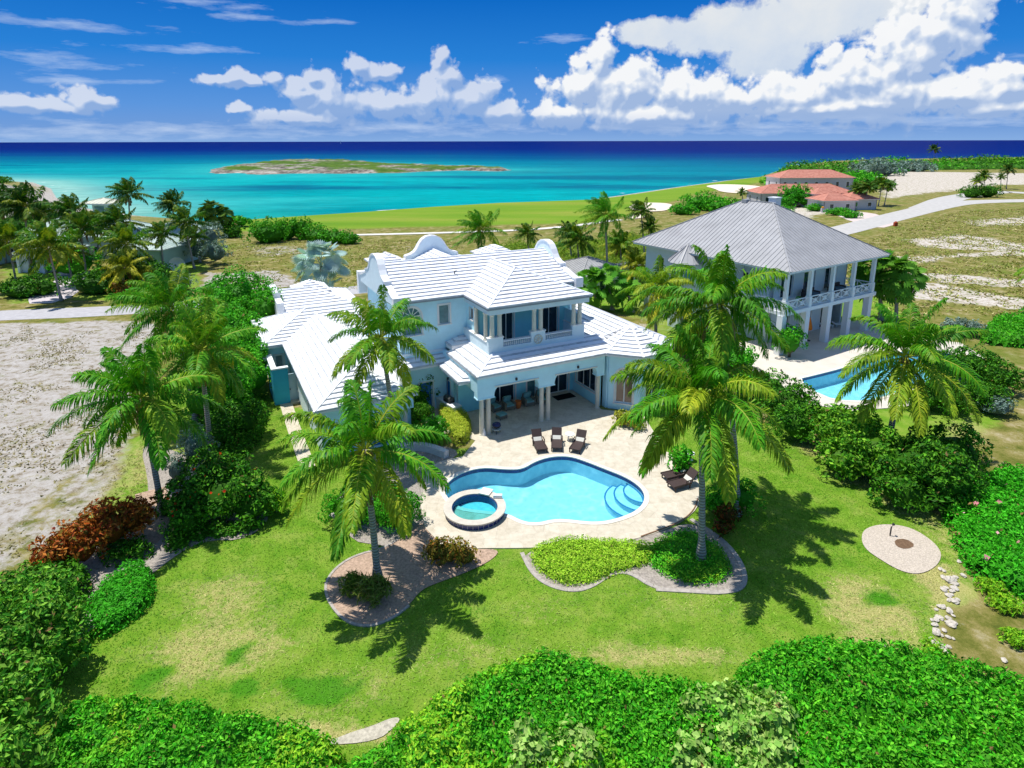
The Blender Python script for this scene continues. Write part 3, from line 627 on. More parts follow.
# ------------------------------------------------ walls with openings
def arch_pts(a,b,zs,zt,n=10):
    c=(a+b)/2; r=(b-a)/2; return [(c-r*math.cos(math.pi*i/n),zs+(zt-zs)*math.sin(math.pi*i/n)) for i in range(n+1)]
def wall(parent,p0,p1,z0,z1,ops=(),m=None,t=.25,name='wall',z0b=None):
    """p0->p1 seen from outside left to right; ops: dict(a,b,z0,z1,kind,arch,v,h,glass,trim)"""
    m=m or m_stucco; p0=Vector((p0[0],p0[1],0)); p1=Vector((p1[0],p1[1],0)); d=(p1-p0); ln=d.length; d.normalize(); n=Vector((d.y,-d.x,0))
    def pt(a,dep,z): q=p0+d*a-n*dep; return (q.x,q.y,z)
    def bx(mb,a0,a1,zz0,zz1,d0,d1):
        if a1-a0<1e-3 or zz1-zz0<1e-3: return
        mb.add([pt(a0,d0,zz0),pt(a1,d0,zz0),pt(a1,d1,zz0),pt(a0,d1,zz0),pt(a0,d0,zz1),pt(a1,d0,zz1),pt(a1,d1,zz1),pt(a0,d1,zz1)],
         [(0,3,2,1),(4,5,6,7),(0,1,5,4),(1,2,6,5),(2,3,7,6),(3,0,4,7)])
    mb=MB(); cur=0
    for o in sorted(ops,key=lambda o:o['a']):
        bx(mb,cur,o['a'],z0,z1,0,t); bx(mb,o['a'],o['b'],z0,o['z0'],0,t); bx(mb,o['a'],o['b'],o['z1'],z1,0,t); cur=o['b']
        if o.get('arch'):
            zs=o['z1']-o['arch']; ap=arch_pts(o['a'],o['b'],zs,o['z1']); c=(o['a']+o['b'])/2
            for side in (0,1):
                half=[q for q in ap if (q[0]<=c+1e-6 if side==0 else q[0]>=c-1e-6)]
                cn=(o['a'],o['z1']) if side==0 else (o['b'],o['z1'])
                for i in range(len(half)-1):
                    tri=[half[i],half[i+1],cn]; f=[pt(q[0],0.001,q[1]) for q in tri]; g=[pt(q[0],t,q[1]) for q in tri]
                    mb.add(f+g,[(0,1,2),(5,4,3),(0,3,4,1)])
    bx(mb,cur,ln,z0,z1,0,t)
    w=mb.build(name,m,parent)
    for o in ops:
        k=o.get('kind','window')
        if k=='void': continue
        fr=MB(); a,b,za,zb=o['a'],o['b'],o['z0'],o['z1']; fw=o.get('fw',.06); dp=.09
        zs=zb-o.get('arch',0)
        bx(fr,a,a+fw,za,zs,dp,dp+.07); bx(fr,b-fw,b,za,zs,dp,dp+.07); bx(fr,a+fw,b-fw,za,za+fw,dp,dp+.07)
        if not o.get('arch'): bx(fr,a+fw,b-fw,zb-fw,zb,dp,dp+.07)
        else:
            bx(fr,a+fw,b-fw,zs-fw/2,zs+fw/2,dp+.002,dp+.068)
            ap=arch_pts(a+fw/2,b-fw/2,zs,zb-fw/2); 
            for i in range(len(ap)-1): fr.bar(pt(ap[i][0],dp+.035,ap[i][1]),pt(ap[i+1][0],dp+.035,ap[i+1][1]),fw,.066)
            for j in (2,4,6,8): fr.bar(pt((a+b)/2,dp+.03,zs),pt(ap[j][0],dp+.03,ap[j][1]),.035,.05)
        for i in range(1,o.get('v',1)): x_=a+(b-a)*i/o['v']; bx(fr,x_-fw/2,x_+fw/2,za+fw,zs-(fw if not o.get('arch') else fw/2),dp+.004,dp+.066)
        for i in range(1,o.get('h',1)): z_=za+(zs-za)*i/o['h']; bx(fr,a+fw,b-fw,z_-.02,z_+.02,dp+.01,dp+.06)
        if o.get('trim'):
            tw=o['trim']; e=.035
            bx(fr,a-tw,a,za,zs,-e,.02); bx(fr,b,b+tw,za,zs,-e,.02)
            if not o.get('arch'): bx(fr,a-tw,b+tw,zb,zb+tw,-e,.02)
            else:
                r=(b-a)/2+tw/2; c=(a+b)/2; hh=o['arch']+tw/2
                q=[(c-r*math.cos(math.pi*i/10),zs+hh*math.sin(math.pi*i/10)) for i in range(11)]
                for i in range(10): fr.bar(pt(q[i][0],-.005,q[i][1]),pt(q[i+1][0],-.005,q[i+1][1]),.055,tw,up=(0,0,1))
            if k=='window': bx(fr,a-tw-.04,b+tw+.04,za-.08,za,-.07,.02)
        f=fr.build(k,o.get('fm',m_frame),parent)
        if o.get('label'): f['label']=o['label']
        g=MB(); bx(g,a+.01,b-.01,za+.01,zs,dp+.045,dp+.05)
        if o.get('arch'):
            ap=arch_pts(a+.02,b-.02,zs,zb-.02); g.add([pt(q[0],dp+.045,q[1]) for q in ap],[tuple(range(len(ap)))])
        g.build('pane' if k=='window' or o.get('glass') else 'panel',o.get('glass') or (m_glass if k=='window' else m_glass),f)
    return w
def op(a,b,z0,z1,kind='window',**k): d=dict(a=a,b=b,z0=z0,z1=z1,kind=kind); d.update(k); return d
# ------------------------------------------------ the white roofed house
AL=R(27.0); OX,OY=-1.75,39.84
def HW(u,v,z=0): return (OX+u*math.cos(AL)-v*math.sin(AL),OY+u*math.sin(AL)+v*math.cos(AL),z)
house=thing('villa','pale blue two storey house with white stepped roofs and curved gables behind the curvy pool','house',(OX,OY,0),AL)
FZ=.02
# main block
wall(house,(-4.1,6.3),(1.2,6.3),0,8.5,[op(.2,1.65,5.9,8.05,arch=.72,v=1,h=2,trim=.14,glass=m_glass2),op(3.05,3.9,6.45,7.95,trim=.14,glass=m_glass2),op(2.0,2.9,1.0,2.4,trim=.12)])
wall(house,(10.8,6.3),(10.8,15.7),0,8.5,[op(2,3.2,5.6,7.4,trim=.12),op(6,7.2,5.6,7.4,trim=.12)])
wall(house,(10.8,15.7),(-4.1,15.7),0,8.5,[op(2,3.2,5.6,7.4,trim=.12)])
wall(house,(-4.1,15.7),(-4.1,6.3),0,8.5,[op(4.1,5.3,5.2,8.0,arch=.6,trim=.14,fm=m_white,glass=m_glass2)])
wall(house,(1.2,6.3),(1.2,4.4),4.9,8.5,[op(.6,1.3,6.8,7.7,trim=.04,glass=m_dark)],name='wall')
# balcony room behind the columns
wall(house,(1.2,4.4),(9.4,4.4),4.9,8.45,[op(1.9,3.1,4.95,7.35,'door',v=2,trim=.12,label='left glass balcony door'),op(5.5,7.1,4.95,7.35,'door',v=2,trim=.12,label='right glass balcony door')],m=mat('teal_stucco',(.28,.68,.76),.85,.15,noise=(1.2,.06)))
wall(house,(9.4,4.4),(9.4,6.3),4.9,8.45)
wall(house,(8.9,4.4),(8.9,2.4),4.9,7.0,t=.12)
MB().box(.95,1.85,4.55,9.5,6.3,4.88).build('balcony_floor',m_stucco2,house)
# string course and recesses
MB().box(-4.16,6.23,4.35,-.6,6.298,4.55).build('string_course',m_stucco2,house)
main=hip_planes(-4.2,11.0,5.9,16.1,8.6,.4,'x',False,False)
roof('roof',main,house,m_roof,[slab_of(-4.2,11.0,5.9,16.1,8.6)],label='high main roof with long white steps',slabm=m_fasc)
pav=hip_planes(.8,9.6,1.5,13.0,8.6,.4,'y',True,False)
roof('roof',pav,house,m_roof,[slab_of(.8,9.6,1.5,6.2,8.597)],label='hipped roof over the balcony',slabm=m_fasc)
rc=hip_planes(-2.2,6.4,11.0,16.6,8.6,.44,'y',False,False)
roof('roof',rc,house,m_roof)
roof('roof',hip_planes(-3.9,-.9,13,17.2,9.9,.5,'y'),house,m_roof,caps=False); roof('roof',hip_planes(6.2,9.6,12.6,17.2,9.75,.5,'y'),house,m_roof,caps=False)
# curved gables
half=[(0,.95),(.55,.88),(1.0,.66),(1.35,.30),(1.6,-.08),(1.9,-.40),(2.35,-.62),(2.9,-.72),(2.9,-1.0),(3.6,-1.18),(4.6,-1.5),(5.35,-1.62),(5.35,-2.15)]
def dutch(c,axis,z,thick,scale=1.0,base=-2.15):
    pr=[(-a*scale,b) for a,b in half[::-1]]+[(a*scale,b) for a,b in half[1:]]
    mb=MB(); cap=MB()
    P3=[((c[0],c[1]+a,z+b) if axis=='v' else (c[0]+a,c[1],z+b)) for a,b in pr]
    ext=(thick,0,0) if axis=='v' else (0,thick,0); mb.extrude(P3 if axis=='v' else P3[::-1],ext)
    for i in range(1,len(P3)-2):
        a,b=Vector(P3[i]),Vector(P3[i+1]); h=Vector(ext)/2; cap.bar(a+h,b+h,.10,thick+.12,up=((1,0,0) if axis=='v' else (0,1,0)))
    g=mb.build('gable',m_stucco2,house); cap.build('coping',m_white,g); return g
dutch((-4.6,11.0),'v',10.47,.45); dutch((10.75,11.0),'v',10.47,.45)
dutch((2.1,16.3),'u',10.75,.5,.85)
MB().box(-4.72,5.55,8.2,-4.05,6.0,9.05).build('gable_shoulder',m_white,house)
MB().box(10.7,5.55,8.2,11.4,6.0,9.0).build('gable_shoulder',m_white,house)
MB().box(-4.75,16.0,7.2,-4.05,16.6,9.1).build('gable_shoulder',m_white,house)
# balcony parapet with piers, baluster rail and emblem
def pcyl(mb,u,v,z0,z1,r=.17):
    mb.lathe((u,v,0),[(r*1.25,z0),(r*1.25,z0+.08),(r,z0+.12),(r*.9,z1-.14),(r*1.1,z1-.10),(r*1.25,z1-.06),(r*1.25,z1)],14)
pp=MB()
pp.box(.95,1.75,4.6,9.05,2.05,5.55)
for a,b in ((.95,2.12),(4.42,5.6),(7.98,9.05)): pp.box(a,1.75,5.55,b,2.05,6.28)
pp.box(.95,2.05,4.6,1.2,6.3,5.95); pp.box(8.8,2.05,4.6,9.05,6.3,5.95)
par=pp.build('parapet',m_stucco2,house)
cp=MB()
for a,b in ((.90,2.16),(4.38,5.64),(7.94,9.1)): cp.box(a,1.70,6.28,b,2.10,6.36)
cp.box(2.16,1.74,5.93,4.38,2.06,6.0); cp.box(5.64,1.74,5.93,7.94,2.06,6.0); cp.box(.9,2.1,5.95,1.25,6.2,6.02); cp.box(8.75,2.1,5.95,9.1,6.2,6.02)
cp.build('coping',m_white,par)
b0=None
for a,b in ((2.16,4.38),(5.64,7.94)):
    k=int((b-a)/.17)
    for i in range(k):
        if b0 is None: b0=MB().lathe((0,0,0),[(.03,0),(.06,.1),(.03,.25),(.045,.38)],6).build('baluster',m_white,par); q=b0
        else: q=b0.copy(); COL.objects.link(q)
        q.location=(a+(i+.5)*(b-a)/k,1.9,5.55)
em=MB(); 
for i in range(16):
    a0,a1=2*math.pi*i/16,2*math.pi*(i+1)/16; em.bar((5.0+.33*math.cos(a0),1.72,5.72+.33*math.sin(a0)),(5.0+.33*math.cos(a1),1.72,5.72+.33*math.sin(a1)),.06,.06)
for i in range(4):
    a0=math.pi*i/4; em.bar((5.0-.28*math.cos(a0),1.725,5.72-.28*math.sin(a0)),(5.0+.28*math.cos(a0),1.725,5.72+.28*math.sin(a0)),.04,.05)
em.build('emblem',m_beige,par)
for u in (1.3,1.9,4.72,5.28,8.15,8.7):
    c=MB(); pcyl(c,u,1.9,6.36,8.05,.17); c.build('column',m_beige,house,smooth=False)
for v in (2.5,4.2):
    c=MB(); pcyl(c,1.08,v,6.02,8.05,.15); c.build('column',m_beige,house)
MB().box(1.0,1.68,8.05,9.4,2.12,8.44).box(1.0,2.12,8.05,1.35,6.3,8.44).box(8.95,2.12,8.05,9.4,6.3,8.44).build('beam',m_stucco2,house)
# lower storey: loggia
for u in (-.45,.08,4.32,4.88,9.25):
    c=MB(); pcyl(c,u,0,.02,2.77,.17); c.build('column',m_beige,house)
c=MB()
for a,b in ((-.85,.42),(3.95,5.25),(8.95,9.62)):
    c.box(a,-.28,2.77,b,.28,3.56)
    c.box(a-.03,-.31,2.77,b+.03,.31,2.85)
c.box(-.85,-.28,3.56,9.62,.28,4.44)
c.box(-.85,.28,3.2,-.5,3.9,4.44)
for a,b,sgn in ((.42,.9,1),(3.95,3.47,-1),(5.25,5.73,1),(8.95,8.47,-1)):   # concave haunches
    pts=[(a,2.95)]+[(a+(b-a)*(1-math.cos(t)),3.56-(3.56-2.95)*(1-math.sin(t))) for t in [math.pi/2*i/6 for i in range(7)]]
    pts=[(a,2.95)]+[(a+(b-a)*(1-math.cos(math.pi/2*i/6)),2.95+(.61)*math.sin(math.pi/2*i/6)) for i in range(1,7)]+[(a,3.56)]
    f=[(x_,-.28,z_) for x_,z_ in pts]; c.extrude(f if sgn<0 else f[::-1],(0,.56,0))
c.build('arcade',m_stucco,house)
MB().box(.45,-.33,3.50,3.92,-.283,3.60).box(5.28,-.33,3.50,8.92,-.283,3.60).build('arcade_trim',m_trim,house)
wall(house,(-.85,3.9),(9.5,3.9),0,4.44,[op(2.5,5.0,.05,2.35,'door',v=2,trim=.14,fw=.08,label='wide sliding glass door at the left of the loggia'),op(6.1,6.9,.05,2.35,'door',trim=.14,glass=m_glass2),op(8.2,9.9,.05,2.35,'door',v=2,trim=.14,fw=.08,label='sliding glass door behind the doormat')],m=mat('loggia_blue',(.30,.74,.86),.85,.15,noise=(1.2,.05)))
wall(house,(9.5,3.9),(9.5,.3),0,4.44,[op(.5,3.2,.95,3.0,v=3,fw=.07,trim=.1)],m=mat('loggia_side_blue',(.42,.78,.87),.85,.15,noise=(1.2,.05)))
wall(house,(-.85,6.3),(-.85,3.9),0,4.44,[op(.5,1.5,.05,2.3,'door',trim=.12,glass=m_bluedoor)])
MB().box(-.8,.3,3.2,9.4,3.9,3.4).build('loggia_ceiling',m_white,house)
# octagonal room and east wing
oc=(12.9,.9); ap=2.9
def octp(apo,c=oc): r=apo/math.cos(R(22.5)); return [(c[0]+r*math.cos(R(22.5+45*k)),c[1]+r*math.sin(R(22.5+45*k))) for k in range(8)]
op8=octp(ap)
for k in (4,5,6,7):   # left-front, front, right-front, right
    a,b=op8[k],op8[(k+1)%8]; ln=math.dist(a,b); w=1.35
    wall(house,a,b,0,4.44,[op((ln-w)/2,(ln+w)/2,.55 if k!=5 else .55,3.35,arch=.65,v=2,trim=.10,fw=.09,glass=mat('reflecting_glass',(.16,.10,.08),.08,.8) if k==4 else m_glass)])
wall(house,(9.9,.3),(9.9,-.2),0,4.44); 
wall(house,(15.8,2.1),(15.8,14),0,4.44,[op(2,3.4,.9,2.5,trim=.1,v=2),op(6,7.4,.9,2.5,trim=.1,v=2)])
wall(house,(15.8,14),(10.8,14),0,4.44)
e8=octp(3.35); apex=(oc[0],oc[1],4.5+3.35*.42)
opl=[[(*e8[k],4.5),(*e8[(k+1)%8],4.5),apex] for k in range(8)]
roof('roof',opl,house,m_roof,label='eight sided roof over the round garden room'); MB().prism(octp(3.32),4.34,4.5).build('eave',m_white,house)
ew=hip_planes(9.55,16.25,.9,14.6,4.5,.42,'y',False,True)
roof('roof',ew,house,m_roof,[slab_of(9.55,16.25,2.0,14.6,4.497)],label='single storey roof to the right of the balcony')
# loggia roof: front slope, left hip, slopes to the balcony parapet
s=.30; zt=4.5+s*2.35
lr=[[(-.95,-.5,4.5),(10.6,-.5,4.5),(10.6,1.85,zt),(1.4,1.85,zt)],[(-.95,5.2,4.5),(-.95,-.5,4.5),(1.4,1.85,zt),(1.4,5.2,zt)]]
roof('roof',lr,house,m_roof,[(-.92,-.47,4.34,9.9,3.9,4.497),(-.92,3.9,4.34,1.2,5.2,4.497)],label='low front roof over the loggia')
roof('roof',hip_planes(-.6,2.0,5.0,7.2,4.95,.35,'x'),house,m_roof,[slab_of(-.6,1.3,5.0,6.3,4.95,.3)],caps=False,label='small hipped roof tucked beside the balcony')
roof('roof',[[(-1.7,4.9,3.7),(-1.7,1.1,3.7),(-.86,1.4,4.05),(-.86,4.9,4.05)],[(-1.7,1.1,3.7),(-.86,.9,3.7),(-.86,1.4,4.05)]],house,m_roof,[(-1.66,1.1,3.5,-.86,4.9,3.695)],caps=False,label='small side awning roof')
# left link and wings
wall(house,(-4.6,5.6),(-.86,5.6),0,3.7,[op(1.6,2.6,.1,2.3,'door',trim=.12,glass=m_bluedoor),op(.3,1.0,1.0,2.3)])
roof('roof',[[(-4.9,5.1,3.75),(-.7,5.1,3.75),(-.7,6.3,4.1),(-4.9,6.3,4.1)]],house,m_roof,[(-4.9,5.1,3.6,-.9,6.29,3.745)],caps=False)
wall(house,(-10.9,1.6),(-5.0,1.6),0,3.45,[op(3.2,5.0,.05,2.5,'door',arch=.6,trim=.12,glass=m_bluedoor,label='blue arched door')])
c=MB(); pcyl(c,-5.5,1.25,0,2.6,.16); c.build('column',m_beige,house)
MB().box(-7.9,1.05,2.6,-4.95,1.55,3.44).build('porch_beam',m_stucco,house)
wall(house,(-5.0,1.6),(-5.0,16),0,3.45,[op(5,6.2,.9,2.3,trim=.1)])
wall(house,(-10.9,16),(-10.9,1.6),0,3.45,[op(3,4,.9,2.3,trim=.1),op(9,10,.9,2.3,trim=.1)],m=m_stucco2)
roof('roof',hip_planes(-11.4,-4.6,.95,21,3.6,.42,'y',True,False),house,m_roof,[slab_of(-11.4,-4.6,.95,17,3.6)],label='long left wing roof')
wall(house,(-12.5,16.2),(-10.9,16.2),0,3.45,[op(.5,1.1,1.2,2.6,trim=.16,glass=m_glass2)])
wall(house,(-12.5,24),(-12.5,16.2),0,3.45)
roof('roof',hip_planes(-13.1,-4.2,15.7,24.4,3.6,.40,'x',True,False),house,m_roof,[slab_of(-13.1,-4.2,15.7,24.4,3.597)],label='cross wing roof at the far left')
wall(house,(-10.2,32),(-10.2,24),0,3.8); wall(house,(-4.1,32),(-10.2,32),0,3.8)
roof('roof',hip_planes(-10.2,-2.5,23.5,32.5,3.9,.36,'x',False,True),house,m_roof,[slab_of(-10.2,-2.5,24.3,32.5,3.9)],label='garage roof behind')
roof('roof',hip_planes(-8.6,-5.0,27.5,31.5,5.0,.5,'y'),house,m_roof,caps=False)
g=MB().box(-10.75,23.6,3.2,-10.15,32.4,5.2).box(-10.75,26,5.2,-10.15,30,5.7).build('gable',m_white,house); 
# chimney vent on the main roof
MB().tube([(1.2,8.6,9.6),(1.2,8.6,9.95),(1.3,8.45,10.0)],.05).build('vent_pipe',m_dark,house)
# wall lamps of the loggia
for u,v,z in ((2.1,-.36,3.85),(7.2,-.36,3.85),(-1.0,4.9,2.6),(10.5,-1.85,3.85)):
    MB().box(u-.06,v-.05,z-.1,u+.06,v+.06,z+.08).build('wall_lamp',m_dark,house)
# gate and courtyard wall at the left
gate=thing('garden_wall','tall bright blue garden wall with white coping and a pale gate at the far left of the house','garden wall',HW(-12.7,11.9),AL)
mb=MB().box(0,0,0,1.15,.3,2.9).box(0,.3,0,.3,3.6,2.9); mb.build('wall',mat('deep_blue_stucco',(.05,.42,.60),.85,.15,noise=(1.5,.08)),gate)
MB().box(-.06,-.06,2.9,1.2,.36,3.0).box(-.06,.36,2.9,.36,3.6,3.0).build('coping',m_white,gate)
gp=MB().box(1.15,.25,.1,1.85,.33,2.3); gp.box(1.15,.235,1.1,1.85,.245,1.16); gt=gp.build('gate',mat('pale_gate',(.45,.58,.66),.7,.2,noise=(2,.05)),gate)
MB().box(1.2,.19,1.0,1.26,.24,1.12).build('handle',m_dark,gt)
MB().box(1.15,-.35,0,1.8,.2,.14).build('step',m_trav,gate)
# ------------------------------------------------ decks, pools, beds
from mathutils.geometry import tessellate_polygon
def plate(name,outer,holes,z0,z1,m,kind='structure',parent=None):
    if area2(outer)<0: outer=outer[::-1]
    loops=[outer]+[h[::-1] if area2(h)>0 else h for h in holes]
    tris=tessellate_polygon([[Vector((a,b,0)) for a,b in l] for l in loops])
    pts=[p for l in loops for p in l]; n=len(pts); mb=MB()
    F=[]
    for t in tris:
        a,b,c=[pts[i] for i in t]; ar=(b[0]-a[0])*(c[1]-a[1])-(c[0]-a[0])*(b[1]-a[1]); F.append(tuple(t) if ar>0 else tuple(t[::-1]))
    k=0
    for l in loops:
        m_=len(l)
        for i in range(m_): F.append((n+k+i,n+k+(i+1)%m_,k+(i+1)%m_,k+i))
        k+=m_
    mb.add([(a,b,z1) for a,b in pts]+[(a,b,z0) for a,b in pts],F)
    o=mb.build(name,m,parent)
    if kind: tag(o,kind=kind)
    return o
def offset_poly(P_,d):
    if area2(P_)<0: P_=P_[::-1]
    n=len(P_); out=[]
    for i in range(n):
        a,b,c=P_[i-1],P_[i],P_[(i+1)%n]; tx,ty=c[0]-a[0],c[1]-a[1]; l=math.hypot(tx,ty) or 1; out.append((b[0]+ty/l*d,b[1]-tx/l*d))
    return out
deck_px=[(484,549),(520,549),(560,547.5),(600,545),(631,541),(659,533),(684,521),(697,509),(701,495),(694,470),(665,452),(640,425),(640,414),(606,411)]
deck=GP(deck_px)
deck=smooth_poly(deck[:11],1,False)+[HW(11.6,-2.6)[:2],HW(9.4,-.4)[:2],HW(9.45,4.1)[:2],HW(-1.0,4.1)[:2],HW(-1.0,5.6)[:2],HW(-3.6,5.6)[:2],HW(-3.4,1.5)[:2],HW(-1.9,1.0)[:2],HW(-1.2,-.6)[:2]]+GP([(470,447),(462,457),(440,462),(428,468),(424,484),(420,505),(424,528),(440,545),(462,550)])
rim=offset_poly(POOL,.0)
plate('pool_deck',deck,[offset_poly(POOL,.02)],-.15,.06,m_trav)
def water_mat(name,col,mixv=.22,scale=1.6):
    m=bpy.data.materials.new(name); m.use_nodes=True; t=m.node_tree; t.nodes.remove(t.nodes['Principled BSDF'])
    tr=N(t,'ShaderNodeBsdfTransparent'); tr.inputs[0].default_value=(*col,1); gl=N(t,'ShaderNodeBsdfGlossy'); gl.inputs['Roughness'].default_value=.04
    fr=N(t,'ShaderNodeFresnel'); fr.inputs[0].default_value=1.33
    tcn=N(t,'ShaderNodeTexCoord'); n=N(t,'ShaderNodeTexNoise',inp={'Scale':scale,'Detail':3.0}); L(t,tcn.outputs['Object'],n.inputs['Vector'])
    bp=N(t,'ShaderNodeBump',inp={'Strength':.35,'Distance':.12}); L(t,n.outputs[0],bp.inputs['Height']); L(t,bp.outputs[0],gl.inputs['Normal']); L(t,bp.outputs[0],fr.inputs['Normal'])
    mx=N(t,'ShaderNodeMixShader'); L(t,M_(t,'MULTIPLY',fr.outputs[0],.7),mx.inputs[0]); L(t,tr.outputs[0],mx.inputs[1]); L(t,gl.outputs[0],mx.inputs[2]); L(t,mx.outputs[0],t.nodes['Material Output'].inputs[0])
    return m
m_water=water_mat('pool_water',(.66,.93,.97))
m_waterspa=water_mat('spa_water',(.40,.84,.90),scale=5)
def plaster_caustic_x(t,b,tcn):
    v=N(t,'ShaderNodeTexVoronoi',feature='SMOOTH_F1'); v.inputs['Scale'].default_value=2.6
    n=N(t,'ShaderNodeTexNoise',inp={'Scale':1.6,'Detail':4.0}); L(t,tcn.outputs['Object'],n.inputs['Vector'])
    vm=N(t,'ShaderNodeVectorMath',operation='MULTIPLY_ADD'); L(t,n.outputs['Color'],vm.inputs[0]); vm.inputs[1].default_value=(.9,.9,.9); L(t,tcn.outputs['Object'],vm.inputs[2]); L(t,vm.outputs[0],v.inputs['Vector'])
    L(t,ramp(t,v.outputs['Distance'],[(.1,(.34,.60,.72)),(.5,(.41,.66,.77)),(.8,(.56,.77,.85))]),b.inputs['Base Color'])  # bright net of light through ripples, put into the plaster colour
m_plaster=mat('pool_plaster',(.3,.62,.78),.8,.1,extra=plaster_caustic_x)
m_tile=mat('navy_tile',(.012,.03,.16),.25,.5,noise=(9,.5))
m_coping=mat('pool_coping',(.74,.69,.60),.7,.25,noise=(2,.08))
def pool(name,label,P_,deep,zrim=.06,zw=-.12):
    if area2(P_)<0: P_=P_[::-1]
    cx=sum(a for a,_ in P_)/len(P_); cy=sum(b for _,b in P_)/len(P_)
    t=thing(name,label,'swimming pool',(cx,cy,0)); Q=[(a-cx,b-cy) for a,b in P_]; n=len(Q)
    mb=MB(); 
    rings=[(0,-.21),(-.05,-.9*deep),(-.35,-deep)]
    V=[];F=[]
    for d,z in rings: V+=[(a,b,z) for a,b in offset_poly(Q,d)]
    for k in range(len(rings)-1):
        for i in range(n): F.append((k*n+i,(k+1)*n+i,(k+1)*n+(i+1)%n,k*n+(i+1)%n))
    V.append((0,0,-deep-.15)); c=len(V)-1; F+=[(2*n+i,c,2*n+(i+1)%n) for i in range(n)]
    mb.add(V,F); mb.build('basin',m_plaster,t)
    mb=MB(); 
    for d,zz in ((0.0,zrim-.03),(0.0,-.22)): mb.v+=[(a,b,zz) for a,b in offset_poly(Q,d)]
    mb.f=[(i,n+i,n+(i+1)%n,(i+1)%n) for i in range(n)]
    mb.build('tile_band',m_tile,t)
    mb=MB(); mb.add([(a,b,zw) for a,b in offset_poly(Q,-.01)],[tuple(range(n))]); mb.build('water',m_water,t)
    plate('coping',offset_poly(Q,.26),[offset_poly(Q,-.02)],zrim-.03,zrim+.025,m_coping,None,t)
    return t,cx,cy
pt_,pcx,pcy=pool('swimming_pool','large curvy pool of pale blue water with rounded steps in front of the blue villa','' or POOL,1.15)
# rounded entry steps at the right end
st=G(655,486); 
for k,(r,z) in enumerate(((1.9,-.80),(1.45,-.52),(1.0,-.28))):
    mb=MB(); c=G(634,489); pr=[(c[0]-pcx+.6+r*1.35*math.cos(a)*.9,c[1]-pcy+.1+r*1.15*math.sin(a)) for a in [2*math.pi*i/40 for i in range(40)]]
    q=[p for p in pr]
    # keep the step inside the basin
    inside=[p if inpoly(np.array([p[0]+pcx]),np.array([p[1]+pcy]),offset_poly(POOL,-.06))[0] else None for p in q]
    Pp=np.array(offset_poly(POOL,-.06))-np.array([pcx,pcy])
    q2=[]
    for p,i_ in zip(q,inside):
        if i_ is None: j=np.argmin(np.hypot(Pp[:,0]-p[0],Pp[:,1]-p[1])); q2.append(tuple(Pp[j]))
        else: q2.append(p)
    q3=[q2[0]]
    for p in q2[1:]:
        if math.dist(p,q3[-1])>.03: q3.append(p)
    if area2(q3)<0: q3=q3[::-1]
    mb.prism(q3,-1.3,z); so_=mb.build('step',m_plaster,pt_)
    e=MB(); 
    for i in range(len(q3)):
        a,b=q3[i],q3[(i+1)%len(q3)]
        if a[0]+b[0]<2*(c[0]-pcx+.9) and math.dist(a,b)<.6: e.bar((a[0]-.0,a[1],z+.006),(b[0],b[1],z+.006),.09,.012)
    e.build('step_edge',mat('step_tile',(.03,.20,.42),.4,.3),so_)
# hot tub
sx_,sy_=G(474,507.5,.35)
spa=thing('hot_tub','round raised hot tub with stone rim and navy tile band beside the pool','hot tub',(sx_,sy_,0))
def ringp(r,n=48): return [(r*math.cos(2*math.pi*i/n),r*math.sin(2*math.pi*i/n)) for i in range(n)]
plate('wall',ringp(1.62),[ringp(1.26)],-.2,.36,m_tile,None,spa)
gr=MB()
for i in range(36):
    a=2*math.pi*i/36; gr.box(0,0,0,0,0,0) if False else gr.obox((1.625*math.cos(a),1.625*math.sin(a),.16),(.006*math.cos(a),.006*math.sin(a),0),(-.012*math.sin(a),.012*math.cos(a),0),(0,0,.17))
gr.build('tile_grout',mat('tile_grout',(.35,.35,.40),.8,.1),spa)
plate('rim',ringp(1.72),[ringp(1.26)],.36,.43,mat('spa_coping',(.58,.53,.45),.7,.2,noise=(3,.12)),None,spa)
plate('tile_band',ringp(1.25),[ringp(1.21)],-.6,.355,m_tile,None,spa)
MB().add([(a,b,.22) for a,b in ringp(1.21)],[tuple(range(48))]).build('water',m_waterspa,spa)
MB().lathe((0,0,0),[(1.21,-.05),(1.1,-.15),(.75,-.2),(.7,-.6),(0.01,-.62)],40).build('basin',mat('spa_plaster',(.34,.68,.74),.8,.1,noise=(3,.15)),spa)
a_=R(68); MB().obox((1.50*math.cos(a_),1.50*math.sin(a_),.475),(.33*math.cos(a_),.33*math.sin(a_),0),(-.32*math.sin(a_),.32*math.cos(a_),0),(0,0,.03)).build('spillway',m_coping,spa)
MB().box(1.0,.75,.452,1.5,.95,.62).build('water_spout',m_white,spa)
# neighbour pool terrace
d2=GP([(700,350),(730,372),(770,392),(800,404),(850,412),(905,408),(965,385),(985,360),(960,344),(905,338),(868,320),(800,330),(760,340)])
plate('pool_terrace',d2,[offset_poly(POOL2,.02)],-.15,.055,mat('pale_terrace',(.62,.56,.48),.8,.2,noise=(.8,.08)))
pool('swimming_pool','bright blue pool of the grey roofed villa half hidden by a palm',POOL2,1.2)
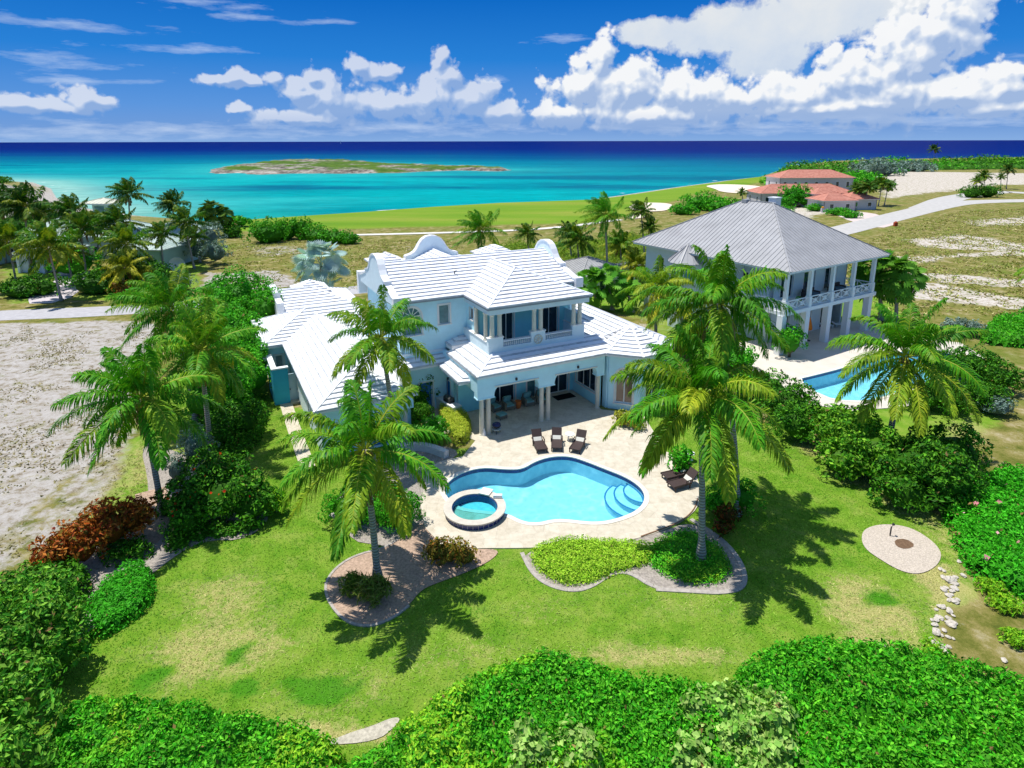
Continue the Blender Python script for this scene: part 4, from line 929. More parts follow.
# planting beds
m_mulch=mat('pink_mulch',(.42,.30,.22),.95,.05,noise=(9,.35,6),bump=(25,.6,.03))
m_mulch2=mat('grey_mulch',(.34,.30,.26),.95,.05,noise=(9,.35,6),bump=(25,.6,.03))
m_shell=mat('shell_gravel',(.52,.45,.37),.95,.05,noise=(16,.3,6),bump=(30,.7,.04))
bed1=[(322,592),(330,572),(352,556),(385,548),(400,535),(425,520),(432,540),(462,550),(500,549),(492,560),(468,572),(440,582),(420,590),(408,606),(390,620),(365,628),(340,620)]
bed2=[(521,553),(560,546),(602,544),(635,540),(662,532),(690,522),(722,540),(742,565),(745,588),(720,594),(690,592),(655,590),(628,572),(610,574),(590,588),(570,592),(545,585),(530,572)]
bed3=[(138,440),(175,450),(235,480),(275,510),(250,540),(200,540),(165,562),(120,600),(100,625),(70,640),(20,600),(40,560),(90,540),(140,520),(150,490)]
for nm,q,mm in (('planting_bed',bed1,m_mulch),('planting_bed',bed2,m_mulch2),('planting_bed',bed3,m_mulch2)):
    sheet(nm,q,.035,mm,2)
sheet('planting_bed',[(405,449),(440,445),(460,452),(448,462),(430,470),(425,500),(425,530),(395,548),(345,540),(330,505),(350,480),(372,452)],.030,m_mulch2,1)
sand_px=[(860,540),(863,530),(880,525),(905,527),(925,537),(941,552),(938,566),(920,576),(900,573),(878,560),(864,550)]
sheet('gravel_circle',sand_px,.04,m_shell,2)
sheet('gravel_circle',[(893,541),(905,540),(915,547),(905,551),(895,548)],.05,mat('dark_soil',(.16,.10,.06),.95,.05,noise=(8,.3)),1)
gap_px=[(318,746),(348,733),(372,726),(390,718),(400,718),(394,727),(375,742)]
sheet('gravel_patch',gap_px,.03,mat('white_sand',(.46,.42,.34),.95,.05,noise=(8,.3,6),bump=(20,.6,.04)),2)
# curbs along the beds
m_curb=mat('curb_stone',(.40,.36,.32),.9,.1,noise=(6,.2))
def curb(px,label=None,w=.12,h=.06,world=False,closed=False,m=m_curb):
    P_=smooth_poly(px if world else GP(px),2,closed); mb=MB(); n=len(P_)
    for i in range(n if closed else n-1): 
        a,b=P_[i],P_[(i+1)%n]; mb.bar((a[0],a[1],h/2),(b[0],b[1],h/2),w,h)
    o=mb.build('bed_curb',m,None); return o
tag(curb([(402,536),(385,548),(352,556),(330,572),(322,592),(340,620),(365,628),(390,620),(408,606)]),'low grey curb round the mulch bed under the left front palm','curb')
tag(curb(bed2[10:]+bed2[:1],w=.2,h=.04),'pale curb along the front of the low green bed by the pool','curb')
tag(curb([(690,520),(722,540),(742,565),(745,588),(722,594),(690,592),(655,590)],w=.24,h=.05),'wide grey curb curling round the foot of the right front palm','curb')
tag(curb([(190,445),(200,470),(235,500),(300,500),(330,505)],w=.01,h=.01) if False else curb([(330,515),(345,520),(372,528),(395,532)],w=.35,h=.10),'short stone edging beside the round green shrubs left of the pool','curb')
lw=MB(); P_=smooth_poly(GP([(400,451),(418,449.5),(432,452),(446,458)]),2,False)
for a,b in zip(P_[:-1],P_[1:]): lw.bar((a[0],a[1],.25),(b[0],b[1],.25),.42,.5)
tag(lw.build('low_wall',mat('pale_stone_wall',(.66,.64,.60),.85,.1,noise=(4,.12))),'low curved pale stone seat wall between lawn and deck','garden wall')
# stepping path at left wing
ribbon('path',[HW(-11.9,12.2)[:2],HW(-12.0,7)[:2],HW(-12.0,1)[:2]],.9,.03,m_trav)
# stone walk by the shrubs on the left
ribbon('path',[G(150,490),G(155,520),G(140,545)],1.6,.04,m_mulch)
# ------------------------------------------------ patio furniture
def lounger(label,x,y,rz,back=55,group='dark wicker loungers beside the pool'):
    t=thing('sun_lounger',label,'sun lounger',(x,y,.06),rz,group)
    w=.34; mb=MB()
    mb.box(-w,-1.0,.26,w,.25,.33); seat=mb.build('seat',m_wick,t)
    sl_=MB()
    for i in range(9): sl_.box(-w+.03,-.95+i*.135,.33,w-.03,-.95+i*.135+.09,.345)
    b=R(back); dy,dz=math.cos(b)*.78,math.sin(b)*.78
    bm=MB().obox((0,.25+dy/2,.31+dz/2),(w,0,0),(0,dy/2,dz/2),(0,-.03*math.sin(b),.03*math.cos(b))); bk=bm.build('backrest',m_wick,t)
    for sx in (-1,1):
        for yy in (-.9,.15): 
            MB().box(sx*w-.03,yy-.03,0,sx*w+.03,yy+.03,.26).build('leg',m_wick,t)
        MB().bar((sx*(w+.04),-.15,.52),(sx*(w+.04),.34,.52),.06,.05).bar((sx*(w+.04),-.12,.28),(sx*(w+.04),-.12,.5),.05).build('armrest',m_wick,t)
        MB().box(sx*w-.025,-1.02,.24,sx*w+.025,.27,.36).build('side_rail',m_wick,t)
    MB().obox((0,.30,.40),(w*.8,0,0),(0,.09,.10),(0,-.05,.045)).build('towel',m_trim,t)
    return t
def aim(p,q): return math.atan2(q[1]-p[1],q[0]-p[0])+math.pi/2   # local -Y (feet) towards q
def lay(label,head,feet,**k):
    a=G(*head); b=G(*feet); m=((a[0]+b[0])/2,(a[1]+b[1])/2); lounger(label,m[0],m[1],aim(a,b),**k)
lay('leftmost dark lounger turned slightly to the left above the pool',(534,440),(542,455))
lay('middle dark lounger pointing straight at the pool',(556,439),(556,453))
lay('dark lounger right of the small white table, turned to the right',(582,442),(574,454))
lay('nearer dark lounger at the right end of the pool under the palm',(694,484),(672,490),back=50)
lay('farther dark lounger at the right end of the pool under the palm',(688,476),(666,481),back=50)
x,y=G(569,441)
t=thing('side_table','small round white table between two loungers by the pool','table',(x,y,.06))
MB().lathe((0,0,0),[(.30,.44),(.32,.45),(.32,.48),(.3,.485)],20).build('table_top',m_white,t)
for a in (0,2.1,4.2): MB().bar((.08*math.cos(a),.08*math.sin(a),.44),(.24*math.cos(a),.24*math.sin(a),0),.035).build('leg',m_white,t)
x,y=G(689,461)
t=thing('side_table','white table beside the two loungers under the right palm','table',(x,y,.06))
MB().lathe((0,0,0),[(.28,.44),(.30,.45),(.30,.48),(.28,.485)],20).build('table_top',m_white,t); MB().lathe((0,0,0),[(.2,0),(.05,.04),(.05,.44)],12).build('leg',m_white,t)
def armchair(label,x,y,rz):
    t=thing('armchair',label,'armchair',(x,y,.06),rz,'cushioned wicker chairs in the loggia')
    MB().box(-.38,-.36,.1,.38,.36,.34).build('frame',m_ltwick,t)
    MB().obox((0,.40,.52),(.38,0,0),(0,.05,.02),(0,-.13,.36)).build('backrest',m_ltwick,t)
    for s_ in (-1,1): MB().box(s_*.38-.07,-.38,.1,s_*.38+.07,.4,.60).build('armrest',m_ltwick,t)
    MB().box(-.30,-.40,.345,.30,.30,.46).build('seat_cushion',m_aqua,t)
    MB().obox((0,.29,.70),(.29,0,0),(0,.06,.015),(0,-.09,.26)).build('back_cushion',m_aqua,t)
    for sx in (-1,1):
        for sy in (-1,1): MB().box(sx*.33-.03,sy*.31-.03,0,sx*.33+.03,sy*.31+.03,.1).build('leg',m_ltwick,t)
x,y=G(494,411); armchair('wicker armchair with aqua cushions nearest the left columns',x,y,AL+.25)
x,y=G(508,409.5); armchair('wicker armchair with aqua cushions left of the orange pot',x,y,AL)
x,y=G(528,405.5); armchair('wicker armchair with aqua cushions right of the orange pot',x,y,AL-.05)
x,y=G(541,403); armchair('wicker armchair with aqua cushions partly behind the middle columns',x,y,AL-.3)
x,y=G(501,419); t=thing('ottoman','aqua cushioned wicker footstool in front of the left armchair','footstool',(x,y,.06),AL+.2)
MB().box(-.34,-.28,.08,.34,.28,.30).build('frame',m_ltwick,t); MB().box(-.33,-.27,.302,.33,.27,.40).build('cushion',m_aqua,t)
for sx in (-1,1):
    for sy in (-1,1): MB().box(sx*.3-.03,sy*.24-.03,0,sx*.3+.03,sy*.24+.03,.08).build('leg',m_ltwick,t)
x,y=G(517.5,408.5); t=thing('plant_pot','orange clay pot between the loggia armchairs','pot',(x,y,.06))
MB().lathe((0,0,0),[(.16,0),(.22,.1),(.27,.35),(.22,.5)],18).build('pot',m_terra,t); MB().lathe((0,0,.5),[(.22,0),(.26,.02),(.26,.07),(.2,.08)],18).build('rim',m_terra,t)
x,y=G(563.5,397.5); tag(MB().box(-.85,-.45,0,.85,.45,.02).build('doormat',mat('black_mat',(.02,.02,.02),.95,.05),None),'black rectangular doormat in front of the loggia glass door','doormat'); bpy.data.objects['doormat'].location=(x,y,.062); bpy.data.objects['doormat'].rotation_euler=(0,0,AL)
x,y=G(496,433.5); t=thing('fire_bowl','dark round kettle bowl on a low stand beside the left loggia columns','kettle grill',(x,y,.06))
MB().lathe((0,0,.38),[(.05,0),(.22,.05),(.30,.16),(.31,.22)],20).build('bowl',m_dark,t); MB().lathe((0,0,.60),[(.31,0),(.28,.10),(.15,.18),(.03,.2)],20).build('lid',mat('navy_enamel',(.02,.025,.10),.2,.6),t)
MB().lathe((0,0,0),[(.34,.30),(.36,.32),(.34,.34)],20).build('shelf',m_beige,t)
for a in (.5,2.6,4.7): MB().bar((.1*math.cos(a),.1*math.sin(a),.42),(.3*math.cos(a),.3*math.sin(a),0),.03).build('leg',m_dark,t)
x,y=G(483.5,436); tag(MB().lathe((0,0,0),[(.12,0),(.14,.05),(.10,.3),(.05,.42),(.06,.5)],14).build('floor_lantern',m_white,None,(x,y,.06)),'little white lantern at the foot of the left loggia columns','lantern')
a=G(440,408); b=G(456,418); t=thing('outdoor_counter','white topped outdoor counter behind the yellow hedge','counter',((a[0]+b[0])/2,(a[1]+b[1])/2,.06),math.atan2(b[1]-a[1],b[0]-a[0]))
MB().box(-1.2,-.3,0,1.2,.3,.84).build('base',m_stucco2,t); MB().box(-1.27,-.37,.84,1.27,.37,.92).build('counter_top',m_white,t)
gx,gy=(a[0]*.45+b[0]*.55,a[1]*.45+b[1]*.55)
t2=thing('gas_grill','black gas grill standing on the white outdoor counter','grill',(gx,gy,.98),math.atan2(b[1]-a[1],b[0]-a[0]))
MB().box(-.4,-.24,0,.4,.24,.16).build('body',m_dark,t2); MB().extrude([(-.4,-.24,.17),(-.4,.24,.17),(-.4,.22,.38),(-.4,.08,.45),(-.4,-.08,.45),(-.4,-.22,.34)][::-1],(.8,0,0)).build('hood',mat('steel_hood',(.12,.12,.12),.3,.5,metal=.6),t2)
# rocks and the sprinkler in the gravel circle
rng=random.Random(5)
m_rock=mat('white_rock',(.55,.50,.43),.9,.1,noise=(4,.25,6),bump=(8,.6,.05))
def rock(label,px,py,s,group='white rocks edging the lawn on the right'):
    x,y=G(px,py); mb=MB(); 
    pr=[(.35,-.08),(.95,.05),(1.0,.3),(.72,.55),(.3,.66),(.02,.68)]; mb.lathe((0,0,0),pr,9)
    vv=[]
    for p in mb.v:
        k=1+.35*(rng.random()-.5); vv.append((p[0]*s*k*1.1,p[1]*s*k*.8,p[2]*s*(1+.3*(rng.random()-.5))))
    mb.v=vv; o=mb.build('rock',m_rock,None,(x,y,.02)); o.rotation_euler=(0,0,rng.random()*6); tag(o,label,'rock',group)
RK=[(949,582,.50,'largest flat pale rock at the far end of the row below the gravel circle'),(953,590,.30,None),(947,597,.26,None),(953,603,.34,None),(948,613,.30,None),(946,619,.20,None),(952,617,.16,None),(949,626,.38,'biggest rock halfway down the row'),(943,632,.22,None),(935,634,.40,None),(931,641,.24,None),(938,648,.44,'large pale rock at the lower end of the row'),(945,653,.24,None),(936,658,.22,None),(952,640,.14,None),(905,656,.42,'broad pale rock against the front hedge, left of the row'),(895,655,.30,None),(915,661,.26,None),(962,577,.26,None),(958,563,.22,None),(1003,662,.24,'lone pale rock at the right end of the front hedge'),(941,664,.28,None)]
for px,py,s_,lb in RK: rock(lb or 'small pale rock in the loose row between lawn and brown scrub',px,py,s_*.55)
for k in range(34):
    tt_=rng.random(); px=952-22*tt_+rng.gauss(0,6); py=575+88*tt_+rng.gauss(0,3); rock('small pale rock in the loose row between lawn and brown scrub',px,py,.07+.09*rng.random())
for k in range(16): rock('pale pebble on bare ground at the hedge foot left of the rock row',896+rng.gauss(0,10),657+rng.gauss(0,4),.06+.08*rng.random(),'pale pebbles by the front hedge')
x,y=G(889,537); t=thing('sprinkler','thin dark sprinkler pipe standing in the gravel circle','sprinkler',(x,y,.04))
MB().tube([(0,0,0),(0,0,.5),(.1,.02,.62)],.035).build('pipe',m_dark,t); MB().lathe((.1,.02,.6),[(.05,0),(.08,.03),(.05,.09)],10).build('head',m_dark,t)
# ------------------------------------------------ vegetation
m_leaf=leafmat('leaf_surface',.20,.55,.12)
m_frond=leafmat('frond_surface',.26,.5,.16)
m_matte=leafmat('matte_leaf_surface',.2,.8,.1)
def bark_x(t,b,tcn):
    w=N(t,'ShaderNodeTexWave',bands_direction='Z'); w.inputs['Scale'].default_value=2.2; w.inputs['Distortion'].default_value=2.5; w.inputs['Detail'].default_value=3; L(t,tcn.outputs['Object'],w.inputs['Vector'])
    L(t,ramp(t,w.outputs['Fac'],[(.0,(.20,.17,.145)),(.45,(.34,.305,.27)),(1,(.46,.42,.38))]),b.inputs['Base Color'])
    bp=N(t,'ShaderNodeBump',inp={'Strength':.6,'Distance':.03}); L(t,w.outputs['Fac'],bp.inputs['Height']); L(t,bp.outputs[0],b.inputs['Normal'])
m_bark=mat('palm_bark',(.25,.22,.19),.9,.1,extra=bark_x)
m_wood=mat('shrub_wood',(.13,.10,.07),.9,.1,noise=(6,.3))
def nrmz(a): return a/np.maximum(np.linalg.norm(a,axis=-1,keepdims=True),1e-9)
def frond_arrays(rg,az,el,Ln,wind,droop,ns=61,lw=.055,ll=.95,col0=(.05,.16,.01),yel=0.0,curl=.5,tatter=.0):
    """one pinnate frond starting at the origin; returns verts, quads, colours"""
    ST=14; d=np.array([math.cos(az)*math.cos(el),math.sin(az)*math.cos(el),math.sin(el)]); p=np.zeros(3); P_=[p.copy()]; D=[d.copy()]
    for i in range(ST):
        s=(i+1)/ST; d=d+np.array([wind[0],wind[1],0])*(.25+s)/ST*1.3+np.array([0,0,-droop*(.25+1.5*s)/ST]); d/=np.linalg.norm(d)
        p=p+d*Ln/ST; P_.append(p.copy()); D.append(d.copy())
    P_=np.array(P_); D=np.array(D)
    side0=np.cross(D[0],[0,0,1.0]); side0/=max(np.linalg.norm(side0),1e-6)
    tw=rg.normal(0,.35)
    V=[];F=[];C=[]
    mid=np.array(col0)*(1-yel)+np.array((.56,.48,.03))*yel; rib=np.array((.50,.50,.05))*(.6+.6*yel)+mid*.3
    # rachis
    k=0
    for i in range(ST+1):
        s_=np.cross(D[i],[0,0,1.0]); n_=np.linalg.norm(s_); s_=s_/n_ if n_>.05 else side0
        u_=np.cross(s_,D[i]); r=.045*(1-i/ST)+.008
        for a in range(3):
            t=2*math.pi*a/3; V.append(P_[i]+(s_*math.cos(t)+u_*math.sin(t))*r); C.append(rib)
    for i in range(ST):
        for a in range(3): F.append((i*3+a,i*3+(a+1)%3,(i+1)*3+(a+1)%3,(i+1)*3+a))
    base=len(V)
    tpos=np.linspace(.14,.995,ns); i0=np.clip((tpos*ST).astype(int),0,ST-1); fr=(tpos*ST-i0)[:,None]
    B=P_[i0]*(1-fr)+P_[i0+1]*fr; T=nrmz(D[i0]*(1-fr)+D[i0+1]*fr)
    S=np.cross(T,[0,0,1.0]); nn=np.linalg.norm(S,axis=1,keepdims=True); S=np.where(nn>.15,S/np.maximum(nn,1e-6),side0)
    U=np.cross(S,T)
    VV=[];CC=[]
    for sg in (-1,1):
        prof=np.clip(np.sin(np.pi*(.10+.86*tpos))**.6,.25,1)*ll*(1+rg.normal(0,.08,ns))
        if tatter: prof=prof*np.where(rg.random(ns)<tatter,.45,1)
        th=tw+rg.normal(0,.16,ns)
        side=S*sg*np.cos(th*sg)[:,None]+U*(np.sin(th*sg)+.18)[:,None]
        fwd=(.45+.75*tpos**1.5)[:,None]
        d1=nrmz(side+T*fwd+rg.normal(0,.15,(ns,3)))
        w3=np.array([wind[0],wind[1],0])*.55
        d2=nrmz(d1+np.array([0,0,-curl])+w3*.7+rg.normal(0,.16,(ns,3))); d3=nrmz(d2+np.array([0,0,-curl*1.6])+w3)
        l=prof[:,None]; m1=B+d1*l*.34; m2=m1+d2*l*.34; m3=m2+d3*l*.32
        wv=nrmz(np.cross(d2,U)+1e-6)*lw
        for q,ww in ((B,.5),(m1,1.0),(m2,.8),(m3,.15)):
            VV.append(q-wv*ww); VV.append(q+wv*ww)
        br=(.8+.5*rg.random(ns))[:,None]; yy=np.clip(yel+rg.normal(0,.09,ns)-.05,0,1)[:,None]
        c=(np.array(col0)*(1-yy)+np.array((.60,.54,.03))*yy)*br
        for q in range(8): CC.append(c if q<6 else c*1.05+np.array((.03,.025,0))*(.4+yel))
    VV=np.stack(VV,1).reshape(-1,3); CC=np.stack(CC,1).reshape(-1,3)   # ns,16,3
    qs=[]
    st=base+np.arange(ns)*16
    for h in (0,8):
        for j in (0,2,4): qs.append(np.stack([st+h+j,st+h+j+1,st+h+j+3,st+h+j+2],1))
    F=np.concatenate([np.array(F)]+qs); V=np.concatenate([np.array(V),VV]); C=np.concatenate([np.array(C),CC])
    return V,F,C
def crown_mesh(seed,n=24,Ln=4.6,wind=(-.35,-.05),droop=1.15,ns=61,lw=.038,ll=1.0,yellow=.25,col=(.065,.27,.010),elmin=-34,curl=.95,dead=3):
    rg=np.random.default_rng(seed); Vs=[];Fs=[];Cs=[];k=0; ga=math.pi*(3-math.sqrt(5))
    for i in range(n):
        f=i/(n-1); el=R(82-(82-elmin)*f**.85+rg.normal(0,5)); az=i*ga+rg.normal(0,.18)
        y=np.clip(yellow*(.25+1.3*f)+rg.normal(0,.12),0,.95) if rg.random()<.75 else np.clip(yellow*.3,0,1)
        L_=Ln*(.72+.28*min(1,f*2.2))*(1+rg.normal(0,.06)); shade=.8+.45*rg.random()
        V,F,C=frond_arrays(rg,az,el,L_,wind,droop*(.75+.5*rg.random()),ns,lw,ll,tuple(c*shade for c in col),y,curl,.04)
        off_=np.array([math.cos(az),math.sin(az),0])*.12+np.array([0,0,.15*(1-f)])
        Vs.append(V+off_);Fs.append(F+k);Cs.append(C);k+=len(V)
    for i in range(dead):      # dead brown fronds hanging against the trunk
        V,F,C=frond_arrays(rg,rg.random()*6.28,R(-35-20*rg.random()),Ln*.55,(0,0),2.2,max(16,ns//3),lw*.8,ll*.6,(.20,.12,.05),0,1.6,.4); C=C*0+np.array((.26,.17,.075))*(.7+.5*rg.random((len(V),1)))
        Vs.append(V);Fs.append(F+k);Cs.append(C);k+=len(V)
    return np.concatenate(Vs),np.concatenate(Fs),np.concatenate(Cs)
def trunk_mesh(bx,by,h,tx,ty,r=.17,parent=None):
    """curved trunk from (0,0,0) to (tx,ty,h)"""
    mb=MB(); n=14; pts=[];rad=[]
    for i in range(n+1):
        s=i/n; q=s**1.5*.75+s*.25; pts.append((tx*q,ty*q,h*s-.05*(i==0))); rad.append(r*(1.75-.75*min(1,s*7))*(1-.32*s)*(1+.04*(i%2)))
    mb.tube(pts,rad,10); return mb.build('trunk',m_bark,parent,smooth=True)
def palm(label,base,crown_px,Ln=4.6,n=24,seed=1,group=None,name='coconut_palm',nuts=True,**k):
    """base pixel on the ground; crown centre pixel seen above it"""
    x,y=G(*base) if len(base)==2 else (base[0],base[1])
    r=ray(*crown_px); ycr=y+k.pop('dy',0); t=ycr/r[1]; cx,cz=r[0]*t,HC+r[2]*t
    o=thing(name,label,'palm tree',(x,y,0),0,group)
    trunk_mesh(x,y,cz,cx-x,ycr-y,k.pop('tr',.17),o)
    V,F,C=crown_mesh(seed,n,Ln,**k)
    rawmesh('crown',V,F,m_frond,o,(cx-x,ycr-y,cz),col=C)
    if nuts:
        nb=MB(); rr=random.Random(seed)
        for i in range(7):
            a=rr.random()*6.3; c=(cx-x+.28*math.cos(a),ycr-y+.28*math.sin(a),cz-.25-.15*rr.random()); nb.lathe(c,[(.02,-.13),(.09,-.08),(.115,0),(.08,.09),(.02,.13)],8)
        nb.build('coconuts',mat('coconut_husk',(.40,.26,.05),.6,.3) if 'coconut_husk' not in bpy.data.materials else bpy.data.materials['coconut_husk'],o,smooth=True)['kind']='stuff'
    return o
# front palms
palm('tall coconut palm in the pink mulch bed nearest the hot tub',(377,582),(364,450),4.3,20,seed=11,wind=(-.15,-.10),ns=82,ll=1.0,yellow=.25,group='coconut palms around the villa garden')
palm('coconut palm against the left wing roof, second crown above the front palm',(398,462),(380,338),4.0,20,seed=12,wind=(-.30,.05),ns=75,yellow=.30,group='coconut palms around the villa garden',dy=.6)
palm('big coconut palm with pale straight trunk in the right bed by the pool',(700,562),(700,398),4.5,26,seed=13,wind=(-.22,-.12),ns=86,ll=1.05,yellow=.27,group='coconut palms around the villa garden',dy=1.2)
palm('tall coconut palm whose crown tops the others before the neighbour roof',(736,515),(718,305),4.2,26,seed=14,wind=(-.15,.0),ns=78,yellow=.20,group='coconut palms around the villa garden',dy=1.0)
palm('leaning coconut palm over the gravel lot left of the flowering bush',(162,515),(140,398),4.1,23,seed=15,wind=(-.35,-.05),ns=75,yellow=.20,group='coconut palms around the villa garden')
palm('coconut palm right of the leaning one, trunk behind the flowering bush',(211,455),(200,350),4.1,22,seed=16,wind=(-.25,-.05),ns=72,yellow=.26,group='coconut palms around the villa garden')
palm('coconut palm farthest back of the three at the left lawn edge',(196,420),(170,308),4.3,24,seed=17,wind=(-.5,.0),ns=68,yellow=.12,group='coconut palms around the villa garden')
palm('yellowing coconut palm over the neighbour pool',(884,462),(906,358),5.0,26,seed=18,wind=(-.02,-.12),ns=78,yellow=.26,ll=1.0,group='coconut palms around the neighbour pool',tr=.2)
palm('coconut palm leaning in from the right picture edge',(1085,345),(1062,268),3.9,20,seed=19,wind=(-.5,.0),ns=61,yellow=.25)
palm('yellow coconut palm between the two villas',(655,352),(655,288),4.0,17,seed=20,wind=(-.3,-.05),ns=65,yellow=.70,group='coconut palms behind the blue villa')
palm('second yellow coconut palm closer to the grey turret',(690,352),(672,300),3.7,15,seed=21,wind=(-.3,0),ns=61,yellow=.62,group='coconut palms behind the blue villa')
palm('slender dark coconut palm blown left behind the right gable',(607,287),(605,215),4.2,24,seed=22,wind=(-.9,0),ns=53,droop=.6,yellow=.20,group='coconut palms behind the blue villa')
palm('windblown coconut palm behind the middle of the high roof',(484,285),(480,230),4.0,24,seed=23,wind=(-.8,0),ns=53,droop=.6,yellow=.15,group='coconut palms behind the blue villa')
# prototypes for the farther palms
protos=[]
def far_palm(label,base,crown_px,sc=1.0,kind=0,group=None,rz=0.0,ground=0.0):
    x,y=G(base[0],base[1],ground); zt=HC+ray(*crown_px)[2]*y/ray(*crown_px)[1]; cx=ray(*crown_px)[0]*y/ray(*crown_px)[1]
    o=bpy.data.objects.new('coconut_palm',None); COL.objects.link(o); o.location=(x,y,ground); tag(o,label,'palm tree',group)
    tp=protos[kind]
    h=max(zt-ground,1.0)
    tr=bpy.data.objects.new('trunk',tmesh); COL.objects.link(tr); tr.parent=o; tr.scale=(1,1,h/6.0); 
    lean=cx-x; tr.rotation_euler=(0,math.atan2(lean,h),0)
    cr=bpy.data.objects.new('crown',tp); COL.objects.link(cr); cr.parent=o; cr.location=(lean,0,h); cr.scale=(sc,sc,sc); cr.rotation_euler=(0,0,rz)
    return o
tt=trunk_mesh(0,0,6,0,0,.15); tmesh=tt.data; bpy.data.objects.remove(tt)
for sd,w,dr,ye,cl in ((31,(-1.0,-.05),.55,.08,(.045,.16,.012)),(32,(-.75,.0),.65,.16,(.055,.19,.012)),(33,(-.5,-.05),.75,.28,(.06,.21,.012)),(34,(-.9,.1),.5,.04,(.035,.13,.012)),(35,(-.35,0),.8,.6,(.06,.15,.012))):
    V,F,C=crown_mesh(sd,24,3.7,w,dr,30,.08,1.0,ye,tuple(q*.8 for q in cl),-25,.9,2); o_=rawmesh('crown',V,F,m_frond,col=C); protos.append(o_.data); bpy.data.objects.remove(o_)
GL='windblown palms round the green roofed house'
FP=[('dark palm crown against the sea above the green roofs, tallest in the row',(132,258),(128,193),1.0,0),('windblown palm against the sea left of the fan palms',(176,256),(172,203),.85,3),
 ('palm with drooping fronds just under the sea palm beside the silver bush',(194,268),(184,222),1.0,1),('lone slim palm in front of the pale wall by the satellite dish',(164,274),(160,234),.78,1),
 ('broad dark palm before the little lookout tower',(118,275),(117,222),1.0,0),('dark palm above the driveway, blown flat to the left',(74,272),(70,212),1.05,0),('palm at the top of the driveway beside the white garage',(87,282),(80,228),1.0,1),
 ('tall dark palm with thin bare trunk at the far left',(30,272),(24,205),1.2,3),('dark palm at the left picture edge near the beach',(5,262),(2,205),1.2,3),('palm with orange lower fronds at the left picture edge',(17,288),(8,240),1.1,2),
 ('palm with orange fronds left of the driveway mouth',(61,300),(48,246),1.15,2),('yellowing palm leaning over the driveway mouth',(73,285),(66,252),.75,4),('yellow green palm right of the driveway',(125,286),(126,243),1.05,2),
 ('low yellow palm in front of the green shrubs by the road',(122,293),(124,266),.9,4),('small round palm crown right of the low yellow palm',(143,290),(141,270),.45,4),('dark palm between garage and lookout tower',(98,268),(97,225),.9,0),
 ('shaggy dark palm left of the pale roof ridge',(50,262),(44,214),.9,3),('half hidden palm left of the silver bush',(200,262),(193,236),.7,1)]
for i,(lb,b,c,s_,kd) in enumerate(FP): far_palm(lb,b,c,s_,kd,GL,rz=(i*37%20-10)*.03)
GM='palms behind the blue villa roof'
for i,(lb,b,c,s_,kd) in enumerate([('dark small palm right of the high roof gable',(531,278),(527,234),.62,1),('bushy palm between the gable and the slender palm',(580,280),(577,240),.95,1),('small palm near the golf bunker',(645,262),(641,212),.75,1),('palm beside the seaward bunker, left one',(652,262),(650,228),.6,2),
  ('low pale palm left of the hut roof',(548,292),(546,262),.85,2),('palm low behind the slender dark palm',(622,276),(620,246),.9,2),('dark palm behind the hut at the golf path',(572,262),(568,232),.7,0),('palm squeezed between hut and grey villa roof',(640,296),(636,266),.8,4)]): far_palm(lb,b,c,s_,kd,GM,rz=.2*i)
GR='palms by the red roofed houses and far road'
for i,(lb,b,c,s_,kd) in enumerate([('palm before the red entry roof, left of the pair',(854,209),(858,190),.85,1),('palm leaning left at the pink driveway',(864,210),(868,188),.9,0),('palm at the right end of the red house drive',(878,207),(882,185),.9,1),('slim palm just right of the pink driveway palms',(884,206),(888,187),.8,0),
  ('lone palm sticking up against the navy sea',(934,163),(934,150),1.7,3),('tall palm on the far right traffic island',(985,195),(984,177),.9,1),('palm at the right edge of the far loop road',(1006,190),(1008,171),.9,3),('palm left of the tall island palm',(975,198),(977,182),.7,2),('shorter palm beside the right edge road palm',(1000,191),(1001,178),.6,1),('tiny palm by the bunker left of the red house',(743,212),(742,193),.5,1)]): far_palm(lb,b,c,s_,kd,GR,rz=.15*i)
# fan palms
def fan_crown(seed,n,Rl,col,col2,pet=.9,blades=15,el0=-50,fs=.5):
    rg=np.random.default_rng(seed); V=[];F=[];C=[]
    for i in range(n):
        el=R(el0+(88-el0)*((i+.5)/n)**.8+rg.normal(0,6)); az=i*2.39996+rg.normal(0,.2)
        d=np.array([math.cos(az)*math.cos(el),math.sin(az)*math.cos(el),math.sin(el)]); s_=np.cross(d,[0,0,1.]); s_/=max(1e-6,np.linalg.norm(s_)); u=np.cross(s_,d)
        d=nrmz(d+np.array([0,0,-.15])); tip=d*Rl*pet; b=len(V)
        cc=(np.array(col)+(np.array(col2)-np.array(col))*rg.random())*(.8+.4*rg.random())
        V+=[-s_*.03,s_*.03,tip+s_*.02,tip-s_*.02]; F.append((b,b+1,b+2,b+3)); C+=[cc]*4
        nd=nrmz(u*.45+d*.8+rg.normal(0,.3,3)); f_=d*.8+u*.2; f_=nrmz(f_-nd*np.dot(f_,nd)); s_=nrmz(np.cross(nd,f_))
        for k in range(blades):
            a=-2.4+4.8*k/(blades-1); r=Rl*fs*(1-.25*abs(a)/2.0)
            bd=f_*math.cos(a)+s_*math.sin(a)+d*.15; bd=bd+np.array([0,0,.04]); perp=nrmz(np.cross(bd,nd)); b=len(V)
            e=tip+bd*r*.6; e2=tip+bd*r+np.array([0,0,-.16*r])+nd*.05; w=r*(.15 if blades<16 else .085)
            V+=[tip,e-perp*w+nd*.05*r,e2,e+perp*w-nd*.02*r]; F.append((b,b+1,b+2,b+3)); C+=[cc*(.9+.2*rg.random())]*4
    return np.array(V),np.array(F),np.array(C)
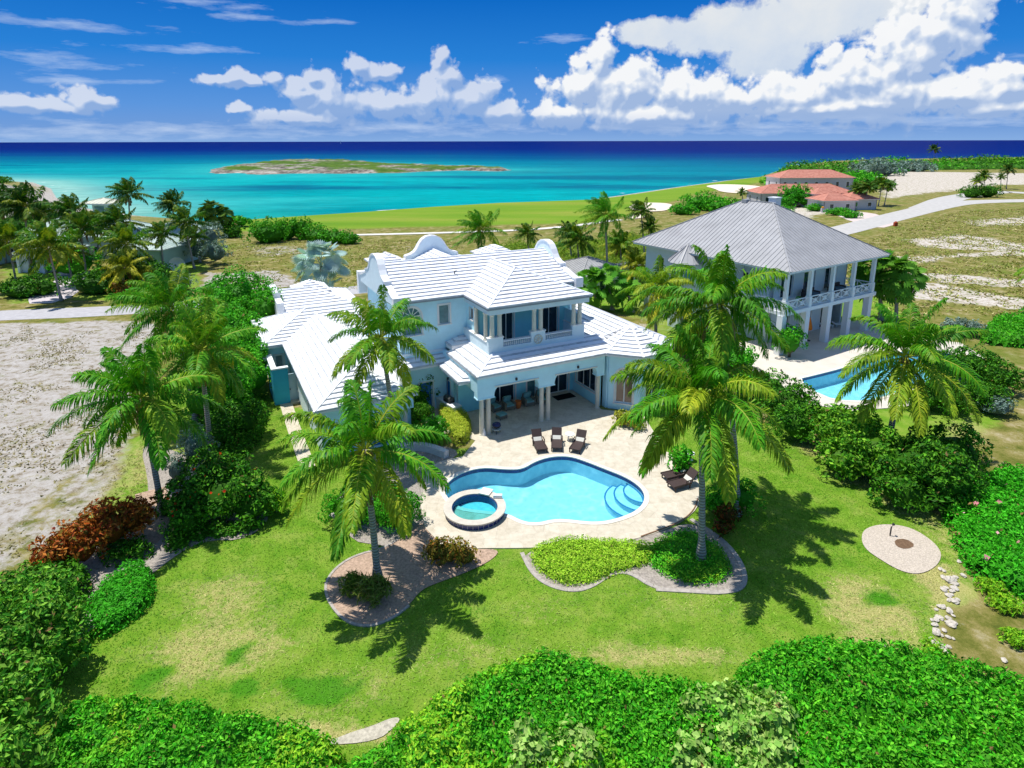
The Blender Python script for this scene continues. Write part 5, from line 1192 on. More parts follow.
def fan_palm(label,base,crown_px,Rl,n,col,col2,group=None,name='fan_palm',cat='palm tree',seed=3,el0=-50,tr=.2,blades=15,ground=0):
    x,y=G(base[0],base[1],ground); r=ray(*crown_px); t=y/r[1]; cx,cz=r[0]*t,HC+r[2]*t
    o=thing(name,label,cat,(x,y,ground),0,group); tk=trunk_mesh(x,y,cz-ground,cx-x,0,tr,o)
    V,F,C=fan_crown(seed,n,Rl,col,col2,el0=el0,blades=blades); rawmesh('crown',V,F,m_matte if name=='silver_palm' else m_leaf,o,(cx-x,0,cz-ground),col=C); return o
fan_palm('big silvery blue fan palm standing on the dry lot behind the left wing',(322,301),(321,266),2.7,52,(.34,.50,.50),(.60,.74,.76),name='silver_palm',seed=4,el0=-45,tr=.3,blades=21)
fan_palm('left of the two fan palms at the edge of the golf green',(219,236),(211,213),2.5,46,(.04,.13,.012),(.14,.24,.03),'fan palms by the golf green',seed=5)
fan_palm('right of the two fan palms at the edge of the golf green',(226,236),(222,217),2.2,44,(.04,.13,.012),(.14,.24,.03),'fan palms by the golf green',seed=6)
fan_palm('bushy fan palm just right of the neighbour balcony corner',(880,322),(878,277),2.5,60,(.05,.20,.012),(.16,.36,.03),'fan palms beside the neighbour villa',seed=7,tr=.25)
fan_palm('fan palm to the right of the bushy one beside the neighbour villa',(895,326),(896,282),2.3,56,(.05,.20,.012),(.16,.36,.03),'fan palms beside the neighbour villa',seed=8,tr=.22)
fan_palm('fan palm left of the hut roof behind the blue villa',(598,312),(592,288),2.1,34,(.06,.26,.015),(.18,.42,.04),'fan palms between hut and villa',seed=9)
fan_palm('fan palm in front of the hut roof behind the blue villa',(612,310),(608,285),2.1,34,(.06,.26,.015),(.18,.42,.04),'fan palms between hut and villa',seed=10)
fan_palm('fan palm right of the hut near the yellow palms',(632,312),(628,296),1.7,28,(.06,.26,.015),(.18,.42,.04),'fan palms between hut and villa',seed=11)
# ---------------- leafy bushes
def leaves(P_,Nn,size,cols,rg,asp=.5,jit=.6,fold=.25):
    """diamond leaves at points P_ with outward normals Nn"""
    n=len(P_); nn=nrmz(Nn+rg.normal(0,jit,(n,3))); a=nrmz(np.cross(nn,rg.normal(0,1,(n,3)))); b=np.cross(nn,a)
    s=(size*(.45+1.0*rg.random(n)))[:,None]
    V=np.stack([P_-a*s*.5,P_+b*s*asp*.5+nn*s*fold*.3,P_+a*s*.5,P_-b*s*asp*.5+nn*s*fold*.3],1).reshape(-1,3)
    i=np.arange(n)*4; F=np.concatenate([np.stack([i,i+1,i+2],1),np.stack([i,i+2,i+3],1)])
    C=np.repeat(cols,4,0); return V,F,C
def pick(cols,n,rg,var=.38):
    cols=np.array(cols); k=rg.integers(0,len(cols),n); t=rg.random(n)[:,None]; c=cols[k]*(1-t)+cols[(k+1)%len(cols)]*t; dd_=rg.random(n)<.012; c[dd_]=(.26,.17,.06)
    return c*(1-var+2*var*rg.random(n))[:,None]
G1=[(.020,.19,.004),(.05,.41,.010),(.16,.56,.025)]          # bright green
G2=[(.012,.07,.004),(.035,.19,.008),(.14,.40,.02)]        # darker green
G3=[(.22,.50,.02),(.38,.60,.03),(.12,.42,.015)]            # yellow green
G4=[(.12,.34,.03),(.28,.50,.09),(.42,.58,.16)]             # sea grape, pale
G5=[(.20,.30,.26),(.34,.44,.40),(.10,.19,.13)]             # silvery
G6=[(.45,.09,.01),(.16,.02,.01),(.60,.20,.03),(.10,.10,.01)] # red croton
def bush(name,label,cat,blobs,size,dens,cols,seed=1,group=None,trunk=None,asp=.5,extra=None,subs=.38,m=None,jit=.6,core=.70):
    """blobs: (x,y,z,rx,ry,rz) world; foliage is clumps of leaves over the blobs"""
    rg=np.random.default_rng(seed); bx,by=blobs[0][0],blobs[0][1]; bz=0 if blobs[0][2]>-1 else blobs[0][2]-.0
    o=thing(name,label,cat,(bx,by,0),0,group)
    PV=[];NV=[];core_mb=MB()
    for (x_,y_,z_,rx,ry,rz) in blobs:
        area_=4*math.pi*((rx*ry)**1.6/3+(rx*rz)**1.6/3+(ry*rz)**1.6/3)**(1/1.6)
        rs=subs*.85*min(rx,ry,rz); nsub=max(7,int(area_/(math.pi*rs*rs)*.95))
        dd=nrmz(rg.normal(0,1,(nsub,3))); dd[:,2]=np.where(dd[:,2]<-.35,-dd[:,2],dd[:,2])
        rad=np.array([rx,ry,rz]); cen=np.array([x_,y_,z_])+dd*rad*(.66+.46*rg.random((nsub,1)))
        npl=max(8,int(area_*dens/nsub)); 
        d2=nrmz(rg.normal(0,1,(nsub,npl,3))+dd[:,None,:]*.9); rr=rs*(.5+.85*rg.random((nsub,1,1)))*(.8+.35*rg.random((nsub,npl,1)))
        PV.append((cen[:,None,:]+d2*rr).reshape(-1,3)); NV.append((d2+np.array([0,0,.25])).reshape(-1,3))
        # inner mass
        U_,W_=10,7
        vs=[]; 
        for i in range(W_+1):
            ph=-math.pi/2+math.pi*i/W_
            for j in range(U_):
                th=2*math.pi*j/U_; k=core*(1+.18*(rg.random()-.5)); vs.append((x_-bx+rx*k*math.cos(ph)*math.cos(th),y_-by+ry*k*math.cos(ph)*math.sin(th),max(z_+rz*k*math.sin(ph),-.3)))
        core_mb.add(vs,[(i*U_+j,i*U_+(j+1)%U_,(i+1)*U_+(j+1)%U_,(i+1)*U_+j) for i in range(W_) for j in range(U_)])
    P_=np.concatenate(PV); Nn=np.concatenate(NV); ok=P_[:,2]>.02; P_=P_[ok]; Nn=Nn[ok]
    P_=P_-np.array([bx,by,0]); C=pick(cols,len(P_),rg)
    V,F,C=leaves(P_,Nn,size,C,rg,asp,jit)
    cv=np.array([tuple(p) for p in core_mb.v]); cc=np.tile(np.array(cols).mean(0)*.6,(len(cv),1)); cf=np.array([(f[0],f[1],f[2]) for f in core_mb.f]+[(f[0],f[2],f[3]) for f in core_mb.f])  # core darker than its leaves: deep foliage shade put into the colour
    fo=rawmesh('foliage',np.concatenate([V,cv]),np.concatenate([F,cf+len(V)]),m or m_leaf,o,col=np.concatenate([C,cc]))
    if trunk:
        tb=MB(); h=trunk; tb.tube([(0,0,-.1),(.05,0,h*.5),(0,.1,h)],[.16,.12,.10],8)
        for k in range(4):
            a=k*1.6; tb.tube([(0,0,h*.5),(math.cos(a)*.6,math.sin(a)*.6,h*1.1)],[.08,.04],6)
        tb.build('trunk',m_wood,o)
    if extra:   # flowers or fruit: (count,size,colours,name)
        for cnt,sz,cl,nm in extra:
            idx=rg.choice(len(P_),min(cnt,len(P_)),replace=False); idx=idx[P_[idx,2]>np.percentile(P_[:,2],35)]
            V,F,C=leaves(P_[idx]+nrmz(Nn[idx])*.08,Nn[idx],sz,pick(cl,len(idx),rg),rg,.9,.3); rawmesh(nm,V,F,m_matte,o,col=C)['kind']='stuff'
    return o
def B(px,py,z,rx,ry=None,rz=None):
    """blob whose centre is seen at the pixel, at height z"""
    x,y=G(px,py,z); ry=ry or rx; rz=rz or rx; return (x,y,z,rx,ry,rz)
def mass(name,label,cat,poly,hfun,size,dens,cols,seed=1,group=None,asp=.5,world=False,edge=1.0,rough=.35,m=None,mix=None,extra=None,jit=.55,kind=None,lump=.8):
    """clipped or spreading planting over a ground polygon"""
    P0=poly if world else GP(poly); P0=smooth_poly(P0,2); rg=np.random.default_rng(seed)
    xs_=[p[0] for p in P0]; ys_=[p[1] for p in P0]; x0,x1,y0,y1=min(xs_),max(xs_),min(ys_),max(ys_); cx,cy=(x0+x1)/2,(y0+y1)/2
    fine=.32 if size>=.14 and edge>=.7 and kind!='stuff' else 0
    def H(x,y):
        d=edist(x,y,P0); ins=inpoly(x,y,P0); e=np.where(ins,np.clip(d/edge,0,1),0); e=np.sqrt(1-(1-e)**2)
        hh=hfun(x,y) if callable(hfun) else hfun
        return hh*e*(1+rough*(fbm(x,y,lump,seed)-.5)*1.6)+fine*2.4*(fbm(x,y,1.7,seed+2,3)-.5)*e,ins
    st=max(.12,min(.3,size*2.2)); gx,gy=np.arange(x0,x1+st,st),np.arange(y0,y1+st,st); X,Y=np.meshgrid(gx,gy); h,ins=H(X.ravel(),Y.ravel())
    nx,ny=len(gx),len(gy); idx=np.arange(nx*ny).reshape(ny,nx); Fq=np.stack([idx[:-1,:-1],idx[:-1,1:],idx[1:,1:],idx[1:,:-1]],-1).reshape(-1,4)
    hc_=np.maximum(h-size*1.7,0.0)*.97; insf=ins[Fq].all(1)&(hc_[Fq].max(1)>.10); Fq=Fq[insf]; cv=np.stack([X.ravel()-cx,Y.ravel()-cy,np.where(hc_>.02,hc_,-.2)],1)
    cc=np.tile(np.array(cols).mean(0)*.75,(len(cv),1))  # shade in the hedge gaps painted as a darker core colour
    A=(x1-x0)*(y1-y0); n=int(A*dens); px=rg.uniform(x0,x1,n); py=rg.uniform(y0,y1,n); hh,ii=H(px,py); px,py,hh=px[ii],py[ii],hh[ii]
    e=.08; h1,_=H(px+e,py); h2,_=H(px,py+e); nn=np.stack([-(h1-hh)/e,-(h2-hh)/e,np.ones(len(px))],1)
    steep=np.linalg.norm(nn,axis=1); nn=nrmz(nn)
    rep=np.clip(steep,1,5).astype(int); px=np.repeat(px,rep);py=np.repeat(py,rep);hh=np.repeat(hh,rep);nn=np.repeat(nn,rep,0); k=len(px)
    side=np.repeat(rep>1,rep)
    if fine:
        kp=(vn(px,py,2.6,seed+31)>.20)|(rg.random(k)<.35); px,py,hh,nn,side=px[kp],py[kp],hh[kp],nn[kp],side[kp]; k=len(px)
    dep=rg.random(k)**2*size*1.8; hz=np.where(side,hh*(1-.95*rg.random(k)*(rg.random(k)<.8)),hh)-dep*.9+ (vn(px,py,.55/size,seed+5)-.5)*size*2.6
    P_=np.stack([px-cx,py-cy,np.maximum(hz,.03)],1)
    P_[:,:2]+=rg.normal(0,size*.4,(k,2))
    C=pick(cols,k,rg)
    if mix is not None:
        f=sstep(.45,.62,fbm(px,py,mix[1],seed+9,3))[:,None]*(rg.random(k)<.8)[:,None]; C=C*(1-f)+pick(mix[0],k,rg)*f
    V,F,C=leaves(P_,nn+np.array([0,0,.15]),size,C,rg,asp,jit)
    cf=np.concatenate([Fq[:,[0,1,2]],Fq[:,[0,2,3]]])
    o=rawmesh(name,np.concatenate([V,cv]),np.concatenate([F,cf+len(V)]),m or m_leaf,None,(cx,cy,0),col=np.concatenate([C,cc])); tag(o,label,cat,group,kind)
    if extra:
        for cnt,sz,cl,nm in extra:
            q=rg.choice(k,min(cnt,k),replace=False); V,F,C=leaves(P_[q]+nn[q]*.1,nn[q],sz,pick(cl,len(q),rg),rg,.9,.3); e_=rawmesh(nm,V,F,m_matte,o,col=C); e_['kind']='stuff'
    return o
# ------------------------------------------------ planting laid out
# foreground hedges
HG='broad leafy hedges along the front of the garden'
mass('hedge','wide bright green hedge mound along the middle of the front edge','hedge',[(365,775),(428,720),(500,672),(545,672),(600,682),(680,700),(760,712),(800,790),(700,860),(350,860),(300,800)],lambda x,y:1.5,.16,400,G1,seed=51,group=HG,mix=(G3,.35),edge=1.1)
mass('hedge','dense bright green hedge at the front right below the rocks','hedge',[(755,668),(830,655),(900,664),(960,688),(1060,715),(1200,760),(1200,900),(800,900),(770,760),(725,690)],lambda x,y:1.7,.16,400,G1,seed=52,group=HG,edge=1.0)
mass('hedge','low yellow green hedge at the front left, right of the tall bush','hedge',[(120,706),(180,712),(260,730),(330,742),(345,765),(345,860),(60,860),(40,760),(70,715)],lambda x,y:1.1,.15,430,G1,seed=53,group=HG,mix=(G3,.7),edge=.9)
mass('sea_grape','pale round leaved sea grape bush between the two front hedges','shrub',[(668,728),(700,715),(760,722),(800,745),(805,830),(700,860),(650,800)],lambda x,y:1.95,.20,190,G4,seed=54,asp=.85,edge=1.0,rough=.5)
mass('sea_grape','pale leaved sea grape patch at the bottom edge left of centre','shrub',[(500,755),(570,750),(610,770),(600,850),(500,850)],lambda x,y:1.9,.19,190,G4,seed=55,asp=.8,edge=.8,rough=.5)
bush('tall_bush','tall leafy bush filling the lower left corner','shrub',[B(15,650,1.7,1.6,1.5,1.7),B(42,612,1.4,1.2,1.1,1.4),B(-35,640,1.8,1.9,1.8,1.8),B(0,715,1.6,1.4,1.3,1.6),B(58,650,1.0,.9,.9,1.0),B(-30,760,2.0,1.8,1.7,1.8)],.22,95,[(.02,.12,.006),(.08,.34,.02),(.26,.52,.05)],seed=56,asp=.45)
bush('croton','red and bronze leaved croton bush beside the gravel lot','shrub',[B(105,528,1.3,1.2,1,1.15),B(78,546,1.1,1.15,1,1.0),B(130,518,1.2,.95,.9,1.0),B(52,556,.9,1.0,.8,.8)],.24,90,G6,seed=57,asp=.4)
mass('hedge','low bright green hedge tongue curving into the left lawn','hedge',[(80,618),(105,582),(135,566),(152,570),(156,590),(148,612),(120,630),(92,645)],lambda x,y:.75,.13,330,[(.03,.26,.006),(.05,.38,.012),(.08,.46,.02)],seed=58,edge=.5)
mass('hedge','dark green hedge band between croton and tall corner bush','hedge',[(10,590),(45,572),(95,575),(85,620),(60,650),(20,620),(-60,640),(-60,600)],lambda x,y:1.3,.2,160,G2,seed=59,edge=.7)
# left side planting
bush('flowering_bush','big green bush dotted with red flowers left of the lawn','shrub',[B(222,495,1.3,2.0,1.5,1.4),B(195,500,1.1,1.6,1.3,1.2),B(250,505,.9,1.3,1.1,1.0),B(215,475,1.3,1.6,1.3,1.4),B(185,520,.8,1.2,1,.9)],.21,85,G2,seed=60,asp=.5,extra=[(110,.16,[(.55,.02,.01),(.7,.1,.01)],'flowers')])
bush('silver_shrub','grey blue silvery shrub behind the red flowering bush','shrub',[B(196,448,1.7,1.0,.9,1.4),B(178,470,1.0,.8,.7,.9)],.18,80,G5,seed=61,asp=.3,m=m_matte)
bush('broadleaf_tree','large round bright green tree against the left wing','tree',[B(236,300,4.2,3.2,2.6,2.5),B(212,318,3.4,2.6,2.2,2.2),B(262,312,3.6,2.2,2.2,2.0),B(228,335,3.0,2.8,2.2,2.2),B(240,360,2.4,2.4,2,2.0),B(205,345,2.6,2.4,2,2)],.26,62,[(.03,.24,.008),(.06,.38,.01),(.14,.50,.02)],seed=62,trunk=2.5,subs=.34)
bush('broadleaf_tree','bright green tree with white blossom in front of the round tree','tree',[B(228,385,2.2,2.4,1.8,1.9),B(250,375,2.0,1.8,1.6,1.7),B(205,400,1.7,2.0,1.6,1.5)],.22,70,G1,seed=63,trunk=1.6,extra=[(60,.15,[(.7,.7,.6)],'blossom')])
bush('broadleaf_shrub','dark shrub under the left palms beside the silver shrub','shrub',[B(240,420,1.1,1.9,1.5,1.2),B(215,435,1.0,1.5,1.3,1.1)],.2,75,G2,seed=64)
mass('hedge','dark green planting along the lawn at the left wing','hedge',[(212,395),(250,395),(268,410),(262,440),(240,465),(205,460),(200,420)],lambda x,y:.9,.18,140,G2,seed=65,edge=.6)
bush('spiky_plant','yellow green spiky plant at the right end of the flowering bush','shrub',[B(272,503,.5,.8,.7,.6)],.5,50,G3,seed=66,asp=.12)
# shrubs round the front left palm
RG='round clipped shrubs between hot tub and left palm'
bush('round_shrub','round clipped green shrub left of the deck, nearest the house','shrub',[B(432,431,.75,1.15,1.1,.95)],.09,480,[(.04,.26,.006),(.06,.36,.01),(.09,.42,.012)],seed=67,group=RG,subs=.25)
bush('round_shrub','long bright green shrub under the front palm crown','shrub',[B(352,508,.8,1.5,1.1,1.0),B(392,512,.8,1.6,1.1,1.0),B(372,498,.9,1.3,1,1.0)],.11,360,[(.04,.26,.006),(.06,.36,.01),(.09,.42,.012)],seed=68,group=RG,subs=.25)
bush('round_shrub','small dark shrub in front of the arched blue door','shrub',[B(420,412,.6,.95,.8,.75),B(405,420,.5,.8,.7,.6)],.10,320,G2,seed=69,group=RG)
bush('tall_shrub','tall narrow dark shrub between left wing and loggia','shrub',[B(425,385,1.7,1.0,.9,1.7),B(418,400,1.0,.9,.8,1.1)],.15,150,G2,seed=70)
mass('hedge','clipped yellow green hedge block beside the loggia columns','hedge',[(437,409),(446,404),(468,419),(472,433),(464,447),(452,446),(440,424)],lambda x,y:.78,.09,560,[(.40,.50,.03),(.58,.60,.08),(.25,.40,.02)],seed=71,edge=.18,rough=.08)
bush('croton','reddish yellow croton at the corner of deck and left bed','shrub',[B(448,552,.55,.85,.6,.6),B(435,552,.5,.6,.5,.5),B(465,556,.4,.6,.5,.45)],.20,110,[(.30,.10,.02),(.35,.28,.03),(.10,.14,.015),(.25,.24,.03)],seed=72,asp=.35)
bush('grassy_clump','fountain of yellow green grassy leaves at the foot of the left palm','plant',[B(372,592,.45,.8,.6,.5)],.55,60,[(.22,.30,.05),(.38,.36,.12),(.12,.20,.02)],seed=73,asp=.10)
bush('grassy_clump','smaller grassy clump just behind the left palm foot','plant',[B(352,585,.4,.5,.4,.4)],.5,60,[(.22,.30,.05),(.12,.22,.02)],seed=74,asp=.10)
mass('ground_cover','bright yellow green ground cover in the bed in front of the pool','ground cover',[(527,553),(545,543),(580,540),(620,543),(650,546),(660,560),(640,570),(620,573),(600,582),(575,589),(550,583),(533,570)],lambda x,y:.42,.10,560,[(.20,.46,.015),(.34,.58,.03),(.46,.64,.06)],seed=75,edge=.4,kind='stuff')
mass('ground_cover','mottled darker ground cover at the foot of the right front palm','ground cover',[(640,550),(665,537),(690,530),(715,545),(730,562),(732,578),(715,588),(690,587),(665,580),(648,568)],lambda x,y:.40,.11,380,G1,seed=76,edge=.4,mix=(G3,1.2),kind='stuff')
bush('croton','red and orange croton beside the wide curb right of the right palm','shrub',[B(727,517,.6,.6,.5,.6),B(722,530,.4,.45,.4,.4)],.2,110,[(.30,.06,.01),(.12,.02,.01),(.08,.12,.01),(.05,.10,.01)],seed=77,asp=.4)
bush('small_shrub','green shrub behind the right front palm trunk','shrub',[B(742,500,.8,.9,.8,.85),B(716,502,.7,.8,.7,.7)],.16,140,G1,seed=78)
bush('small_shrub','leafy plant between the pool loungers and the palm','shrub',[B(680,462,.9,.7,.6,.9)],.3,60,G1,seed=79,asp=.3)
bush('flowering_shrub','yellow shrub at the corner of the round garden room','shrub',[B(622,420,.5,.7,.6,.55),B(636,424,.45,.6,.5,.5)],.14,200,[(.3,.34,.03),(.45,.45,.05)],seed=80)
# boundary planting on the right
BG='thick dark shrubs between the two pools'
bush('boundary_shrub','dark leafy shrub nearest the blue villa corner, right of the palms','shrub',[B(785,405,1.2,2.0,1.6,1.4),B(800,425,1.2,1.8,1.5,1.3),B(770,390,1.1,1.5,1.3,1.2)],.22,80,G2,seed=81,group=BG)
bush('boundary_shrub','large glossy shrub in the middle of the row below the neighbour pool','shrub',[B(850,438,1.5,2.2,1.7,1.6),B(832,430,1.2,1.6,1.3,1.3),B(875,455,1.5,2.2,1.7,1.6),B(845,462,1.0,1.5,1.3,1.1)],.24,72,[(.03,.16,.008),(.08,.30,.012),(.24,.48,.03)],seed=82,group=BG)
bush('boundary_shrub','shaded shrub under the yellow palm at the end of the row','shrub',[B(915,468,1.6,2.2,1.8,1.7),B(940,480,1.5,2.0,1.7,1.6),B(905,492,1.0,1.7,1.3,1.1),B(955,455,1.4,1.6,1.5,1.5)],.24,70,G2,seed=83,group=BG)
mass('hedge','bright green spreading hedge with pink flowers at the right edge','hedge',[(940,520),(950,500),(985,478),(1030,478),(1120,490),(1140,600),(1060,610),(1010,596),(975,585),(958,560)],lambda x,y:1.1,.18,230,[(.03,.28,.006),(.05,.44,.012),(.09,.52,.02)],seed=84,edge=.7,extra=[(26,.26,[(.65,.25,.28),(.75,.45,.45)],'flowers')])
bush('broadleaf_shrub','rounded dark shrub right of the neighbour pool','shrub',[B(970,368,1.2,2.2,1.7,1.4),B(995,378,1.1,1.9,1.6,1.2),B(950,400,1.0,1.6,1.4,1.1),B(942,372,1.3,2.0,1.6,1.5),B(925,398,1.0,1.6,1.3,1.1),B(985,400,.9,1.6,1.3,1.0)],.22,70,G2,seed=85)
bush('silver_shrub','pale blue grey shrub behind the yellow palm at the right','shrub',[B(955,328,.9,1.2,1,.9),B(972,330,.8,1.0,1,.8)],.2,90,G5,seed=86,m=m_matte)
bush('silver_shrub','small silvery shrub right of the neighbour pool shrubs','shrub',[B(998,408,.7,1.0,.8,.7)],.2,90,G5,seed=87,m=m_matte)
mass('hedge','dark hedge line at the right edge behind the neighbour pool','hedge',[(975,345),(990,325),(1040,318),(1140,322),(1140,355),(1030,350),(1000,348)],lambda x,y:1.5,.24,80,G1,seed=88,edge=1.0,rough=.6)
bush('round_shrub','bright round shrub in front of the neighbour pillars','shrub',[B(790,343,1.5,1.25,1.1,1.3)],.18,160,G1,seed=89,trunk=.8)
bush('broadleaf_shrub','shrub mass behind the yellow palms between the villas','shrub',[B(700,345,1.2,2.2,2,1.4),B(735,360,1.0,1.8,1.6,1.2),B(745,385,.9,1.6,1.4,1.0)],.24,60,G1,seed=90)
bush('low_plants','scrubby green plants by the rocks at the lower right','plant',[B(930,652,.3,.5,.4,.4),B(1005,605,.2,.7,.5,.25),B(990,588,.2,.6,.5,.25),B(1015,640,.2,.5,.5,.25)],.16,110,G3,seed=91,asp=.35)
# behind the house
SG='low coastal shrubs along the golf green'
for i,(lb,bl) in enumerate([('dark green shrub at the right end of the fan palms',[B(232,232,1.0,2.6,2,1.6)]),('dark round shrub left of the pair on the dry lot',[B(268,234,1.6,4.2,3,2.6),B(285,232,1.4,3.2,2.6,2.2)]),
   ('tall dark shrub in the middle of the golf edge row',[B(302,230,1.8,2.4,2,2.8)]),('long bright shrub at the right of the golf edge row',[B(318,236,1.0,4.0,2.6,2.0),B(337,238,.9,3.6,2.4,1.7),B(348,240,.7,2.4,2,1.2)])]):
    bush('coastal_shrub',lb,'shrub',bl,.5,9,[(.04,.24,.008),(.09,.38,.012)] if i else G2,seed=100+i,group=SG)
m_far=leafmat('distant_leaf_surface',.2,.7,.15)
bush('coastal_shrub','big green thicket behind the bunker above the grey roof','shrub',[B(700,204,1.8,6,4,3.0),B(720,207,1.4,5,4,2.2),B(683,211,1.0,4,3,1.8),B(735,208,1.2,4,3,2.0)],.6,7,G1,seed=110,group=SG)
bush('broadleaf_tree','round green tree before the wide red roof','tree',[B(796,196,3.4,4.4,3.6,3.2),B(806,200,2.4,3.2,2.6,2.4),B(788,203,1.6,2.6,2.2,2.0)],.55,9,[(.03,.26,.01),(.08,.42,.015)],seed=111,trunk=2.2)
bush('broadleaf_shrub','garden shrubs along the wall of the red roofed house','shrub',[B(783,211,.8,3,1.6,1.1),B(815,209,.8,3,1.6,1.1),B(838,213,.8,3.5,1.6,1.1),B(850,216,.7,3,1.6,1.0),B(848,207,1.3,1.8,1.4,1.8)],.4,12,G1,seed=112)
bush('flowering_shrub','yellow flowering shrubs behind the red entry roof','shrub',[B(826,190,1.0,4,3,1.8),B(835,187,1.0,4,3,1.8)],.5,8,[(.42,.33,.03),(.2,.22,.02)],seed=113)
bush('coastal_shrub','bright green thicket behind the red roofs toward the sea','shrub',[B(850,183,2,11,7,3.0),B(872,186,1.5,9,6,2.5),B(862,180,2,9,7,3.2),B(840,181,2,7,6,2.6)],1.0,2.6,G1,seed=114,group=SG)
bush('road_shrub','green shrub clump on the far traffic island, left half','shrub',[B(972,194,1.6,4.2,3,2.4)],.5,8,G2,seed=115,group='shrubs on the traffic island')
bush('road_shrub','rounder green shrub clump on the far traffic island, right half','shrub',[B(988,193,1.8,4.6,3,2.6)],.5,8,G2,seed=116,group='shrubs on the traffic island')
# coastal scrub belts
def belt(label,px,h,size,dens,cols,seed,**k):
    return mass('coastal_scrub',label,'scrub',px,lambda x,y:h*(.6+.8*fbm(x,y,.03,seed+3)),size,dens,cols,seed=seed,edge=5,rough=.9,lump=.09,kind='stuff',m=m_far,**k)
belt('dark coastal scrub along the shore behind the red roofs',[(770,178),(790,170),(830,167.5),(900,166),(960,164.5),(1150,162.5),(1150,169.5),(1000,170.5),(920,171),(880,176),(855,176),(820,174),(800,176)],4.5,1.8,.42,G2,120,mix=(G1,.02))
belt('green scrub strip left of the red roof toward the cove',[(755,184),(775,178),(782,172),(800,172),(790,184),(770,188)],2.5,1.4,1.0,G1,121)
bush('silver_shrub','pale grey dome shaped bush on the shore behind the red roofs','shrub',[B(876,171,3.0,14,10,5.5)],1.4,2.0,G5,seed=122,m=m_matte)
bush('silver_shrub','second grey bush along the shore, right of the dome shaped one','shrub',[B(912,169,2,14,10,4.0)],1.4,2.0,G5,seed=123,m=m_matte)
# left neighbour garden
LG='dark garden shrubs round the green roofed house'
for i,(lb,bl,cl) in enumerate([('dark shrub block under the palms left of the driveway',[B(35,286,1,4,2.2,1.6),B(20,290,.8,3,2,1.3)],G2),('dark hedge right of the driveway below the garage',[B(95,285,1,4.0,2.2,1.6),B(115,280,1.2,3.4,2,1.8)],G2),('dark shrubs in front of the pale wall',[B(150,272,1,4,1.6,1.3),B(135,268,1.2,3,2,1.8)],G2),
  ('orange brown round shrub near the road',[B(127,291,.8,1.9,1.5,1.2)],[(.25,.10,.01),(.12,.14,.02),(.35,.18,.02)]),('bright green low shrub by the road right of the orange one',[B(150,296,.8,3.2,2,1.3),B(168,295,.7,2.4,2,1.2)],G1),('green shrub filling the gap below the dark palms',[B(72,262,2.0,4,3,2.4)],G1),
  ('dark trees behind the green roofs at the beach',[B(38,222,1.5,5,4,2.4),B(15,228,1.5,5,4,2.6)],G2),('dark scrub near the beach at the left edge',[B(-4,180,1,7,5,2.0)],G2),('green hedge behind the silver bush',[B(238,222,1,3,2,1.2)],G1),('green thicket left of the lookout tower',[B(62,224,1,5,4,2.0)],G2)]):
    bush('garden_shrub',lb,'shrub',bl,.4 if i<6 else .7,14 if i<6 else 5,cl,seed=130+i,group=LG)
bush('silver_tree','silvery grey tree beside the satellite dish','tree',[B(207,238,3.0,2.8,2.2,2.6),B(215,252,2.0,2.2,1.8,1.8),B(196,250,2.0,1.6,1.6,1.6)],.45,16,G5,seed=145,m=m_matte,trunk=2.0,asp=.3)
bush('silver_shrub','grey leaning shrub by the road right of the satellite dish','shrub',[B(183,282,1.0,1.4,1.1,1.3)],.35,25,G5,seed=146,m=m_matte,asp=.3)
# ground scrub behind the villa (dry and green tufts)
mass('grass_tufts','tangled yellow green scrub behind the blue villa','scrub',[(440,285),(470,256),(520,246),(570,243),(640,238),(690,235),(640,300),(570,285),(500,272)],lambda x,y:.25+1.5*sstep(.35,.6,fbm(x,y,.15,150)),.45,24,[(.22,.36,.02),(.36,.42,.06),(.12,.28,.015)],seed=150,edge=2,rough=.9,kind='stuff',asp=.25)
mass('grass_tufts','rough dry grass tufts along the edges of the gravel lot','grass',[(95,500),(128,450),(150,460),(135,520),(90,560),(50,580),(30,565)],.16,.22,26,[(.18,.2,.04),(.3,.26,.09)],seed=151,edge=.8,kind='stuff',asp=.12)

mass('ground_cover','dark low planting along the curved bed below the flowering bush','ground cover',[(170,520),(200,525),(245,522),(268,520),(250,538),(205,540),(172,556),(160,548)],lambda x,y:.5,.16,190,G2,seed=160,edge=.4,kind='stuff')
mass('ground_cover','dark low planting between croton and hedge tongue','ground cover',[(92,548),(125,538),(150,545),(155,558),(135,562),(105,572)],lambda x,y:.6,.16,190,G2,seed=161,edge=.4,kind='stuff')
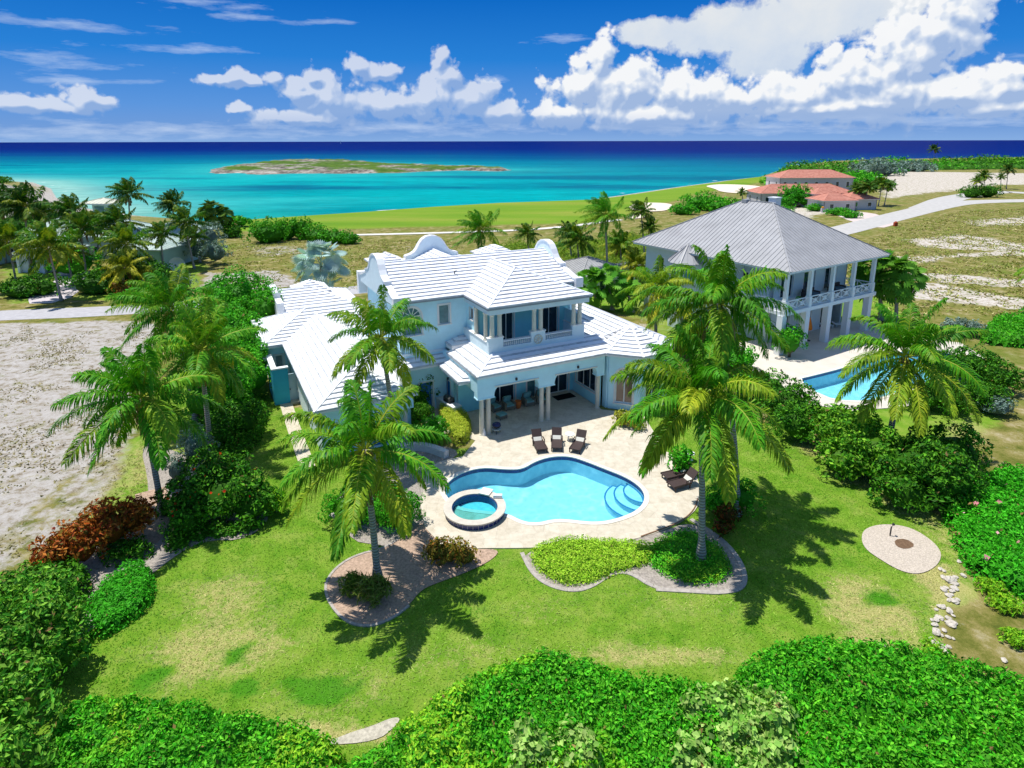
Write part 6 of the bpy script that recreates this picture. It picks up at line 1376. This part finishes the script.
# ---------------- grass blades of the lawn, and tufts over the dry lots
def blades(name,label,polys,holes,dens,hgt,wid,colf,seed,cap=520000,cat='grass'):
    rg=np.random.default_rng(seed); PX=[];PY=[]
    for poly,dn in polys:
        xs_=[p[0] for p in poly]; ys_=[p[1] for p in poly]; n=int((max(xs_)-min(xs_))*(max(ys_)-min(ys_))*dens*dn); px=rg.uniform(min(xs_),max(xs_),n); py=rg.uniform(min(ys_),max(ys_),n); ok=inpoly(px,py,poly)
        for h in holes: ok&=~inpoly(px,py,h)
        PX.append(px[ok]);PY.append(py[ok])
    px=np.concatenate(PX);py=np.concatenate(PY); k=len(px); a=rg.uniform(0,6.28,k); h=hgt*(.4+rg.random(k)); w=wid*(.6+.8*rg.random(k)); l=rg.normal(0,.9,(k,2))*h[:,None]; h=h*.75
    C,keep=colf(px,py,rg); px,py,a,h,w,l,C=[q[keep] for q in (px,py,a,h,w,l,C)]
    z=0*px; dx,dy=np.cos(a)*w/2,np.sin(a)*w/2
    V=np.stack([np.stack([px-dx,py-dy,z],1),np.stack([px+dx,py+dy,z],1),np.stack([px+l[:,0],py+l[:,1],h],1)],1).reshape(-1,3); k=len(px); i=np.arange(k)*3; F=np.stack([i,i+1,i+2],1)
    o=rawmesh(name,V,F,m_matte,None,col=np.repeat(C,3,0)); tag(o,label,cat,kind='stuff'); return o
HL=[smooth_poly(GP(q),2) for q in (bed1,bed2,bed3,sand_px,gap_px)]+[deck]
def lawn_cols(px,py,rg):
    w,l=worn_lush(px,py); n1=fbm(px,py,.8,201,3)[:,None]; n2=fbm(px,py,.25,202,3)[:,None]; f=np.clip((n1-.35)*2.6,0,1)
    c=np.array((.075,.24,.010))*(1-f)+np.array((.23,.36,.045))*f; g=np.clip((n2-.45)*4,0,1); c=c*(1-.25*g)+np.array((.33,.40,.09))*.25*g
    ww=np.clip(w*1.5*(.3+1.2*rg.random(len(px))),0,1)[:,None]*.85; c=c*(1-ww)+np.array((.50,.42,.20))*ww; ll=l[:,None]; c=c*(1-ll)+np.array((.04,.21,.008))*ll
    return c*(.75+1.0*rg.random(len(px)))[:,None],np.ones(len(px),bool)
A1=smooth_poly(GP([(60,760),(20,600),(80,540),(130,500),(135,450),(155,400),(190,375),(255,380),(275,405),(300,412),(400,440),(440,452),(520,452),(606,415),(690,390),(760,425),(830,458),(880,482),(940,522),(962,560),(958,590),(935,620),(920,660),(980,740),(1000,780),(60,780)]),1)
blades('grass','short sunlit lawn grass with straw coloured worn patches',[(A1,1)],HL,190,.065,.04,lawn_cols,171)
def dry_cols(px,py,rg):
    f=fbm(px,py,.10,211,4); keep=fbm(px,py,.45,212,4)+.25*rg.random(len(px))>.60
    c=pick([(.20,.30,.04),(.36,.38,.09),(.50,.44,.20),(.26,.20,.09)],len(px),rg); return c,keep
D1=GP([(885,330),(835,262),(900,225),(960,212),(1100,207),(1100,345),(960,312)]); D2=GP([(-40,326),(125,324),(150,335),(145,400),(125,440),(100,485),(60,530),(10,560),(-60,560)]); D3=GP([(205,290),(230,243),(350,240),(460,240),(470,262),(355,290)])
blades('dry_scrub','low dry scrub scattered over the sandy lot on the right',[(D1,1)],[],9,.24,.30,dry_cols,172,cat='scrub')
def lot_cols(px,py,rg):
    keep=fbm(px,py,.35,222,4)+.2*rg.random(len(px))>.66-.10*sstep(60,32,py); return pick([(.28,.25,.09),(.22,.17,.09),(.36,.32,.16)],len(px),rg),keep
blades('dry_scrub','sparse brown weeds on the pale gravel lot at the left',[(D2,1)],HL,22,.14,.14,lot_cols,173,cat='weeds')
blades('dry_scrub','straw coloured scrub on the lot behind the silver palm',[(D3,1)],[],8,.22,.28,dry_cols,174,cat='scrub')
# ------------------------------------------------ neighbouring buildings
def metal_x(t,b,tcn):
    n=N(t,'ShaderNodeTexNoise',inp={'Scale':.6,'Detail':5.0,'Roughness':.6}); L(t,tcn.outputs['Object'],n.inputs['Vector'])
    L(t,ramp(t,n.outputs[0],[(.3,(.30,.30,.305)),(.7,(.39,.39,.395))]),b.inputs['Base Color'])
m_metal=mat('grey_metal_roof',(.45,.45,.5),.5,.35,extra=metal_x)
m_vwall=mat('pale_villa_wall',(.62,.70,.72),.8,.2,noise=(1,.05))
m_vpost=mat('white_post',(.74,.77,.78),.7,.25)
m_vdoor=mat('teal_shutter',(.10,.30,.30),.6,.3)
VA=R(32); vx,vy=24.55,55.69
nv=thing('villa','two storey villa with hipped grey metal roof and white balcony over tall pillars','house',(vx,vy,0),VA)
u0,v0,dp=1.0,-.3,3.0; LU=15.1
# body behind the gallery
f1=[op(1.3+3.75*i,3.3+3.75*i,4.45,6.75,'door',v=2,trim=.12) for i in range(3)]
g1=[op(1.3+3.75*i,3.3+3.75*i,.1,2.6,'door',v=2,trim=.12) for i in range(3)]
wall(nv,(u0+2.2,v0+dp),(u0+LU,v0+dp),4.3,8.1,f1,m_vwall); wall(nv,(u0+2.2,v0+dp),(u0+LU-2,v0+dp),0,4.0,g1,m_vwall)
wall(nv,(u0+2.2,18.5),(u0+2.2,v0+dp),4.3,8.1,[op(11.2,12.9,4.4,6.8,'door',v=2,trim=.12,label='glass balcony door on the left side'),op(8.6,9.4,5.2,6.9,v=1,h=2,trim=.12),op(2,2.9,5.2,6.9,trim=.12)],m_vwall)
wall(nv,(u0+2.2,18.5),(u0+2.2,v0+dp),0,4.0,[op(11.2,12.9,.1,2.4,'door',v=2,trim=.12),op(8.6,9.6,.9,2.4,v=1,h=2,trim=.12)],m_vwall)
wall(nv,(u0+LU,v0+dp),(u0+LU,18.5),0,8.1,[op(3,4.5,4.9,6.8,trim=.12)],m_vwall); wall(nv,(u0+LU,18.5),(u0+2.2,18.5),0,8.1,(),m_vwall)
wall(nv,(u0+.3,18.5),(u0+.3,6.2),4.0,8.1,[op(2,2.9,5.2,6.9,trim=.12),op(6,6.9,5.2,6.9,trim=.12)],m_vwall); wall(nv,(u0+.3,6.2),(u0+2.2,6.2),4.3,8.1,(),m_vwall)
wall(nv,(u0+.3,18.5),(u0+.3,7.5),0,4.0,[op(3,4,.9,2.4,trim=.12)],m_vwall); wall(nv,(u0+.3,7.5),(u0+2.2,7.5),0,4.0,(),m_vwall)
MB().box(u0-.25,v0-.25,3.95,u0+LU+.3,v0+dp-.01,4.3).box(u0-.25,v0+dp-.01,3.95,u0+2.19,6.2,4.3).build('balcony_floor',m_vpost,nv)
for i in range(5):
    x_=u0+i*3.7
    MB().box(x_-.33,v0-.1,0,x_+.33,v0+.5,3.95).build('pillar',m_vpost,nv)
    MB().box(x_-.17,v0-.12,5.35,x_+.17,v0+.22,8.1).build('post',m_vpost,nv)
    MB().box(x_-.22,v0-.2,4.3,x_+.22,v0+.25,5.35).build('pier',m_vpost,nv)
for v_ in (5.9,):
    MB().box(u0-.2,v_-.2,0,u0+.4,v_+.3,3.95).build('pillar',m_vpost,nv); MB().box(u0-.17,v_-.2,4.3,u0+.17,v_+.2,8.1).build('post',m_vpost,nv)
def xrail(p,q,z0,z1,parent):
    p=Vector(p);q=Vector(q); d=(q-p); n=max(1,round(d.length/1.35)); mb=MB(); w=.07
    A=lambda s,z:(p.x+d.x*s,p.y+d.y*s,z)
    mb.bar(A(0,z1),A(1,z1),.10,.08); mb.bar(A(0,z0+.08),A(1,z0+.08),w,w)
    for i in range(n):
        s0,s1=i/n,(i+1)/n; mb.bar(A(s0,z0+.1),A(s1,z1-.04),.05,w); mb.bar(A(s0,z1-.04),A(s1,z0+.1),.045,w)
        mb.bar(A(s1,z0),A(s1,z1),w,w); m_=(s0+s1)/2; zc=(z0+z1)/2+.03
        r_=.14*n/n; q4=[(m_-.16/d.length*1.6,zc),(m_,zc+.24),(m_+.16/d.length*1.6,zc),(m_,zc-.24)]
        for k in range(4): a=q4[k];b=q4[(k+1)%4]; mb.bar(A(a[0],a[1]),A(b[0],b[1]),.04,w)
    return mb.build('railing',m_vpost,parent)
for i in range(4): xrail((u0+i*3.7+.22,v0,0),(u0+(i+1)*3.7-.22,v0,0),4.32,5.28,nv)
xrail((u0,v0+.25,0),(u0,3.0,0),4.32,5.28,nv); xrail((u0,3.0,0),(u0,5.8,0),4.32,5.28,nv); xrail((u0+LU-.1,v0+.25,0),(u0+LU-.1,v0+dp,0),4.32,5.28,nv)
roof('roof',hip_planes(.3,17.4,-1.0,19.9,8.3,.6,'y'),nv,m_metal,[(.4,-.9,8.1,17.3,19.8,8.296)],fn=seamed,label='big hipped standing seam roof',slabm=m_vpost,gap=.50)
tc_=(.9,11.8); t8=octp(2.0,tc_); t8w=octp(1.7,tc_)
roof('roof',[[(*t8[k],7.2),(*t8[(k+1)%8],7.2),(tc_[0],tc_[1],9.1)] for k in range(8)],nv,m_metal,fn=seamed,gap=.6,label='small eight sided turret roof'); MB().prism(t8w,0,7.18).build('turret_wall',m_vwall,nv)
for k in (3,4): 
    a,b=t8w[k],t8w[(k+1)%8]; cx,cy=(a[0]+b[0])/2,(a[1]+b[1])/2; nx,ny=cx-tc_[0],cy-tc_[1]; l=math.hypot(nx,ny); nx/=l;ny/=l
    f=MB().obox((cx+nx*.02,cy+ny*.02,5.7),(-ny*.42,nx*.42,0),(nx*.03,ny*.03,0),(0,0,.75)).build('window',m_vpost,nv); MB().obox((cx+nx*.055,cy+ny*.055,5.7),(-ny*.34,nx*.34,0),(nx*.004,ny*.004,0),(0,0,.67)).build('pane',m_vdoor,f)
ch=MB().box(9.4,7.6,12.5,10.3,8.5,13.9).box(9.32,7.52,13.9,10.38,8.58,14.0).build('chimney',m_vpost,nv)
MB().box(8.4,10.6,13.2,9.2,11.2,13.6).build('vent',m_metal,nv)
def VW(u,v,z=0): return (vx+u*math.cos(VA)-v*math.sin(VA),vy+u*math.sin(VA)+v*math.cos(VA),z)
# things on the neighbour terrace and balcony
t=thing('patio_umbrella','closed orange patio umbrella standing between the neighbour pillars','umbrella',VW(7.2,.9,.055))
MB().lathe((0,0,0),[(.28,0),(.28,.06),(.04,.1),(.04,2.5)],12).build('pole',m_dark,t); MB().lathe((0,0,1.1),[(.10,0),(.30,.08),(.33,.3),(.22,.8),(.06,1.35)],14).build('canopy',mat('orange_canvas',(.75,.20,.02),.8,.15),t)
for lb,u,v in (('pale lounger on the neighbour lawn behind the right pillars',14.5,2.2),('second pale lounger behind the neighbour pillars',12.8,2.6)):
    o=thing('sun_lounger',lb,'sun lounger',VW(u,v,.06),VA+1.2,'pale loungers under the neighbour balcony')
    MB().box(-.32,-.95,.25,.32,.3,.33).build('seat',m_vpost,o); MB().obox((0,.55,.5),(.32,0,0),(0,.28,.22),(0,-.03,.03)).build('backrest',m_vpost,o)
    for sx in (-1,1):
        for yy in (-.85,.2): MB().box(sx*.28-.03,yy-.03,0,sx*.28+.03,yy+.03,.25).build('leg',m_vpost,o)
for i,(lb,u) in enumerate((('dark wicker sofa on the right half of the neighbour balcony',12.6),('dark wicker sofa on the left half of the neighbour balcony',8.0))):
    o=thing('sofa',lb,'sofa',VW(u,1.6,4.31),VA,'balcony sofas of the neighbour villa')
    MB().box(-.95,-.4,.1,.95,.4,.42).build('base',m_wick,o); MB().box(-.95,.26,.42,.95,.42,.95).build('backrest',m_wick,o)
    MB().box(-.85,-.38,.425,.85,.25,.55).build('cushion',mat('slate_cushion',(.10,.16,.22),.9,.1) if i==0 else bpy.data.materials['slate_cushion'],o)
    for sx in (-1,1): MB().box(sx*.95-.08,-.4,.1,sx*.95+.08,.42,.66).build('armrest',m_wick,o)
o=thing('planter','small pale pot with green plant on the neighbour balcony','planter',VW(4.3,.5,4.31))
MB().lathe((0,0,0),[(.14,0),(.22,.35),(.24,.4)],14).build('pot',m_trim,o); rgp=np.random.default_rng(3); dd=nrmz(rgp.normal(0,1,(160,3))); V,F,C=leaves(dd*.28+np.array([0,0,.6]),dd,.16,pick(G1,160,rgp),rgp); rawmesh('foliage',V,F,m_leaf,o,col=C)
# hut
hx,hy=G(588,257,4.2); hut=thing('hut','low grey metal roofed hut behind the right gable of the blue villa','hut',(hx,hy,0),R(30))
roof('roof',hip_planes(-4.6,4.6,-4.6,4.6,2.6,.36,'x'),hut,m_metal,[(-4.5,-4.5,2.42,4.5,4.5,2.595)],fn=seamed,slabm=m_vpost,gap=.5)
wall(hut,(-3.8,-3.8),(3.8,-3.8),0,2.42,[op(3,4,.1,2.1,'door',trim=.1)],m_vwall); wall(hut,(-3.8,3.8),(-3.8,-3.8),0,2.42,[op(3,4,.9,2)],m_vwall); wall(hut,(3.8,-3.8),(3.8,3.8),0,2.42,(),m_vwall); wall(hut,(3.8,3.8),(-3.8,3.8),0,2.42,(),m_vwall)
roof('roof',hip_planes(4.0,9.5,-4.2,1.5,2.2,.3,'x'),hut,m_metal,[(4.7,-4.1,2.04,9.4,1.4,2.195)],fn=seamed,slabm=m_vpost,gap=.5)
for a,b in ((5.2,-3.8),(9.1,-3.8),(9.1,1.0)): MB().box(a-.1,b-.1,0,a+.1,b+.1,2.04).build('post',m_vpost,hut)
# red roofed houses
def tile_x(t,b,tcn):
    n=N(t,'ShaderNodeTexNoise',inp={'Scale':1.2,'Detail':5.0}); L(t,tcn.outputs['Object'],n.inputs['Vector'])
    L(t,ramp(t,n.outputs[0],[(.3,(.44,.17,.12)),(.7,(.58,.27,.20))]),b.inputs['Base Color'])
m_tiler=mat('red_tiles',(.6,.2,.12),.8,.15,extra=tile_x); m_cream=mat('cream_wall',(.58,.55,.56),.85,.1,noise=(.6,.06))
def simple_house(label,px,py,rz,blocks,name='house',ground=0,m=m_tiler,mw=m_cream,fn=stepped,s=.42,**k):
    x,y=G(px,py,ground); t=thing(name,label,'house',(x,y,ground),rz)
    for (x0,x1,y0,y1,z,ax) in blocks:
        o_=.6; n=max(1,int((x1-x0)/4)); ops=[op((x1-x0)*(i+.5)/n-.6,(x1-x0)*(i+.5)/n+.6,z*.3,z*.72,trim=.1) for i in range(n)]
        wall(t,(x0,y0),(x1,y0),0,z,ops,mw); wall(t,(x1,y0),(x1,y1),0,z,(),mw); wall(t,(x1,y1),(x0,y1),0,z,(),mw)
        n=max(1,int((y1-y0)/5)); wall(t,(x0,y1),(x0,y0),0,z,[op((y1-y0)*(i+.5)/n-.5,(y1-y0)*(i+.5)/n+.5,z*.3,z*.72,trim=.1) for i in range(n)],mw)
        roof('roof',hip_planes(x0-o_,x1+o_,y0-o_,y1+o_,z+.15,s,ax),t,m,[(x0-o_+.05,y0-o_+.05,z-.05,x1+o_-.05,y1+o_-.05,z+.146)],fn=fn,**k)
    return t
simple_house('wide single storey house with red tiled roof behind the grey villa roof',760,206,R(2),[(0,30,0,11,3.6,'x')],dz=.3,h=.08)
simple_house('two storey red roofed house farther back toward the sea',779,192,R(2),[(0,30,0,13,5.2,'x')],dz=.35,h=.08)
simple_house('small red roofed entry house beside the pink driveway',823,212.5,R(8),[(0,10,0,8,3.0,'x'),(2.5,10,8,15,4.2,'x'),(9.9,19,3,11,3.0,'x')],dz=.3,h=.08)
o=thing('bench','small dark gate post and orange flowers by the red house entry','gate post',(*G(822,213),0)); MB().box(-.4,-.3,0,.4,.3,1.2).build('post',m_cream,o); MB().lathe((0,0,1.2),[(.3,0),(.4,.25),(.1,.5)],10).build('flower_ball',mat('orange_flower',(.6,.25,.03),.9,.1),o); o.name='gate_post'
# green roofed house at the left
def gmetal_x(t,b,tcn):
    n=N(t,'ShaderNodeTexNoise',inp={'Scale':.5,'Detail':5.0}); L(t,tcn.outputs['Object'],n.inputs['Vector'])
    L(t,ramp(t,n.outputs[0],[(.3,(.36,.47,.44)),(.7,(.48,.58,.54))]),b.inputs['Base Color'])
m_gmetal=mat('pale_green_metal',(.42,.53,.5),.6,.25,extra=gmetal_x); m_mint=mat('mint_wall',(.45,.60,.55),.85,.1,noise=(.6,.05))
lh=thing('house','sprawling pale green house with seamed roofs hidden among windblown palms','house',(*G(114,268),0),R(-6))
def lb(x0,x1,y0,y1,z,ax,s=.42,ops=1,h0=True,h1=True,mw=m_mint,gap=.7):
    n=max(1,int((x1-x0)/4)); wall(lh,(x0,y0),(x1,y0),0,z,[op((x1-x0)*(i+.5)/n-.6,(x1-x0)*(i+.5)/n+.6,.9,2.3,trim=.1) for i in range(n)] if ops else (),mw)
    wall(lh,(x1,y0),(x1,y1),0,z,(),mw); wall(lh,(x1,y1),(x0,y1),0,z,(),mw); wall(lh,(x0,y1),(x0,y0),0,z,(),mw)
    roof('roof',hip_planes(x0-.6,x1+.6,y0-.6,y1+.6,z+.12,s,ax,h0,h1),lh,m_gmetal,[(x0-.55,y0-.55,z-.05,x1+.55,y1+.55,z+.116)],fn=seamed,gap=gap)
lb(0,8.5,0,10,3.2,'x'); lb(-11,-1,7,17,4.0,'y'); lb(-2,7,9,17,4.2,'x'); lb(-24,-12,4,18,3.4,'y',.5); lb(-30,-22,-6,6,3.0,'y'); lb(-13,-8,-4,4,2.9,'y',mw=mat('white_wall',(.7,.7,.68),.8,.1))
for a in (-12.6,-8.4): MB().box(a-.2,-4.4,0,a+.2,-4.02,2.8).build('pillar',m_white,lh)
tw=MB().prism([(-11.5+1.9*math.cos(R(45+90*k)),14+1.9*math.sin(R(45+90*k))) for k in range(4)],4.0,9.2).build('tower',m_mint,lh)
for k in range(4):
    a=R(90*k); MB().obox((-11.5+1.36*math.cos(a),14+1.36*math.sin(a),7.9),(.9*-math.sin(a),.9*math.cos(a),0),(.03*math.cos(a),.03*math.sin(a),0),(0,0,.8)).build('window',m_glass2,tw)
roof('roof',hip_planes(-14.3,-8.7,11.2,16.8,9.3,.28,'x'),lh,mat('cream_metal',(.62,.62,.50),.6,.2),[(-14.2,11.3,9.1,-8.8,16.7,9.296)],fn=seamed,gap=.8,label='cream roof of the little lookout tower')
o=thing('satellite_dish','white round satellite dish on the lawn by the pale green house','satellite dish',(*G(178,273),0),R(10))
MB().tube([(0,.3,0),(0,.15,1.1)],.09).build('mast',m_dark,o)
d=MB(); n=20; rings=[(0,.32),(.45,.26),(.85,.10),(1.15,-.10),(1.18,-.08)]; vs=[]
for r_,q in rings:
    for k in range(n): vs.append((r_*math.cos(2*math.pi*k/n),q*1.0,1.45+r_*math.sin(2*math.pi*k/n)))
d.add(vs,[(i*n+k,i*n+(k+1)%n,(i+1)*n+(k+1)%n,(i+1)*n+k) for i in range(len(rings)-1) for k in range(n)]); ds=d.build('dish',m_white,o)
MB().bar((0,.2,1.0),(0,-.8,1.5),.05).box(-.08,-.9,1.42,.08,-.72,1.6).build('receiver_arm',m_dark,o)
# tiny boat at the horizon
bx_,by_=G(341,143.2,SEA); o=thing('sailboat','tiny white sailboat on the horizon above the island','boat',(bx_,by_,SEA),R(70))
sc_=3.0
def bprof(w,z,l): return [(l,0,z),(l*.5,w,z),(-l*.8,w*.8,z),(-l,0,z),(-l*.8,-w*.8,z),(l*.5,-w,z)]
mb=MB(); mb.add([(a*sc_,b*sc_,c*sc_) for a,b,c in bprof(.9,0,5)+bprof(1.5,1.2,6)],[(5,4,3,2,1,0),(6,7,8,9,10,11)]+[(i,(i+1)%6,6+(i+1)%6,6+i) for i in range(6)]); mb.build('hull',m_white,o)
MB().tube([(0,0,1.2*sc_),(0,0,13*sc_)],.15*sc_).build('mast',m_white,o); MB().extrude([(-.3*sc_,0,2*sc_),(-5*sc_,0,2.2*sc_),(-.3*sc_,0,12.5*sc_)],(0,.1,0)).build('sail',m_white,o)
# fence post and small post near the roads
x,y=G(895,227); tag(MB().box(-.35,-.35,0,.35,.35,.9).lathe((0,0,.9),[(.4,0),(.2,.25),(.02,.3)],8).build('road_marker',mat('red_marker',(.35,.06,.02),.7,.2),None,(x,y,0)),'small red marker post on the verge right of the main road','marker post')
# hose on the deck edge
pts=[G(*p) for p in [(640,538),(660,531),(680,523),(693,512),(697,500)]]; P_=smooth_poly(pts,2,False)
tag(MB().tube([(a,b,.085) for a,b in P_],.035,6).build('garden_hose',mat('brown_hose',(.30,.17,.10),.6,.3)),'thin brown hose along the deck edge behind the right front palm','hose')
